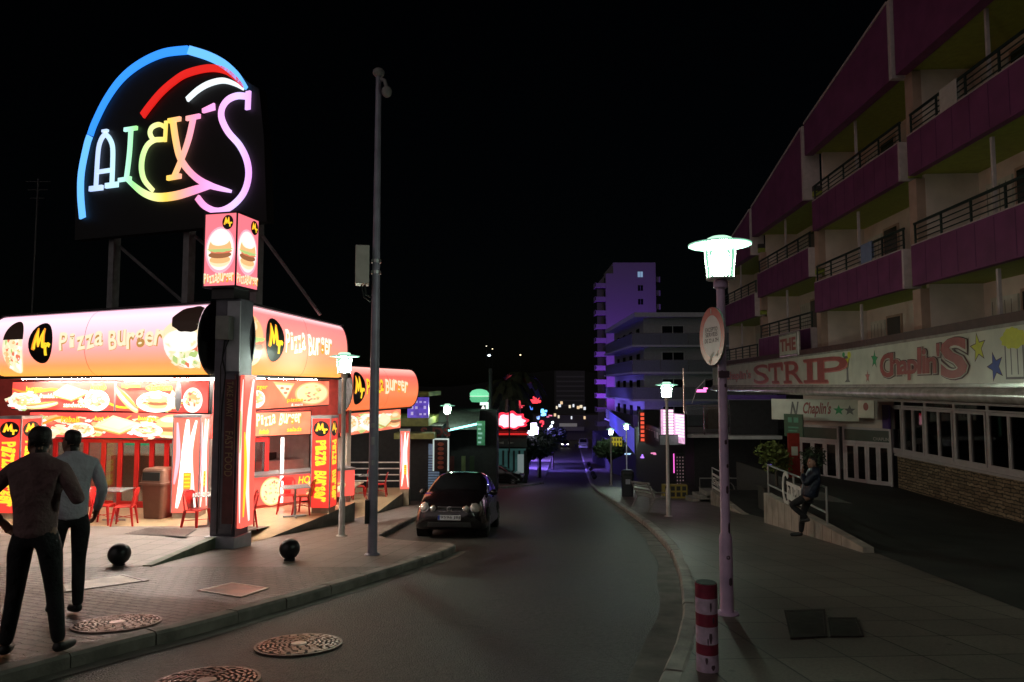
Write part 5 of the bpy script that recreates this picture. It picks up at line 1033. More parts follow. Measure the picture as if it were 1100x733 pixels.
for x0, x1, n in ((dx[0] - .3, dx[1], 3), (dx[2], dx[3] - .06, 4)):
    zt2 = 1.45
    b = MB(m_wframe); b.bx(x0 - .07, x0, -.04, .06, 0, 2.05); b.bx(x1, x1 + .07, -.04, .06, 0, 2.05); b.bx(x0, x1, -.04, .06, zt2, zt2 + .1); b.bx(x0, x1, -.04, .06, 1.97, 2.045); fr = d_part(b, 'door_frame', bar)
    for k in range(n):
        a, c = x0 + (x1 - x0) * k / n, x0 + (x1 - x0) * (k + 1) / n
        b = MB(m_wframe); b.bx(a + .004, a + .08, -.03, .03, .02, zt2 - .01); b.bx(c - .08, c - .004, -.03, .03, .02, zt2 - .01); b.bx(a + .08, c - .08, -.03, .03, .02, .16); b.bx(a + .08, c - .08, -.03, .03, zt2 - .1, zt2 - .01); d_part(b, 'door_leaf', fr)
        b = MB(m_dbl); b.bx(a + .08, c - .08, -.005, .005, .16, zt2 - .1); d_part(b, 'pane', fr)
    b = MB(M('transom_green', (.02, .06, .045), .3)); b.bx(x0 + .005, x1 - .005, 0, .02, zt2 + .1, 1.97); t = d_part(b, 'transom_panel', fr)
b = MB(M('transom_lettering', (.35, .38, .35), .5)); x0 = dx[2] + (dx[3] - dx[2]) * .62; b.stamp(sh_text('CHAPLINS', x0, 1.6, x0 + .62, 1.72, .02), lambda x, z: (x, -.004, z)); d_part(b, 'lettering', t)
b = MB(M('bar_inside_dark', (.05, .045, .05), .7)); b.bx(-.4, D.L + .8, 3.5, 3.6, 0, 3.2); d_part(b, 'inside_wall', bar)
b = MB(M('purple_panel', (.10, .05, .22), .5)); b.bx(-.42, .05, -.3, -.2, 2.05, 2.9); solo(b, 'purple_awning_box', 'dark purple box above the corner between doors and bar windows', 'awning box', B.loc, B.rz, bevel=.01)
# canopy with the two painted signs
m_fas = M('painted_fascia', (.66, .66, .55), .35, var=.14, vs=2, coat=.8); m_lip = M('canopy_lip', (.5, .46, .42), .22, .35, var=.25, vs=4); m_brown = M('canopy_brown', (.08, .04, .035), .6, var=.2)
CA = Face((9.95, 20), (8.2, 8.6), 1.57); CB = Face((11.45, 39), (9.95, 20), 1.57); SH = 1.04
cnp = thing('canopy', 'long shallow canopy along the front of the bar below the hotel', 'canopy', (9.95, 20, 1.57))
for f in (CA, CB):
    b = MB(m_brown); P = [f.at(0)[:2], f.at(f.L)[:2], (HX(f.at(f.L)[1]) + 1.2, f.at(f.L)[1]), (HX(f.at(0)[1]) + 1.2, f.at(0)[1])]
    b.slab([f.at(0, .12)[:2], f.at(f.L, .12)[:2]] + P[2:], 2.40, 2.62); b.build('roof_slab', cnp, True)
    b = MB(m_soffit); b.slab([f.at(0, .12)[:2], f.at(f.L, .12)[:2]] + P[2:], 1.50, 1.56); b.build('soffit', cnp, True)
    b = MB(m_brown); a, c = f.at(0, .02), f.at(f.L, .02); b.slab([a[:2], c[:2], f.at(f.L, .3)[:2], f.at(0, .3)[:2]], 1.57 + SH + .07, 1.57 + SH + .25); b.build('top_band', cnp, True)
    b = MB(m_lip); b.tube([f.at(0, -.02, -.17), f.at(f.L, -.02, -.17)], .15, 14); b.build('awning_roll', cnp, True, smooth=50)
    b = MB(m_lip); b.slab([f.at(0, -.06)[:2], f.at(f.L, -.06)[:2], f.at(f.L, .02)[:2], f.at(0, .02)[:2]], 1.57 - .018, 1.57 + .05); b.build('gutter', cnp, True)
def board(name, label, f, cat='painted sign'):
    o = thing(name, label, cat, f.loc, f.rz, 'painted signs along the canopy'); b = MB(m_fas); b.bx(.004, f.L - .004, 0, .1, .052, SH); b.build('board', o)
    b = MB(m_lip); b.bx(0.004, f.L - .004, -.03, .1, SH + .002, SH + .06); b.build('top_moulding', o); return o
sa = board('bar_sign', 'cream canopy sign painted Chaplins in red with stars', CA); sb2 = board('bar_sign', 'cream canopy sign painted STRIP in red capitals behind the lilac lamp post', CB)
m_sr = M('sign_dark_red', (.34, .085, .07), .45, var=.1); m_so = M('sign_outline', (.07, .02, .02), .5); m_sl = M('sign_pale_red', (.55, .2, .18), .5)
def q2(x, y): return (760 + x / 3.235, 330 + y / 3.235)
def box_px(f, x0, y0, x1, y1): a = f.px(*q2(x0, y1)); c = f.px(*q2(x1, y0)); return a[0], a[1], c[0], c[1]
def painted(o, f, L):
    for nm, items in L:
        b = MB()
        for k, (m, sh) in enumerate(items): b.mat(m).stamp(sh, flat(.003 + .0012 * k))
        b.build(nm, o)
a0, a1, a2, a3 = box_px(CA, 600, 112, 908, 262)
# script style name: big C, joined smaller letters, big S
let = []
bx_ = CA.px(*q2(600, 200))[0]; ex = CA.px(*q2(908, 200))[0]; wd = ex - bx_
for t, u0, u1, v0, v1 in (('C', 0, .19, .2, .84), ('h', .15, .29, .26, .84), ('a', .27, .39, .26, .62), ('p', .38, .5, .12, .62), ('l', .5, .55, .26, .88), ('i', .555, .6, .26, .84), ('n', .6, .71, .26, .64), ("'", .715, .75, .62, .92), ('S', .75, 1.0, .14, 1.0)):
    x0, x1 = bx_ + wd * u0, bx_ + wd * u1; z0, z1 = v0 * SH * .95 + .02, v1 * SH * .95 + .0
    let.append((t, x0, z0, x1, z1))
painted(sa, CA, [('lettering', [(m_so, sh_text(t, x0 - .05, z0 - .04, x1 + .06, z1 + .02, .08, .06)) for t, x0, z0, x1, z1 in let] + [(m_fas, sh_text(t, x0 - .02, z0 - .015, x1 + .025, z1, .055, .06)) for t, x0, z0, x1, z1 in let] + [(m_sr, sh_text(t, x0, z0, x1, z1, .03, .06)) for t, x0, z0, x1, z1 in let])])
def star(f, x, y, r, m, rot=.2): c = f.px(*q2(x, y)); return [(m_so, sh_star(c[0], c[1], r * 1.18, pi / 2 + rot)), (m, sh_star(c[0], c[1], r, pi / 2 + rot))]
m_yel = M('star_yellow', (.60, .62, .04), .5, var=.1); m_grn = M('star_green', (.03, .30, .10), .5, var=.1); m_blu = M('star_blue', (.03, .06, .32), .5, var=.1); m_gry = M('sketch_grey', (.16, .16, .15), .6)
for m, x, y, r, rt in ((m_yel, 940, 142, .26, .15), (m_grn, 580, 182, .22, -.1), (m_blu, 1000, 207, .25, .3), (m_sl, 556, 242, .16, 0)): painted(sa, CA, [('painted_star', star(CA, x, y, r, m, rt))])
g = CA.px(*q2(1068, 190)); painted(sa, CA, [('painted_glass', [(m_gry, sh_rect(g[0] - .3, .12, g[0] + .28, .72)), (m_fas, sh_rect(g[0] - .26, .16, g[0] + .24, .70)), (m_gry, sh_rect(g[0] - .12, .2, g[0] - .09, .66)), (m_gry, sh_rect(g[0] + .08, .2, g[0] + .11, .66)), (m_yel, wavy(g[0], .82, .4, .17, amp=.09)), (m_yel, wavy(g[0] - .05, .9, .25, .12, amp=.1))])])
g = CA.px(*q2(1150, 200))[0]; painted(sa, CA, [('painted_cocktail', [(m_sl, sh_poly([(g - .3, .8), (g + .3, .8), (g + .04, .4), (g + .04, .18), (g + .2, .12), (g - .2, .12), (g - .04, .18), (g - .04, .4)])), (m_yel, sh_ell(g + .2, .85, .12, .12))])])
g = CB.px(*q2(515, 215))[0]; g = min(g, CB.L - .25); painted(sb2, CB, [('painted_cocktail', [(m_gry, sh_poly([(g - .34, .9), (g + .16, .9), (g, .5), (g + .02, .2), (g + .12, .12), (g - .28, .12), (g - .14, .2), (g - .12, .5)])), (m_yel, sh_poly([(g - .26, .82), (g + .08, .82), (g - .06, .54)])), (m_grn, sh_ell(g - .3, .95, .1, .07)), (m_yel, sh_ell(g + .1, .92, .12, .1))])])
# STRIP in slab serif capitals
st = []
for ch, u0, u1 in (('S', 160, 212), ('T', 212, 262), ('R', 272, 332), ('I', 336, 378), ('P', 385, 490)):
    x0, x1 = CB.px(*q2(u0, 230))[0], CB.px(*q2(u1, 230))[0]; z0, z1 = .12, .93; w = x1 - x0; sw = w * (.16 if ch != 'I' else .42)
    if ch in 'SRP': sh = [sh_text(ch, x0, z0, x1, z1, .0)]
    elif ch == 'T': sh = [sh_rect(x0, z1 - .16, x1, z1), sh_rect(x0, z1 - .3, x0 + w * .12, z1), sh_rect(x1 - w * .12, z1 - .3, x1, z1), sh_rect((x0 + x1) / 2 - sw / 2, z0, (x0 + x1) / 2 + sw / 2, z1)]
    else: sh = [sh_rect((x0 + x1) / 2 - sw / 2, z0, (x0 + x1) / 2 + sw / 2, z1)]
    if ch in 'TRPI':
        c = (x0 + x1) / 2 if ch in 'TI' else x0 + w * .12; sh.append(sh_rect(c - w * (.25 if ch != 'I' else .5), z0, c + w * (.25 if ch != 'I' else .5), z0 + .09))
        if ch != 'T': sh.append(sh_rect(c - w * (.2 if ch != 'I' else .5), z1 - .09, c + w * .2 if ch != 'I' else c + w * .5, z1))
    sh0 = [([(x + .06, z - .04) for x, z in s[0]], s[1]) for s in sh]; st += [(m_sl, s) for s in sh0] + [(m_sr, s) for s in sh]
painted(sb2, CB, [('lettering', st)])
x0, x1 = CB.px(*q2(62, 240))[0], CB.px(*q2(150, 240))[0]; painted(sb2, CB, [('small_lettering', [(m_gry, sh_text("Chaplin's", x0, .2, x1, .75, .06, .1)), (m_sl, sh_text("Chaplin's", x0 + .02, .22, x1 + .02, .75, .02, .1))])])
tb = CB.px(*q2(252, 180)); te = CB.px(*q2(315, 85)); x0, x1 = tb[0], te[0]; b = MB(m_lip); b.bx(x0, x1, -.04, .08, SH + .07, SH + .95); t = solo(b, 'name_board', 'small upright THE board on top of the STRIP sign', 'sign', CB.loc, CB.rz, bevel=.04)
b = MB(m_fas); b.stamp(sh_rect(x0 + .1, SH + .15, x1 - .1, SH + .87), flat(.042)); b.build('inset_face', t)
b = MB(m_sr); b.stamp(sh_text('THE', x0 + .18, SH + .28, x1 - .18, SH + .76, .04), flat(.044)); b.build('lettering', t)
# lower Chaplins sign over the doors
LS = Face((9.95, 26.3), (12.45, 24.6), 0); zb, za = LS.px(880, 452)[1], LS.px(880, 429)[1]
o = thing('bar_sign', 'smaller cream Chaplins sign hung under the canopy over the doors', 'painted sign', LS.loc, LS.rz, 'painted signs along the canopy'); b = MB(m_fas); b.bx(0, LS.L, 0, .08, zb, za); b.build('board', o, bevel=.01)
b = MB(m_sr); b.stamp(sh_text("Chaplin's", LS.L * .36, zb + .12, LS.L * .68, za - .1, .03, .15), flat(.006)); b.mat(m_gry).stamp(sh_text("N", LS.L * .22, zb + .12, LS.L * .3, za - .1, .03, .15), flat(.006)); b.build('lettering', o)
for u, m in ((.78, m_grn), (.9, m_gry)): b = MB(m); b.stamp(sh_star(LS.L * u, (za + zb) / 2, .2), flat(.006)); b.build('painted_star', o)
# odds and ends of the bar front
b = MB(m_fas); q = U(930, 440, 24.2); b.bx(-.28, .28, 0, .06, -.3, .32); o = solo(b, 'notice_sign', 'small white square notice between the lower sign and the purple box', 'sign', q, D.rz); b = MB(m_sr); b.stamp(sh_ell(0, .1, .09, .14), flat(.005)); b.build('notice_print', o)
b = MB(M('green_board', (.02, .09, .05), .4)); q = U(852, 457, 24.6); b.bx(-.36, .36, 0, .06, -.4, .4); o = solo(b, 'notice_sign', 'dark green notice board above the red post', 'sign', q, D.rz); b = MB(M('green_board_chalk', (.08, .3, .2), .6)); b.stamp(sh_rect(-.2, .1, -.05, .28), flat(.005)); b.stamp(sh_rect(.02, .1, .2, .28), flat(.005)); b.stamp(sh_rect(-.2, -.1, .2, -.05), flat(.005)); b.stamp(sh_rect(-.2, -.22, .15, -.17), flat(.005)); b.build('chalk_lettering', o)
q = U(852.5, 486, 23.6); b = MB(M('red_post_paint', (.30, .03, .02), .5, var=.2)); b.bx(-.19, .19, -.05, .05, -.85, .65); o = solo(b, 'banner_post', 'red advertising post beside the clipped bush', 'banner', q, 0); b = MB(m_fas); b.stamp(sh_rect(-.1, -.1, .12, .2), flat(.053)); b.build('white_print', o)
def leafball(b, c, r, n, s, sc=(1, 1, 1), rnd=random):
    for k in range(n):
        d = Vector((rnd.gauss(0, 1), rnd.gauss(0, 1), rnd.gauss(0, 1))).normalized() * r * rnd.uniform(.55, 1.08); p = Vector(c) + Vector((d.x * sc[0], d.y * sc[1], d.z * sc[2]))
        u = Vector((rnd.gauss(0, 1), rnd.gauss(0, 1), rnd.gauss(0, 1))).normalized(); w = u.orthogonal().normalized(); t = s * rnd.uniform(.6, 1.3)
        b.add([p - u * t, p + w * t * .45, p + u * t, p - w * t * .45], [(0, 1, 2, 3)])
m_leafy = M('bush_leaf_yellow_green', (.11, .13, .03), .6, var=.5, vs=5); m_leafd = M('leaf_dark', (.025, .04, .018), .6, var=.5, vs=4)
def bush(label, px, py, Y, r, m, z0, n=900, name='planted_bush', sc=(1, 1, .9), group=None):
    q = U(px, py, Y); o = thing(name, label, 'bush', (q.x, Y, z0), 0, group); b = MB(m); rnd = random.Random(int(px * 7)); zc = q.z - z0
    for k in range(7): leafball(b, (rnd.uniform(-.5, .5) * r, rnd.uniform(-.5, .5) * r, zc + rnd.uniform(-.35, .4) * r), r * .62, n // 7, r * .14, sc, rnd)
    b.build('foliage', o); b = MB(M('bark', (.06, .045, .035), .9)); b.tube([(0, 0, 0), (.02, .03, zc * .6), (0, 0, zc)], [.06, .05, .03], 6); b.build('stem', o); return o
bush('clipped yellow green bush beside the red post', 833, 492, 22.6, .56, m_leafy, TE)
b = MB(M('planter_dark', (.05, .045, .04), .6)); b.bx(-.5, .5, -.3, .3, 0, .7); b.bx(-.54, .54, -.34, .34, .7, .76); q = U(833, 492, 22.6); solo(b, 'planter', 'dark rectangular planter under the clipped yellow green bush', 'planter', (q.x, 22.6, TE), 0, bevel=.01)
bush('dark loose plant behind the leaning person', 872, 492, 21.5, .45, m_leafd, zD(9.4, 21.5), 600)
# the ramp wall with railing and hanging name plate
def ramp_wall(label, P, ztop, rail, th=.2):
    o = thing('ramp_wall', label, 'wall', (P[-1][0], P[-1][1], ztop)); b = MB(M('ramp_wall_render', (.40, .34, .29), .75, var=.3, vs=2.5, bump=.3))
    V = []
    for x, y in P: V += [(x, y, gz(y) - .15), (x + th, y, gz(y) - .15), (x + th, y, max(ztop, gz(y) + .012)), (x, y, max(ztop, gz(y) + .012))]
    n = len(P); b.add(V, [(4 * i + k, 4 * i + (k + 1) % 4, 4 * i + 4 + (k + 1) % 4, 4 * i + 4 + k) for i in range(n - 1) for k in range(4)] + [(0, 1, 2, 3), tuple(4 * (n - 1) + k for k in range(4))]); b.build('wall_body', o, True)
    b = MB(M('wall_crack', (.08, .065, .055), .9))
    rnd = random.Random(5)
    for i in range(1, n):
        (x, y), (x2, y2) = P[i - 1], P[i]
        if ztop - gz(y2) > .15 and y2 - y > .1: b.add([(x2 - .004, y2 - .008, gz(y2) + .01), (x2 - .004, y2 + .008, gz(y2) + .01), (x2 - .004, y2 + .008, ztop - .01), (x2 - .004, y2 - .008, ztop - .01)], [(0, 1, 2, 3)])
    b.build('joint_lines', o, True); return o
RW = [(eD(12.35 + .5 * k) - .21, 12.35 + .5 * k) for k in range(13)] + [(6.98 - .21, 18.6)]
ramp_wall('pale rendered ramp wall carrying the Chaplins railing', RW, -1.29, True)
def railing(label, p0, p1, zf, h, n, name='railing', m=None):
    f = Face(p0, p1, zf); o = thing(name, label, 'railing', f.loc, f.rz); m = m or M('galvanised_rail', (.42, .42, .4), .4, .6)
    for z in (h, h * .3): b = MB(m); b.tube([(0, 0, z), (f.L, 0, z)], .025, 8); b.build('rail', o)
    for k in range(n): x = f.L * k / (n - 1); b = MB(m); b.tube([(x, 0, -.02 if k else -.05), (x, 0, h + .02)], .025, 8); b.build('post', o)
    return o, f
o, f = railing('galvanised railing on top of the pale ramp wall', (6.87, 18.5), (6.55, 14.4), -1.28, .74, 3)
x0, x1 = f.px(842, 515)[0], f.px(862, 520)[0]
sgn = thing('name_plate', 'white cut out name plate hanging on the ramp wall railing', 'sign', f.loc, f.rz); b = MB(M('cutout_white', (.7, .68, .64), .5))
b.ribbon([(x0 + .28 + .24 * cos(t), .36 + .36 * sin(t)) for t in [pi * .28 + 1.45 * pi * k / 16 for k in range(17)]], .1, -.05, -.03); b.plate([(x0 + .34, .12), (x1 + .3, .12), (x1 + .3, .24), (x0 + .34, .24)], -.05, -.03); b.plate([(x0 + .34, .46), (x1 + .3, .46), (x1 + .3, .54), (x0 + .34, .54)], -.05, -.03)
for ch, u in (('h', .36), ('a', .6), ('p', .84), ('l', 1.05), ('i', 1.13), ('n', 1.25), ("s", 1.5)): b.stamp(sh_text(ch, x0 + u, .2, x0 + u + (.2 if ch not in 'li' else .06), .5, .06), lambda x, z: (x, -.045, z))
b.build('cutout_letters', sgn)
RW2 = [(eE(21.6 + .52 * k) - .2, 21.6 + .52 * k) for k in range(11)]
ramp_wall('second pale ramp wall farther down beyond the lilac lamp post', RW2, -2.44, True)
o, f = railing('short railing on the second ramp wall', (7.75, 26.7), (7.6, 24.2), -2.43, .85, 3)
b = MB(MATS['cutout_white']); b.bx(.2, 1.9, -.05, -.03, .12, .2); b.bx(.2, 1.9, -.05, -.03, .6, .68); b.stamp(sh_text("Chaplin's", .3, .25, 1.8, .55, .04), lambda x, z: (x, -.045, z)); solo(b, 'name_plate', 'white name plate on the railing of the second ramp wall', 'sign', f.loc, f.rz)
# ------------------------------------------------------------------ farther down the street, right side
m_dk = M('dark_wall', (.022, .022, .025), .7, var=.3); m_mid = M('pale_render', (.5, .5, .5), .7, var=.1); m_g2 = M('dark_window', (.01, .012, .016), .08, coat=.5, var=0)
def wp(px, py, Y): return U(px, py, Y)
# glass balustrade terrace
t = thing('raised_terrace', 'raised bar terrace with glass balustrade in a metal frame beside the canopy', 'terrace', (8.4, 33, -.9))
b = MB(m_mid); b.bx(-.1, 4.2, 0, 6, -.0, .16); b.build('floor_slab', t)
b = MB(m_dk); b.bx(.6, 4, 1, 6, -2.6, -.01); b.build('under_wall', t)
m_alu = M('aluminium', (.6, .58, .6), .25, .8)
for x in (0, .85, 1.7, 2.55, 3.4): b = MB(m_alu); b.box((x, .02, .85), (.05, .05, 1.4)); b.build('post', t)
b = MB(m_alu); b.box((1.7, .02, 1.54), (3.5, .06, .06)); b.box((1.7, .02, 1.38), (3.5, .04, .03)); b.box((1.7, .02, .22), (3.5, .05, .05)); b.build('rail', t)
gl = GLASS('balustrade_glass', alpha=.12)
for x in (0, .85, 1.7, 2.55): b = MB(gl); b.box((x + .425, .02, .8), (.78, .012, 1.1)); b.build('glass_panel', t)
b = MB(M('canvas_beige', (.22, .18, .15), .8)); b.box((1.8, 1.2, .75), (1.0, .5, 1.1)); solo(b, 'covered_box', 'beige covered box standing behind the glass balustrade', 'box', (8.4, 33, -.75))
b = MB(m_alu); b.tube([(-.05, 0, 0), (-.05, 0, 3.2)], .04, 6); b.tube([(.35, 0, 1.5), (.6, 0, 2.2), (1.0, 0, 2.6), (1.4, 0, 2.65)], .025, 6); solo(b, 'metal_trellis', 'thin bent metal awning frame above the glass balustrade', 'frame', (8.4, 33.3, -.75))
b = MB(E('pink_string_light', (1, .2, .6), 2)); b.box((1.25, 0, 0), (.5, .05, .14)); b.box((1.5, .1, .12), (.2, .05, .08)); q = wp(752, 420, 34); solo(b, 'neon_sign', 'little pink neon glow above the glass balustrade', 'neon sign', (q.x - 1.2, 34, q.z))
b = MB(m_dk); q = wp(784, 430, 28); r = wp(836, 467, 28); b.bx(q.x, r.x, 28, 28.12, r.z, q.z); o = b.build('dark_screen'); tag(o, 'large dark projection screen hanging below the canopy', 'screen')
b = MB(m_mid); b.bx(q.x - .3, r.x, 27.6, 28.3, r.z - .16, r.z - .02); tag(b.build('drink_shelf'), 'pale shelf edge running under the large dark screen', 'shelf')
b = MB(M('purple_valance', (.12, .06, .3), .6)); q2_ = wp(778, 424.5, 27.6); b.bx(q2_.x, r.x + .2, 27.6, 27.75, q.z + .03, q2_.z); tag(b.build('valance'), 'purple cloth valance above the large dark screen', 'valance')
# lit screens and letter boards
def panel(name, label, cat, x0, y0, x1, y1, Y, m, depth=.12, dy=0.0, group=None, frame=True, bands=None):
    a, c = wp(x0, y1, Y), wp(x1, y0, Y + dy); f = Face((a.x, Y), (c.x, Y + dy), 0); o = thing(name, label, cat, f.loc, f.rz, group)
    za, zc = f.px(x0, y1)[1], f.px(x0, y0)[1]; zc2 = f.px(x1, y0)[1]; za2 = f.px(x1, y1)[1]; z0, z1 = (za + za2) / 2, (zc + zc2) / 2
    b = MB(m_frame); b.bx(-.03, f.L + .03, .005, depth, z0 - .03, z1 + .03); b.build('casing', o)
    b = MB(m); b.bx(0, f.L, -.02, .003, z0, z1); b.build('face', o)
    return o, f.L, z0, z1
def marks(o, L, z0, z1, m, rows, cols, seed, fill=.7, w=.62, h=.6):
    rnd = random.Random(seed); b = MB(m)
    for r in range(rows):
        for c in range(cols):
            if rnd.random() > fill: continue
            x = L * (c + .2) / cols; z = z0 + (z1 - z0) * (r + .2) / rows; b.stamp(sh_rect(x, z, x + L * w / cols, z + (z1 - z0) * h / rows), flat(.024))
    b.build('print', o)
e_scr = E('screen_pink_white', (1, .55, .85), .8, True, .4, 5); e_scrw = E('screen_white', (1, .85, .95), 1.5); e_vio = E('violet_neon', (.35, .12, 1), 2.2, True); e_vl = E('blue_violet_fascia', (.10, .09, .65), .55, True, .3, 2)
o, L, z0, z1 = panel('lit_screen', 'pink white lit menu screen nearer the white lamp of the pair', 'screen', 710, 440, 723, 467, 34, e_scr); marks(o, L, z0, z1, e_scrw, 9, 1, 1, .9, .8, .5)
o, L, z0, z1 = panel('lit_screen', 'pink white lit menu screen next to the glass balustrade', 'screen', 724.5, 445, 735, 476, 34, e_scr, dy=-1.2); marks(o, L, z0, z1, e_scrw, 10, 1, 2, .9, .8, .5)
m_rl = E('red_letters', (1, .12, .06), .9)
o, L, z0, z1 = panel('letter_sign', 'upright dark sign with red letters beside the mid street screens', 'sign', 687, 443, 693, 475, 42, M('letter_board_dark', (.05, .03, .04), .5)); marks(o, L, z0, z1, m_rl, 7, 1, 4, 1, .6, .65)
o, L, z0, z1 = panel('letter_sign', 'slanted board with a row of pale letters below the dark box', 'sign', 694, 459, 711, 472, 42, M('letter_board_dark', (.05, .03, .04), .5), dy=-5); marks(o, L, z0, z1, M('pale_letters', (.6, .5, .5), .5), 1, 6, 5, 1, .6, .5)
o, L, z0, z1 = panel('pale_awning', 'pale grey green awning front under the lit menu screens', 'awning', 709, 468, 737, 478, 33.5, M('awning_grey_green', (.3, .38, .36), .6))
b = MB(m_dk); q, r = wp(691, 441, 46), wp(712, 458, 46); b.bx(q.x, r.x, 46, 48, r.z, q.z); tag(b.build('roof_box'), 'dark roof box above the row of pale letters', 'box')
o, L, z0, z1 = panel('fascia', 'long blue lit fascia running down the street beyond the lamps', 'fascia', 655, 449, 681, 468, 92, e_vl, dy=-38)
o, L, z0, z1 = panel('street_sign', 'small yellow lit sign on the round trimmed tree', 'sign', 656, 470, 668, 479.5, 52, E('yellow_sign', (.8, .6, .04), .25)); marks(o, L, z0, z1, M('yellow_sign_ink', (.1, .06, .02), .5), 2, 4, 3, .9)
# dark bar fronts beneath
sf = thing('lattice_bar', 'dark open bar front with dotted lattice under the pale awning', 'bar', (8.3, 36, gz(36)))
b = MB(m_dk); b.bx(-.2, 8, .4, 9, -.3, 3.0); b.build('wall', sf)
b = MB(m_dk); b.bx(.2, 1.6, -.1, .1, 0, 2.1); la = b.build('lattice', sf); b = MB(E('lattice_dots', (.7, .45, .5), .15)); rnd = random.Random(3)
for i in range(9):
    for k in range(11): b.box((.3 + .15 * i, -.108, .2 + .17 * k), (.055, .01, .07))
b.build('lattice_dots', la)
b = MB(E('bar_pink_strip', (1, .15, .7), 1.3)); b.box((.12, -.15, 1.6), (.05, .03, 1.0)); b.build('lit_strip', sf)
for x, z, c in ((4.2, 1.3, (.25, .1, 1)), (4.6, 1.2, (.4, .2, 1)), (2.6, 1.5, (.9, .2, .7)), (5.3, 1.35, (.3, .15, 1)), (3.4, .9, (.8, .4, .2))): b = MB(E('bar_glow_%d' % int(x * 10), c, 1.2)); b.box((x, .36, z), (.18, .03, .28)); b.build('lit_strip', sf)
b = MB(m_dk); q = wp(640, 470, 100); b.bx(10.5, 22, 56, 90, gz(70) - 2, gz(70) + 3.1); tag(b.build('low_bar_building'), 'low dark bar building behind the blue fascia', 'building')
# curly railing and steps
cr_ = thing('curly_railing', 'grey railing with curled scrollwork by the terrace steps', 'railing', (8.05, 29.6, -3.35)); m_cg = M('railing_grey', (.3, .28, .27), .5, .4)
b = MB(m_cg); b.tube([(0, 0, 0), (0, 0, .98), (4.4, 0, .98)], .03, 6); b.tube([(.5, -.1, -.2), (.5, -.1, .85), (.75, -.1, .95), (.95, -.1, .85), (.95, -.1, -.3)], .03, 6); b.build('rail', cr_)
for x in (1.2, 1.9, 2.6, 3.3, 4.0):
    b = MB(m_cg); b.tube([(x + .28 * (1 - t / 9) * cos(t), 0, .5 + .36 * (1 - t / 9) * sin(t)) for t in [i * .5 for i in range(16)]], .022, 5); b.build('scroll', cr_)
st_ = thing('terrace_steps', 'three pale steps leading up beside the curly railing', 'steps', (7.75, 29.3, gz(29.3))); 
for k in range(3): b = MB(M('step_stone', (.3, .28, .25), .7)); b.bx(.3 * k - .25, 1.3, -.5, .6, .155 * k - .1, .155 * (k + 1) - .004); b.build('step', st_)
b = MB(M('orange_tarpaulin', (.45, .10, .03), .6, var=.4, vs=3, bump=.5, bs=4)); P = [(0, 0), (1.5, -.2), (2.0, .4), (1.2, .9), (.1, .8)]; b.prism(P, lambda x, y: (x, y, 0), lambda x, y: (.8 + (x - .8) * .8, .4 + (y - .4) * .7, .26 + .08 * sin(x * 3))); q = G(754, 521); solo(b, 'tarpaulin_cover', 'crumpled orange cover lying behind the curly railing', 'cover', (8.7, 30.6, -3.34), smooth=60)
b = MB(M('crate_yellow', (.35, .28, .06), .6));  b.bx(0, 1.1, 0, .4, 0, .6); o = solo(b, 'planter_box', 'yellow patterned low planter between bench and curly railing', 'planter', (6.9, 31.5, gz(31.5))); b = MB(M('planter_pattern', (.04, .04, .04), .7))
for i in range(4):
    for k in range(2): b.bx(.08 + .26 * i, .26 + .26 * i, -.006, -.002, .08 + .27 * k, .27 + .27 * k)
b.build('pattern', o)
# trimmed street trees and chairs
def tree(label, x, y, zb, H, R, m, n=4500, group='round trimmed street trees', s=.2):
    o = thing('street_tree', label, 'tree', (x, y, zb), 0, group); b = MB(M('bark', (.06, .045, .035), .9)); b.tube([(0, 0, -.1), (.04, 0, H * .5), (0, .03, H)], [.14, .1, .06], 8); b.tube([(0, 0, H * .6), (.5 * R, .1, H)], [.06, .02], 5); b.tube([(0, 0, H * .55), (-.5 * R, -.1, H * .98)], [.06, .02], 5); b.build('trunk', o)
    b = MB(m); rnd = random.Random(int(x * 10 + y))
    for k in range(11):
        d = Vector((rnd.gauss(0, 1), rnd.gauss(0, 1), rnd.gauss(0, .7))).normalized() * R * rnd.uniform(.1, .6); leafball(b, (d.x, d.y, H + d.z * .8), R * .58, n // 11, s, (1, 1, .85), rnd)
    b.build('crown', o); return o
tree('round trimmed dark tree by the lamp on the far pavement', 7.6, 53, gz(53), 2.7, 1.15, m_leafd)
tree('round dark tree at the opposite kerb before the purple pavement', 2.6, 64.5, gz(64.5), 3.1, 1.7, m_leafd); tree('wider dark tree behind the distant street lamp', 1.3, 62, gz(62), 3.0, 1.5, m_leafd); tree('third dark tree nearest the string of white bulbs', 4.6, 78, gz(78), 3.4, 1.6, m_leafd)
for k, (x, y) in enumerate(((11.8, 78), (13.4, 80), (14.6, 79))):
    b = MB(M('stacked_white_plastic', (.7, .7, .72), .5)); 
    for q in range(3): b.bx(-.25, .25, -.25, .25, .4 + .09 * q, .45 + .09 * q)
    b.bx(-.25, .25, .2, .26, .5, 1.2)
    for sx in (-1, 1):
        for sy in (-1, 1): b.tube([(sx * .22, sy * .22, 0), (sx * .22, sy * .22, .42)], .025, 5)
    solo(b, 'plastic_chair', ('white plastic chair stack nearest the kerb on the blue lit pavement', 'white plastic chair stack in the middle of the blue lit pavement', 'white plastic chair stack farthest from the kerb on the blue lit pavement')[k], 'chair', (x, y, gz(y)), .4 * k, 'white plastic chair stacks')
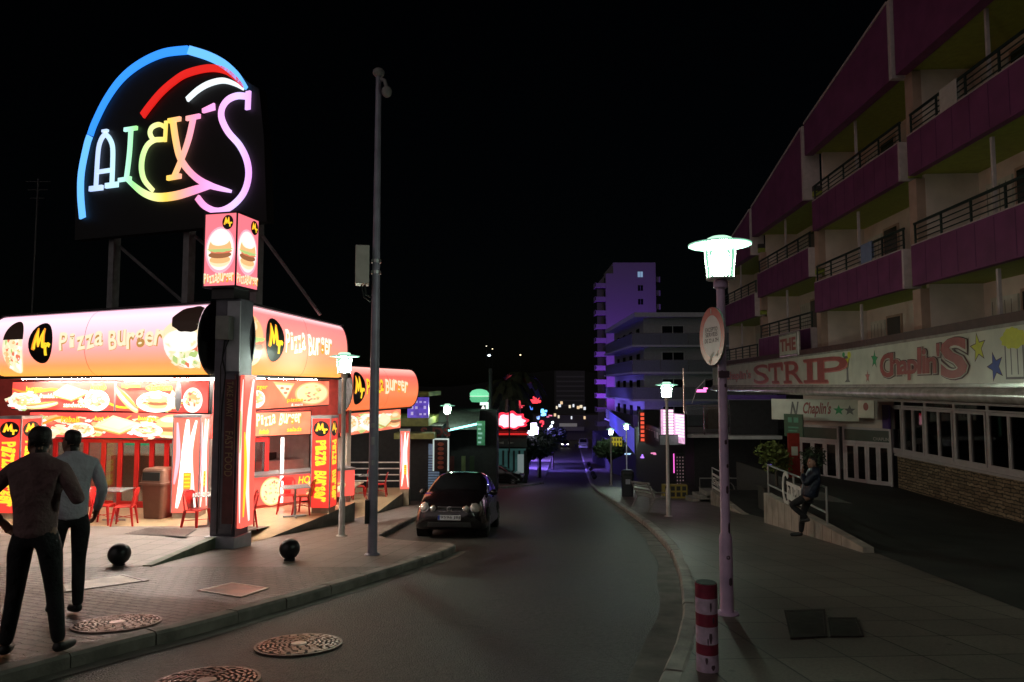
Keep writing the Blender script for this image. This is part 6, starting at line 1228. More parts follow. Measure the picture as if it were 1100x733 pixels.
for k, (x, y) in enumerate(((7.9, 62), (8.25, 67), (8.9, 74), (9.6, 82), (5.5, 26))[:4]):
    b = MB(m_ball); b.lathe([(.1, 0), (.1, .05)], seg=10); b.ball((0, 0, .26), .24, 12, 8); solo(b, 'ball_bollard', 'dark ball bollard on the far kerb opposite the purple pavement', 'bollard', (xr(y) + .5, y, gz(y)), 0, 'ball bollards on the far kerb')

# white balconied apartment block
ab = thing('apartment_block', 'white apartment block with wraparound balconies behind the bar fronts', 'building', (13.4, 76, gz(76))); gz76 = gz(76)
m_ab = M('white_render_dim', (.40, .42, .43), .7, var=.1); Zs = [-.1 - 3.1 * 2, -.1 - 3.1, -.1, 2.95, 5.95]
b = MB(m_ab); b.bx(1.6, 16, 1.6, 24, -1, 9.3 - gz76); b.build('wall', ab)
for z in Zs:
    zz = z - gz76; b = MB(m_ab); b.prism([(.0, 0), (16, 0), (16, 1.6), (1.6, 1.6), (1.6, 22), (-.2, 22)], lambda x, y: (x, y, zz), lambda x, y: (x, y, zz + .22)); bl = b.build('balcony', ab)
    b = MB(M('balustrade_grey', (.14, .16, .17), .5)); b.bx(.02, 16, .02, .06, zz + .23, zz + 1.5); b.bx(.02, .06, .1, 22, zz + .23, zz + 1.5); b.build('balustrade', bl)
    b = MB(m_alu); b.bx(0, 16, 0, .08, zz + 1.51, zz + 1.57); b.bx(0, .08, .1, 22, zz + 1.51, zz + 1.57)
    for k in range(6): b.box((.04 + 3.1 * k, .0, zz + .87), (.06, .03, 1.25))
    b.build('hand_rail', bl)
    for x in (3.6, 8.4, 12.4):
        b = MB(m_ab if x == 9 else M('window_frame_dim', (.55, .57, .58), .5)); b.bx(x, x + 2.6, 1.52, 1.59, zz + .25, zz + 2.55); w = b.build('window', ab)
        b = MB(m_g2)
        for q in (0, 1): b.bx(x + .1 + 1.25 * q, x + 1.25 + 1.25 * q, 1.50, 1.515, zz + .35, zz + 2.45)
        b.build('pane', w)
    for y in (4, 9, 14, 19): b = MB(m_g2); b.bx(1.55, 1.59, y, y + 2, zz + .25, zz + 2.4); b.build('side_window', ab)
b = MB(m_ab); zz = 9.3 - gz76; b.prism([(.3, -.1), (16, -.1), (16, 24), (.3, 24)], lambda x, y: (x, y, zz), lambda x, y: (x, y, zz + .5)); b.build('roof', ab)
# tower block
tw = thing('tower_block', 'tall tower block washed in purple light with a stack of side balconies', 'building', (20.4, 147, gz(147))); zb = gz(147); m_tw = M('tower_render', (.22, .20, .25), .7, var=.08)
b = MB(m_tw); b.bx(0, 10.8, 0, 16, -1, 26.0 - zb); b.bx(1.6, 10.8, .0, 15, 26.001 - zb, 28.4 - zb); b.build('wall', tw)
for k in range(11):
    z = 26 - 3.0 * (k + 1) - zb; b = MB(m_tw); b.bx(-2.3, -.004, .6, 3.4, z, z + .25); b.bx(-2.3, -2.15, .6, 3.4, z + .25, z + 1.1); b.bx(-2.3, -.004, .6, .75, z + .25, z + 1.0); b.build('balcony', tw)
    b = MB(m_g2); b.bx(-.03, -.006, 1.2, 2.8, z + .3, z + 2.3); b.build('balcony_door', tw)
for k in range(8):
    z = 26.4 - 3.0 * k - zb; b = MB(m_g2 if k != 0 else E('tower_lit_window', (.45, .75, 1), .35)); b.bx(6.9, 8.0, -.03, -.006, z - 1.2, z); w = b.build('window', tw)
    b = MB(m_tw); b.bx(7.42, 7.48, -.05, -.032, z - 1.2, z); b.bx(10.81, 11.9, .6, 3, z - 2.2, z - 1.0); b.build('window_bar', w)
def added_flood(label, loc, target, power, size, col=(.36, .08, 1)):
    o = thing('floodlight', label, 'floodlight', loc); d = (Vector(target) - Vector(loc)).normalized(); b = MB(m_irond); b.box((0, 0, .1), (.5, .5, .2)); b.box(tuple(d * -.12 + Vector((0, 0, .4))), (.4, .4, .35)); b.build('housing', o)
    l = bpy.data.lights.new('added_flood_beam', 'SPOT'); l.energy = power; l.color = col; l.spot_size = radians(size); l.spot_blend = .6; l.shadow_soft_size = .3
    lo = bpy.data.objects.new('added_flood_beam', l); COL.objects.link(lo); lo.parent = o; lo.location = d * .2 + Vector((0, 0, .4)); lo.rotation_euler = d.to_track_quat('-Z', 'Y').to_euler()
added_flood('purple floodlight on the ground before the tower block', (17.0, 136, gz(136)), (23, 147, 14), 22000, 75); added_flood('purple floodlight lighting the stack of tower balconies', (13, 140, gz(140)), (18.5, 148, 12), 6500, 70); added_flood('purple floodlight in front of the balconied apartment block', (11.2, 70, gz(70) + 3.3), (13.4, 84, 6), 700, 80)  # lamps assumed from the purple wash on tower and apartment block

# ------------------------------------------------------------------ farther down the street, left side
ys_ = thing('kiosk', 'kiosk with yellow green roof and a violet picture screen', 'kiosk', (-6.2, 29, gz(29))); zk = gz(29)
m_yg = M('yellow_green_paint', (.30, .34, .10), .5, var=.2)
def lz(py, Y): return wp(500, py, Y).z - zk
b = MB(m_yg); xa, xb = wp(444, 420, 30).x + 6.2, wp(463.5, 420, 30).x + 6.2; b.bx(xa - 2.5, xb, 0, 5, lz(426, 29), lz(421, 29)); b.bx(xa - 2.5, xb, 0, 5, lz(458, 29), lz(449.5, 29)); b.bx(xa - .5, xb + .35, -.9, 0, lz(470, 29), lz(464, 29)); b.build('roof', ys_)
b = MB(m_dk); b.bx(xa - 3, xb + .5, .5, 4.5, -.3, lz(458.5, 29)); b.build('wall', ys_)
b = MB(E('violet_screen', (.13, .07, .62), .6, True, .5, 4)); b.bx(xa - .1, xb, .02, .2, lz(449, 29), lz(427, 29)); sc = b.build('picture_screen', ys_)
b = MB(E('violet_screen_marks', (.7, .6, 1), .55)); rnd = random.Random(8)
for i in range(4):
    for k in range(3):
        if rnd.random() < .75: x = xa + .05 + .18 * i; z = lz(446 - 6.5 * k, 29); b.bx(x, x + .1, .0, .015, z, z + rnd.uniform(.06, .14))
b.build('screen_print', sc)
b = MB(E('kiosk_shutter_lit', (.28, .42, .62), .20, True, .6, 14)); b.bx(xa + .75, xb + .42, .46, .49, .1, lz(478, 29)); sh = b.build('roller_shutter', ys_)  # blue light falling on the shutter given as its own glow
b = MB(m_dk)
for k in range(16): b.box((xa + .95, .455, .2 + .11 * k), (1.2, .02, .03))
b.build('slat_lines', sh)
b = MB(M('dark_red_lettering', (.22, .03, .03), .5)); b.stamp(sh_text('S DS', xb - .4, lz(470, 29), xb + .9, lz(460, 29), .03), lambda x, z: (x, .49, z)); b.build('lettering', ys_)
b = MB(m_frame); b.bx(0, .55, 0, .08, 0, 1.28); o = solo(b, 'upright_board', 'black upright board in a pale lit frame beside the shutter', 'board', (wp(466.5, 490, 28.6).x, 28.6, wp(470, 506, 28.6).z)); b = MB(E('board_frame_glow', (.75, .9, .85), .55)); b.bx(-.06, .0, -.02, .06, 0, 1.33); b.bx(.55, .61, -.02, .06, 0, 1.33); b.bx(0, .55, -.02, .06, 1.28, 1.34); b.build('lit_frame', o); b = MB(M('board_ink_red', (.35, .1, .06), .5)); 
for k in range(6): b.stamp(sh_ell(.27, .15 + .19 * k, .13, .075), flat(.005))
b.build('board_print', o)
aw = thing('awning_shop', 'shop with dark curved awning edged by a bright cyan tube', 'shop', (-5.6, 34, gz(34))); zk = gz(34); x0, x1 = wp(486, 450, 34).x + 5.6, wp(516, 450, 34).x + 5.6
b = MB(M('awning_dark_green', (.06, .075, .065), .5, var=.3)); n = 8
b.add([(x, -.2 - 1.1 * sin(pi / 2 * i / n), lz(441, 34) - (lz(441, 34) - lz(460, 34)) * (1 - cos(pi / 2 * i / n))) for x in (x0 - .6, x1) for i in range(n + 1)], [(i, i + 1, n + 2 + i, n + 1 + i) for i in range(n)]); b.build('awning', aw, smooth=60)
b = MB(m_dk); b.bx(x0 - .6, x1 + .8, .3, 6, -.3, lz(441, 34)); b.build('wall', aw)
b = MB(E('cyan_tube', (.35, 1, .95), 2.5, True)); b.tube([(x0 - .4, -1.35, lz(462, 34)), (x1 - .1, -1.35, lz(454, 34))], .05, 8); b.build('neon_tube', aw)
b = MB(E('green_leaf_sign', (.10, .45, .22), .16, False, .9, 6)); b.bx(x1 - .1, x1 + .28, -1.3, -1.22, lz(476, 34), lz(451, 34)); ls = b.build('lit_panel', aw); b = MB(E('panel_pale_print', (.5, .9, .8), .3))
for k in range(5): b.bx(x1 - .05, x1 + .1 + .03 * (k % 3), -1.312, -1.302, lz(474 - 4.6 * k, 34), lz(472 - 4.6 * k, 34))
b.build('panel_print', ls)
for x, w, c in ((x0 - .1, .25, (.10, .02, .02)), (x0 + .9, .22, (.03, .05, .02)), (x0 + .5, .2, (.2, .22, .1))): b = MB(M('banner_cloth_%d' % int(c[0] * 100), c, .7)); b.bx(x, x + w, -.6, -.56, .2, 2.0); b.build('hanging_banner', aw)
b = MB(E('shop_counter_glow', (.6, .75, .5), .35)); b.bx(x0 + .15, x0 + .75, .1, .28, .9, 1.1); b.build('lit_counter', aw)
# green burger sign on white pole
q = wp(515, 425, 36); gp = thing('burger_sign', 'glowing green burger shaped sign on a white lit arm', 'sign', q); b = MB(E('burger_green', (.14, .65, .32), .7, True)); b.lathe([(.02, -.36), (.4, -.34), (.5, -.2), (.5, -.12), (.46, -.05)], seg=24); b.build('lower_bun', gp, smooth=40); b = MB(E('burger_green_light', (.22, .85, .45), .9)); b.lathe([(.46, -.02), (.5, .03), (.5, .12), (.38, .26), (.15, .33), (.01, .34)], seg=24); b.build('upper_bun', gp, smooth=40); b = MB(E('burger_line', (.75, 1, .8), .8)); b.lathe([(.5, -.055), (.52, -.035), (.5, -.015)], seg=24); b.build('filling', gp)
x = wp(527, 400, 36.3).x; zt_ = wp(527, 396, 36.3).z; b = MB(m_dk); b.tube([(0, 0, 0), (0, 0, zt_ - gz(36.3))], .1, 8); solo(b, 'sign_pole', 'dark pole carrying the green burger sign', 'pole', (x, 36.3, gz(36.3)))
b = MB(E('white_lit_arm', (.75, 1, .85), 1.3, True)); z1, z2 = wp(527, 432, 36.3).z, wp(527, 480, 36.3).z; b.bx(x - .24, x - .1, 36.1, 36.2, z2, z1); b.bx(x - .55, x - .24, 36.1, 36.2, z1 - .16, z1); tag(b.build('lit_bracket'), 'white glowing bracket below the green burger sign', 'lit bracket')
q = wp(519, 450, 36.6); rk = thing('cone_sign', 'slim sign with a white glowing cone top and red middle', 'sign', (q.x, 36.6, q.z)); b = MB(E('cone_white', (1, .95, .9), 1.3, True)); b.lathe([(.16, .05), (.15, .3), (.1, .55), (.01, .72)], seg=16); b.build('cone', rk, smooth=40); b = MB(E('cone_red', (.9, .06, .05), .5)); b.lathe([(.2, -.55), (.2, .04)], seg=16); b.build('red_base', rk, smooth=40)
o, L, z0, z1 = panel('blue_square_sign', 'tilted white square sign with blue centre under the cone sign', 'sign', 515.5, 459, 528, 472, 35.2, E('sign_white_cold', (.8, 1, .95), .9, True)); b = MB(E('sign_blue_centre', (.03, .12, .45), .7)); b.stamp(sh_rect(L * .2, z0 + (z1 - z0) * .2, L * .6, z0 + (z1 - z0) * .75), flat(.024)); b.build('blue_centre', o)
o, L, z0, z1 = panel('upright_sign', 'upright white sign with black letter blocks behind the hatchback', 'sign', 514.5, 476, 520.5, 508, 35, E('upright_white', (.75, .95, .9), .55)); marks(o, L, z0, z1, M('black_blocks', (.01, .01, .01), .6), 6, 1, 12, .9, .6, .5)
o, L, z0, z1 = panel('upright_sign', 'upright sign with pink letters next to the white one', 'sign', 523.5, 476, 529, 510, 35.4, M('upright_grey', (.2, .2, .22), .5)); marks(o, L, z0, z1, E('pink_letters', (1, .2, .4), .5), 9, 1, 13, 1, .7, .55)
# storefront with pink cloud sign
cs = thing('corner_bar', 'dark corner bar with red lit roof edge under a glowing pink cloud', 'bar', (wp(529, 500, 55).x, 55, gz(55))); zk = gz(55); Lx = wp(566, 500, 55).x - wp(529, 500, 55).x
b = MB(m_dk); b.bx(-1.5, Lx, 0, 8, -.3, lz(464, 55)); b.build('wall', cs); b = MB(E('teal_shopfront', (.12, .34, .33), .09, True, .5, 2)); b.bx(.1, Lx - .1, -.06, -.01, .2, lz(482, 55)); b.build('shopfront', cs)
b = MB(m_dk)
for k in range(6): b.bx(.35 + .43 * k, .5 + .43 * k, -.1, -.062, .2, lz(484, 55))
b.build('shopfront_posts', cs)
b = MB(E('white_door_poster', (.6, .75, .75), .2)); b.bx(Lx - .75, Lx - .25, -.12, -.102, .3, lz(488, 55)); b.build('poster', cs)
b = MB(E('red_roof_edge', (1, .03, .03), .6, True)); b.bx(-.2, Lx + .1, -.5, -.42, lz(467, 55), lz(465, 55)); b.build('red_edge', cs)
b = MB(M('roof_red', (.25, .03, .03), .5)); b.bx(-.3, Lx + .1, -.4, 6, lz(464.5, 55), lz(463, 55)); b.build('roof', cs)
b = MB(M('sign_band', (.05, .06, .06), .5)); b.bx(.1, Lx, -.3, -.2, lz(480, 55), lz(471, 55)); sb_ = b.build('sign_band', cs); b = MB(M('sign_band_lettering', (.3, .35, .32), .5)); [b.stamp(sh_poly([(.5 + .75 * k, lz(474, 55)), (1.0 + .75 * k, lz(475.5, 55)), (.5 + .75 * k, lz(477, 55))] if k % 2 else [(.9 + .75 * k, lz(474, 55)), (.9 + .75 * k, lz(477, 55)), (.4 + .75 * k, lz(475.5, 55))]), flat(.305)) for k in range(2)]; b.build('arrow_print', sb_)
q = wp(548.5, 453.5, 54.5); b = MB(E('pink_cloud', (1, .42, .5), 2.2, True)); pts = []
for t in [2 * pi * k / 72 for k in range(72)]: pts.append((1.12 * cos(t) * (1 + .1 * sin(9 * t)), (.62 if sin(t) > 0 else .42) * sin(t) * (1 + .12 * sin(9 * t + 1))))
b.plate(pts, -.12, .1); o = solo(b, 'cloud_sign', 'glowing pink cloud shaped sign above the dark corner bar', 'neon sign', q); b = MB(E('red_glow_edge', (1, .03, .07), 1.2)); b.plate([(x * 1.22, z * 1.3) for x, z in pts], .102, .16); b.build('red_glow_plate', o); b = MB(m_dk); b.tube([(-.1, -.18, -2.4), (-.1, -.18, 1.3)], .07, 6); b.tube([(.6, .2, -1.2), (.6, .2, 0)], .05, 5); b.build('support_post', o)  # red glow around the cloud added as a glowing plate behind it
def blob(label, px, py, Y, w, h, m, name='neon_sign', cat='neon sign', n=7, seed=1):
    q = wp(px, py, Y); b = MB(m); rnd = random.Random(seed); W_, H_ = w * Y / FPX, h * Y / FPX
    for k in range(n): ww, hh = W_ * rnd.uniform(.25, .6), H_ * rnd.uniform(.15, .4); b.box((rnd.uniform(-.5, .5) * (W_ - ww), rnd.uniform(-.2, .2), rnd.uniform(-.5, .5) * (H_ - hh)), (ww, .15, hh))
    return solo(b, name, label, cat, (q.x, Y, q.z))
e_wv = E('white_violet_neon', (.75, .65, 1), 8, True); e_rn = E('red_neon', (1, .05, .07), 1.6, True); e_tl = E('teal_neon', (.2, .9, 1), 1.6, True); e_bv = E('blue_violet_neon', (.16, .1, 1), 26.0, True)
blob('large white violet neon sign by the purple lit pavement', 572, 461, 62, 14, 15, e_wv, seed=4, n=9); blob('red neon lettering high above the purple pavement', 574, 429, 80, 15, 9, e_rn, seed=6); blob('small pale teal neon sign near the string of bulbs', 585, 443, 95, 9, 8, e_tl, seed=9, n=5); blob('tiny blue neon under the red lettering', 571, 438, 82, 4, 7, E('blue_neon', (.1, .3, 1), 1.2), seed=2, n=4); blob('red and white neon strip behind the white violet sign', 582, 455, 90, 5, 10, e_rn, seed=11, n=5)
pv = thing('neon_bar', 'long low bar front glowing violet along the far pavement', 'bar', (2.2, 70, gz(70))); b = MB(m_dk); b.bx(-4, -1.6, 0, 26, -.5, 3.6); b.build('wall', pv); b = MB(e_bv); b.bx(-1.59, -1.5, .5, 24, 2.3, 2.55); b.build('neon_tube', pv); b = MB(e_vio); b.bx(-4, -1.6, -.1, -.02, 2.2, 2.5); b.build('neon_tube', pv); b = MB(E('pink_doorway', (1, .3, .55), .5)); b.bx(-1.59, -1.55, 1.2, 2.2, 0, 2.1); b.build('lit_doorway', pv)
rv = thing('neon_bar', 'bar opposite with blue neon edge shining on the road', 'bar', (16.5, 84, gz(84))); b = MB(m_dk); b.bx(0, 4, 0, 30, -.5, 3.4); b.build('wall', rv); b = MB(E('blue_neon_edge', (.14, .2, 1), 16.0, True)); b.bx(-.1, -.02, .2, 29, 2.4, 2.62); b.build('neon_tube', rv)
sl_ = thing('string_light', 'string of white bulbs sagging over the far pavement', 'string light', wp(586, 467, 100)); bulbs = [(586.3, 467), (589.5, 461.5), (592, 458), (593.5, 454)]; PB = [wp(px, py, 100 + 9 * k) - Vector(sl_.location) for k, (px, py) in enumerate(bulbs)]
b = MB(m_dk); b.tube([p + Vector((0, 0, .35)) for p in PB], .03, 5); b.build('cable', sl_)
for p in PB: b = MB(E('string_bulb', (.85, .95, 1), 3)); b.ball(p, .26, 10, 8); b.build('bulb', sl_)
added_flood('violet floodlight on the neon bar roof shining on the road', (1.0, 76, gz(76) + 4), (7.2, 80, gz(80)), 22000, 110, (.22, .14, 1)); added_flood('violet floodlight farther along the neon bar shining on the road', (1.2, 90, gz(90) + 4), (7.5, 98, gz(98)), 22000, 110, (.26, .16, 1)); added_flood('pale blue floodlight on the bar opposite the neon bar', (16.3, 92, gz(92) + 3.6), (11.5, 86, gz(86)), 9000, 110, (.12, .3, 1))  # added lights standing in for the neon glow on road and pavement
for px, py, Y, w, h, c, st, lab in ((590, 447, 110, 6, 4, (1, .2, .25), 1.3, 'small red board above the string of bulbs'), (596, 462, 120, 4, 5, (1, .85, .6), 1.2, 'warm lit upstairs window past the string of bulbs'), (674, 488, 55.5, 7, 3, (.45, .7, 1), 1.2, 'cold blue bar light under the blue fascia'), (690, 490, 35.9, 4, 5, (.45, .2, 1), 1.5, 'small violet bar light under the row of pale letters'), (702, 488, 35.9, 5, 3, (1, .3, .6), .9, 'dim pink bar light beside the white lamp post'), (560, 437, 92, 9, 3, (1, .08, .12), 1.2, 'thin red strip light behind the pink cloud'), (578, 449, 76, 3, 8, (.3, .5, 1), 1.6, 'slim upright blue neon by the white violet sign')):
    blob(lab, px, py, Y, w, h, E('street_light_%d' % px, c, st), seed=px, n=4)
# palms lit from below
for k, (px, Y, H_, lab) in enumerate(((556, 76, 10.5, 'taller palm with red lit trunk rising above the pink cloud'), (541, 70, 9.2, 'shorter dim palm to the side of the red lit one'))):
    q = wp(px, 460, Y); zb_ = gz(Y); o = thing('palm_tree', lab, 'palm tree', (q.x, Y, zb_), 0, 'palms above the neon bars'); b = MB(M('palm_trunk', (.25, .16, .12), .9, var=.4, vs=8)); b.tube([(0, 0, 0), (.15, 0, H_ * .5), (.45, 0, H_)], [.24, .18, .15], 8); b.build('trunk', o); b = MB(M('palm_leaf', (.04, .05, .02), .6, var=.4)); rnd = random.Random(k)
    for i in range(22):
        a = 2 * pi * i / 22 + rnd.uniform(-.15, .15); e = rnd.uniform(-.2, .8); Lf = rnd.uniform(2.2, 3.0); pts = [Vector((.45, 0, H_)) + Vector((cos(a) * Lf * t, sin(a) * Lf * t, Lf * (e * t - 1.1 * t * t))) for t in (0, .25, .5, .75, 1)]
        for p, p2 in zip(pts, pts[1:]):
            d = (p2 - p); s = d.cross(Vector((0, 0, 1))).normalized()
            for j in range(5): r0 = p + d * j / 5; b.add([r0, r0 + d * .22, r0 + d * .25 + s * .5 - Vector((0, 0, .22)), r0 + d * .02 + s * .42 - Vector((0, 0, .2))], [(0, 1, 2, 3)]); b.add([r0, r0 + d * .22, r0 + d * .25 - s * .5 - Vector((0, 0, .22)), r0 + d * .02 - s * .42 - Vector((0, 0, .2))], [(0, 1, 2, 3)])
    b.build('crown', o)
added_flood('red floodlight at the foot of the taller palm', (wp(556, 460, 76).x + .3, 74.6, wp(556, 460, 76).z), (wp(556, 400, 76).x + .3, 76, wp(556, 405, 76).z), 3500, 40, (1, .08, .15))  # lamp assumed from the red light on the palm trunk
# end of the street
eb = thing('end_building', 'low building closing the street with a pale balustrade and lit windows', 'building', (6, 190, gz(190))); zk = gz(190); b = MB(M('end_wall', (.12, .11, .11), .8)); b.bx(0, 26, 0, 10, -1, lz(446, 190)); b.build('wall', eb)
b = MB(E('lit_balustrade', (.55, .52, .48), .16)); x0, x1 = wp(601, 457, 188).x - 6, wp(620, 457, 188).x - 6; b.bx(x0, x1, -1.6, -1.4, lz(458.5, 188), lz(455, 188)); b.build('balustrade', eb)  # light falling on the balustrade put in as emission
b = MB(M('end_terrace', (.3, .29, .28), .7)); b.bx(x0, x1 + 2, -1.3, 0, lz(463, 188), lz(459, 188)); b.build('terrace_slab', eb)
rnd = random.Random(21)
for k, (px, py) in enumerate(((598, 438), (601, 436), (603, 433), (612, 437), (616, 436), (621, 438), (624, 437), (628, 439), (596, 446), (600, 448), (614, 449), (628, 449))): q = wp(px, py, 189); b = MB(E('far_window_%d' % (k % 3), ((1, .85, .6), (.9, .95, 1), (1, .7, .4))[k % 3], .9)); s = rnd.uniform(.25, .55); b.bx(q.x - 6 - s / 2, q.x - 6 + s, -.06, -.01, q.z - zk - .4, q.z - zk + .4); b.build('lit_window', eb)
hb = thing('hillside_block', 'faint dark apartment block on the hill beyond the street end', 'building', (wp(597, 400, 330).x, 330, -10)); b = MB(M('faint_block', (.09, .09, .1), .8)); b.bx(0, 14, 0, 12, -20, 19); b.build('wall', hb); b = MB(M('faint_band', (.18, .18, .2), .7))
for k in range(7): b.bx(.3, 13.7, -.1, -.02, 2 + 2.3 * k, 2.7 + 2.3 * k)
b.build('balcony_band', hb)
b = MB(M('hill_dark', (.02, .022, .02), .95)); nx = 40; V = []
for j in range(8):
    for i in range(nx + 1): x = -420 + 21 * i; V.append((x, 420 + 40 * j, -16 + 34 * sin(pi * min(1, j / 7) / 2) * (.55 + .3 * sin(x * .011 + 1) + .15 * sin(x * .031))))
b.add(V, [(j * (nx + 1) + i, j * (nx + 1) + i + 1, (j + 1) * (nx + 1) + i + 1, (j + 1) * (nx + 1) + i) for j in range(7) for i in range(nx)]); b.build('hill', smooth=80)['kind'] = 'structure'
for px, py, s, c, lab in ((525.5, 382, .8, (.8, .92, 1), 'brightest bluish white lamp on the dark hillside'), (529, 375, .3, (1, .8, .5), 'small warm lamp just above the bright hillside lamp'), (559, 381.5, .4, (1, .75, .45), 'lone orange lamp on the dark hillside'), (522.5, 372, .25, (1, .9, .7), 'faintest upper lamp on the dark hillside'), (620, 421, .35, (.6, .9, .8), 'greenish lamp beside the faint hillside block')):
    q = wp(px, py, 415); o = thing('hillside_lamp', lab, 'lamp', (q.x, 415, q.z)); b = MB(m_irond); b.tube([(0, .3, -14), (0, .3, 0)], .15, 5); b.build('post', o); b = MB(E('hill_lamp_%d' % int(s * 100), c, 3)); b.ball((0, 0, 0), s, 10, 8, (1.3, 1, .8)); b.build('bulb', o)
# cars and people farther off
q = G(541, 521); car('dark_hatchback', 'dark car parked side on before the corner bar', -1.05, 53.5, radians(-6), (.008, .008, .010), pitch=0, hi=gz(53.5) + .02)
car('oncoming_car', 'oncoming car with both headlights shining on the violet road', 10.75, 139, radians(-95), (.02, .02, .02), lights=E('headlight_beam', (1, .97, .9), 9, True), pitch=.048)
car('white_van', 'white van parked at the far kerb beside the oncoming car', 13.6, 131, radians(-97), (.6, .62, .66), st=VANST, van=True, pitch=.048)
# ------------------------------------------------------------------ people
def skin_mesh(name, chains, m, parent, lvl=2):
    """chains: lists of (x, y, z, r) or (x, y, z, rx, ry); points that coincide are joined; first point is the root"""
    V = []; R = []; Ed = []
    def idx(p):
        for i, v in enumerate(V):
            if (Vector(v) - Vector(p[:3])).length < 1e-4: return i
        V.append(p[:3]); R.append((p[3], p[4] if len(p) > 4 else p[3])); return len(V) - 1
    for c in chains:
        I = [idx(p) for p in c]
        for a, d in zip(I, I[1:]):
            if a != d: Ed.append((a, d))
    me = bpy.data.meshes.new(name); me.from_pydata(V, Ed, []); o = bpy.data.objects.new(name, me); COL.objects.link(o)
    o.modifiers.new('skin', 'SKIN').use_smooth_shade = True
    if not me.skin_vertices: me.attributes
    for i, s in enumerate(me.skin_vertices[0].data): s.radius = R[i]; s.use_root = (i == 0)
    sd = o.modifiers.new('sub', 'SUBSURF'); sd.levels = lvl; sd.render_levels = lvl
    dg = bpy.context.evaluated_depsgraph_get(); dg.update(); ev = o.evaluated_get(dg); m2 = bpy.data.meshes.new_from_object(ev)
    bpy.data.objects.remove(o); m2.name = name; m2.materials.clear(); m2.materials.append(m)
    m2.polygons.foreach_set('use_smooth', [True] * len(m2.polygons)); m2.polygons.foreach_set('material_index', [0] * len(m2.polygons)); ob = bpy.data.objects.new(name, m2); COL.objects.link(ob); ob.parent = parent; return ob
m_skin = M('skin', (.28, .15, .105), .5, var=.1); m_hair = M('dark_hair', (.015, .011, .009), .55, var=.3, vs=30, bump=.6, bs=60); m_shoe = M('shoe_black', (.012, .012, .012), .5); m_trs = M('black_trousers', (.010, .010, .012), .8, var=.3, bump=1, bs=9, bd=.04)
HS = 1.2
def head_parts(o, P, hc, f, hair='short'):
    """hc head centre, f facing (unit, horizontal): features as children, chains for the body mesh"""
    f = Vector(f).normalized(); s = f.cross(Vector((0, 0, 1))); hc = Vector(hc)
    FR = max([(v.co - hc).dot(f) for v in P.data.vertices if abs((v.co - hc).z - .012) < .02 and .02 < abs((v.co - hc).dot(s)) < .05 and (v.co - hc).length < .2] or [.085]) - .008
    b = MB(M('eye_white', (.5, .48, .45), .3)); 
    for k in (-1, 1): b.ball(hc + f * FR + s * .032 * k + Vector((0, 0, .012)), .013, 8, 6)
    b.mat(M('eye_dark', (.02, .015, .01), .2))
    for k in (-1, 1): b.ball(hc + f * (FR + .008) + s * .032 * k + Vector((0, 0, .012)), .007, 8, 6)
    b.build('eyes', o, smooth=60); b = MB(M('lips', (.3, .12, .1), .5)); b.box(hc + f * (FR + .004) - Vector((0, 0, .062)), (.045, .014, .014), rz=atan2(s.y, s.x)); b.build('mouth', o)
    b = MB(m_hair)
    for k in (-1, 1): b.box(hc + f * (FR + .006) + s * .034 * k + Vector((0, 0, .034)), (.035, .012, .008), rz=atan2(s.y, s.x))
    b.build('eyebrows', o)
    bmsh = P.data; c0 = hc + Vector((0, 0, .03)); V = []; F = []; mp = {}; rnd = random.Random(3)
    for p in bmsh.polygons:
        r = Vector(p.center) - hc; fr = r.dot(f); lat = abs(r.dot(s))
        if r.z < -.1 or r.length > .2: continue
        if fr > -.01 + max(0, (r.z - .04)) * 1.6 and r.z < .09: continue
        if lat > .066 and r.z < .02 and fr > -.03: continue
        if r.z < .0 and fr > -.02 + r.z * .35: continue
        I = []
        for i in p.vertices:
            if i not in mp: v = bmsh.vertices[i]; mp[i] = len(V); V.append(tuple(v.co + v.normal * ((.006 if (v.co - hc).z > -.01 else .001) + rnd.uniform(-.002, .004)) + Vector((0, 0, .010)) * max(0, (v.co - hc).z / .1)))
            I.append(mp[i])
        F.append(tuple(I))
    hb = MB(m_hair); hb.add(V, F); h = hb.build('hair', o, smooth=80); sd = h.modifiers.new('sub', 'SUBSURF'); sd.levels = 1; sd.render_levels = 1
    so = h.modifiers.new('solid', 'SOLIDIFY'); so.thickness = .012; so.offset = -1
def hand(wr, d, pn, side, r=.0088):
    """palm and five curled fingers from wrist wr along d, palm normal pn; chains"""
    wr, d, pn = Vector(wr), Vector(d).normalized(), Vector(pn).normalized(); a = d.cross(pn).normalized() * side; ch = []
    pc = wr + d * .05; pe = wr + d * .085
    ch.append([(*wr, .026, .03), (*pc, .018, .036), (*pe, .014, .036)])
    for k, ln in enumerate((.068, .078, .072, .055)):
        o = a * (.028 - .019 * k); b0 = pe + o; b1 = b0 + d * ln * .5 + pn * .008; b2 = b1 + (d * .6 + pn * .8).normalized() * ln * .35; b3 = b2 + (d * .1 + pn).normalized() * ln * .25
        ch.append([(*pe, .014, .036), (*b0, r), (*b1, r * .95), (*b2, r * .9), (*b3, r * .7)])
    t0 = wr + d * .025 + a * .03; t1 = t0 + (d * .6 + a * .7 + pn * .3).normalized() * .035; t2 = t1 + (d + pn * .5).normalized() * .03
    ch.append([(*pc, .018, .036), (*t0, .013), (*t1, .0105), (*t2, .008)]); return ch
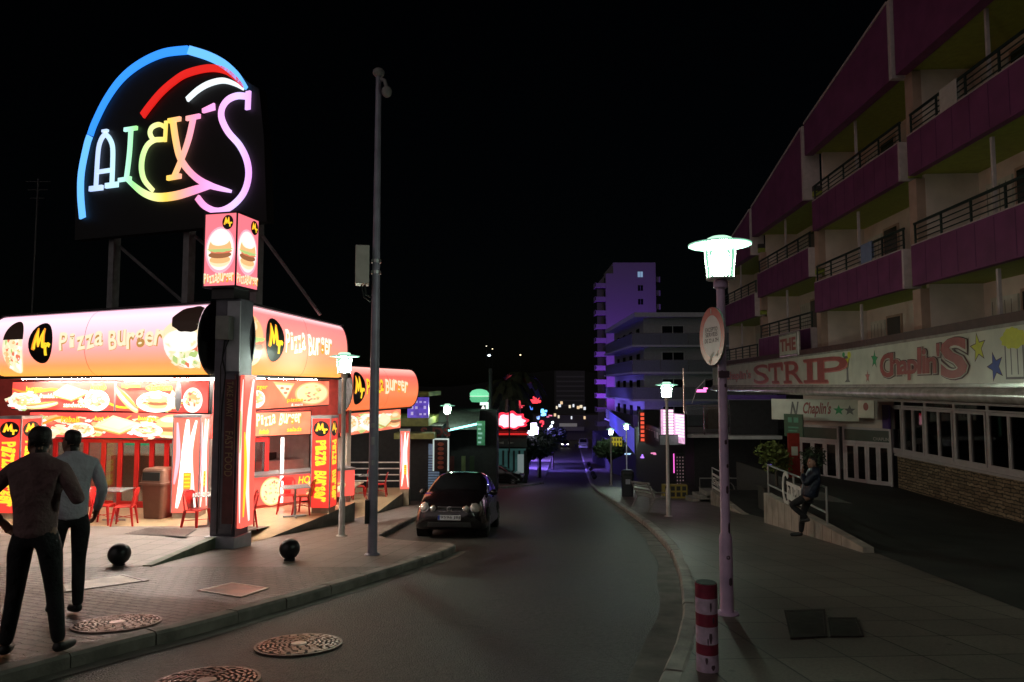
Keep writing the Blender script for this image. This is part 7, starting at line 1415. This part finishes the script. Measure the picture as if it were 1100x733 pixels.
def person(label, loc, rz, J, top, top_col, group=None, hair='short', puffy=0.0, H=1.8, prop=None):
    o = thing('person', label, 'person', loc, rz, group); S = H / 1.8
    V = lambda k: Vector(J[k]) * S
    pel, ch, nb = V('pelvis'), V('chest'), V('neck'); hd = V('head') - Vector((0, 0, .055)); f = Vector(J['face']); mid = (pel + ch) / 2; f.normalize()
    hb = hd - Vector((0, 0, .075)) ; nose = hd + f * .118 - Vector((0, 0, .025)); s = f.cross(Vector((0, 0, 1)))
    body = [[(*pel, .12, .1), (*mid, .115, .085), (*ch, .135, .09), (*nb, .066), (*(nb * .35 + hb * .65), .062), (*(hb + f * .012), .086, .096), (*(hd + f * .008), .086, .1), (*(hd + Vector((0, 0, .07)) - f * .012), .084, .098), (*(hd + Vector((0, 0, .11)) - f * .02), .055)]]
    swe = [[(*(pel - Vector((0, 0, .10))), .165 + puffy, .135 + puffy), (*pel, .175 + puffy, .14 + puffy), (*mid, .175 + puffy, .13 + puffy), (*ch, .185 + puffy, .13 + puffy), (*(nb + Vector((0, 0, .0))), .078 + puffy * .4), (*(nb + Vector((0, 0, .025))), .068 + puffy * .3)]]
    trs = [[(*(pel + Vector((0, 0, .08))), .13, .105), (*pel, .15, .12), (*(pel - Vector((0, 0, .06))), .15, .12)]]; sh = []
    for sd, k in (('L', -1), ('R', 1)):
        so, el, wr = V('sho' + sd), V('elb' + sd), V('wri' + sd); dh = (wr - el).normalized()
        body += [[(*ch, .135, .09), (*so, .058), (*((so + el) / 2), .047), (*el, .04), (*((el + wr) / 2), .036), (*wr, .026, .03)]]; body += hand(wr, Vector(J.get('hd' + sd, dh)), Vector(J.get('pn' + sd, (0, .3, -1))), k)
        c = wr - dh * .03; swe += [[(*ch, .185 + puffy, .13 + puffy), (*so, .077 + puffy * .6), (*((so + el) / 2), .066 + puffy * .6), (*el, .056 + puffy * .5), (*((el + wr) / 2), .052 + puffy * .4), (*c, .042)]]
        hp, kn, an, to = V('hip' + sd), V('kne' + sd), V('ank' + sd), V('toe' + sd)
        body += [[(*pel, .12, .1), (*hp, .085), (*((hp + kn) / 2), .068), (*kn, .054), (*((kn + an) / 2), .05), (*an, .036), (*to, .03)]]
        trs += [[(*(pel - Vector((0, 0, .06))), .15, .12), (*hp, .108), (*((hp + kn) / 2), .09), (*kn, .07), (*(kn * .5 + an * .5), .064), (*(an + Vector((0, 0, .0))), .052)]]
        back = an - (to - an).normalized() * .05 - Vector((0, 0, .02)); to = an + (to - an) * 1.18; to.z = V('toe' + sd).z; sh.append([(*back, .05), (*(an * .5 + to * .5 - Vector((0, 0, .012))), .054, .046), (*to, .044, .036)])
    bo_ = skin_mesh('body', body, m_skin, o)
    for v in bo_.data.vertices:
        r = v.co - hd; fr = r.dot(f); la = r.dot(s)
        if r.length > .2 or fr < .02: continue
        g = lambda c, z, sx, sz: math.exp(-((la - c) / sx) ** 2 - ((r.z - z) / sz) ** 2)
        v.co += f * (.034 * g(0, -.022, .024, .034) + .010 * g(0, .02, .03, .03) + .012 * g(0, -.095, .03, .022) + .008 * g(0, -.06, .03, .012) - .008 * g(.035, .008, .018, .014) - .008 * g(-.035, .008, .018, .014))
    mx = max([abs((v.co - hd).dot(s)) for v in bo_.data.vertices if abs((v.co - hd).z + .01) < .03 and (v.co - hd).length < .18] or [.075])
    for k in (-1, 1):
        b = MB(m_skin); c = hd + s * (mx * .97) * k - f * .008 - Vector((0, 0, .012))
        b.ball((0, 0, 0), .03, 10, 8, (.55, .25, 1.0)); th = atan2(f.y, f.x); b.V = [tuple(c + Matrix.Rotation(th + .25 * k, 3, 'Z') @ Vector(v)) for v in b.V]; b.build('ear', o, smooth=80)
    skin_mesh(top, swe, top_col, o); skin_mesh('trousers', trs, m_trs, o)
    for c in sh: skin_mesh('shoe', [c], m_shoe, o)
    head_parts(o, bo_, hd, f, hair); return o
m_sw1 = M('jumper_taupe', (.21, .125, .125), .85, var=.25, vs=7, bump=1, bs=7, bd=.05); m_sw2 = M('jumper_pale_grey', (.60, .58, .66), .85, var=.12, vs=7, bump=1, bs=7, bd=.05); m_puf = M('puffer_navy', (.012, .018, .035), .45, var=.3, vs=6, bump=1, bs=9, bd=.05)
J1 = dict(pelvis=(0, 0, .96), chest=(0, -.01, 1.33), neck=(0, .0, 1.52), head=(-.015, .035, 1.67), face=(-.8, .6, -.03), shoL=(-.18, -.01, 1.4), elbL=(-.36, -.12, 1.16), wriL=(-.215, -.01, 1.0), shoR=(.18, -.01, 1.4), elbR=(.30, .0, 1.16), wriR=(.17, .22, 1.22), hdL=(.45, .25, -.85), pnL=(.8, .2, .2), hdR=(-.6, .5, .4), pnR=(-.3, .8, .5), hipL=(-.095, 0, .9), kneL=(-.13, .02, .5), ankL=(-.16, -.03, .085), toeL=(-.22, .13, .035), hipR=(.095, 0, .9), kneR=(.13, .04, .5), ankR=(.21, -.02, .085), toeR=(.22, .15, .035))
q = G(40, 705); person('man in taupe jumper and black trousers with hand on hip seen from behind', (q.x - .06, q.y, q.z), radians(8), J1, 'jumper', m_sw1, 'two men walking past the burger shop', H=1.95)
J2 = dict(pelvis=(0, .0, .97), chest=(0, .03, 1.34), neck=(0, .05, 1.53), head=(0, .08, 1.68), face=(-.55, .8, -.03), shoL=(-.18, .04, 1.41), elbL=(-.24, .08, 1.16), wriL=(-.12, .28, 1.15), shoR=(.18, .02, 1.41), elbR=(.25, -.06, 1.16), wriR=(.23, .1, .93), pnR=(-1, .2, 0), hipL=(-.09, 0, .91), kneL=(-.1, .16, .53), ankL=(-.13, -.16, .23), toeL=(-.15, -.08, .09), hipR=(.09, 0, .91), kneR=(.09, .05, .5), ankR=(.08, -.04, .085), toeR=(.06, .13, .035))
q = G(84, 662); person('man in pale grey jumper walking with one foot lifted behind', (q.x - .12, q.y, q.z), radians(42), J2, 'jumper', m_sw2, 'two men walking past the burger shop', H=1.98)
J3 = dict(pelvis=(0, -.06, .93), chest=(0, -.17, 1.29), neck=(0, -.19, 1.47), head=(0, -.14, 1.61), face=(-.45, .9, -.08), shoL=(-.19, -.17, 1.38), elbL=(-.25, .02, 1.13), wriL=(-.07, .06, 1.36), shoR=(.19, -.17, 1.38), elbR=(.28, -.16, 1.12), wriR=(.16, .05, 1.05), hdL=(.2, .0, 1), pnL=(.3, -1, 0), hdR=(-.9, .3, .1), pnR=(0, -.5, -.8), hipL=(-.09, -.06, .88), kneL=(-.1, .3, .68), ankL=(-.1, -.02, .42), toeL=(-.1, .12, .36), hipR=(.09, -.06, .88), kneR=(.09, .06, .5), ankR=(.09, .12, .085), toeR=(.09, .3, .035))
q = G(867, 578.5); person('person in dark puffer jacket leaning on the ramp wall, hand raised to mouth', (q.x - .0, q.y, q.z), radians(68), J3, 'puffer_jacket', m_puf, None, 'short', .055, H=1.84)
JW = dict(pelvis=(0, 0, .96), chest=(0, 0, 1.33), neck=(0, .0, 1.52), head=(0, .03, 1.67), face=(0, 1, 0), shoL=(-.19, 0, 1.43), elbL=(-.26, .02, 1.15), wriL=(-.25, .1, .93), shoR=(.19, 0, 1.43), elbR=(.26, .02, 1.15), wriR=(.25, .1, .93), hipL=(-.09, 0, .9), kneL=(-.1, .12, .5), ankL=(-.1, .15, .085), toeL=(-.1, .3, .035), hipR=(.09, 0, .9), kneR=(.09, -.05, .5), ankR=(.09, -.22, .12), toeR=(.09, -.1, .035))
person('distant person in dark clothes walking on the purple lit pavement', (1.55, 69, gz(69)), radians(180), JW, 'jacket', M('jacket_black', (.012, .012, .014), .7), None)

if __import__('os').environ.get('DBG'):
    for o in bpy.data.objects:
        if o.name.startswith('body'):
            zs = [v.co for v in o.data.vertices]; top = max(v.z for v in zs); hv = [v for v in zs if v.z > top - .16]
            print('HEAD', o.name, top, max(v.x for v in hv) - min(v.x for v in hv), max(v.y for v in hv) - min(v.y for v in hv), len(zs))
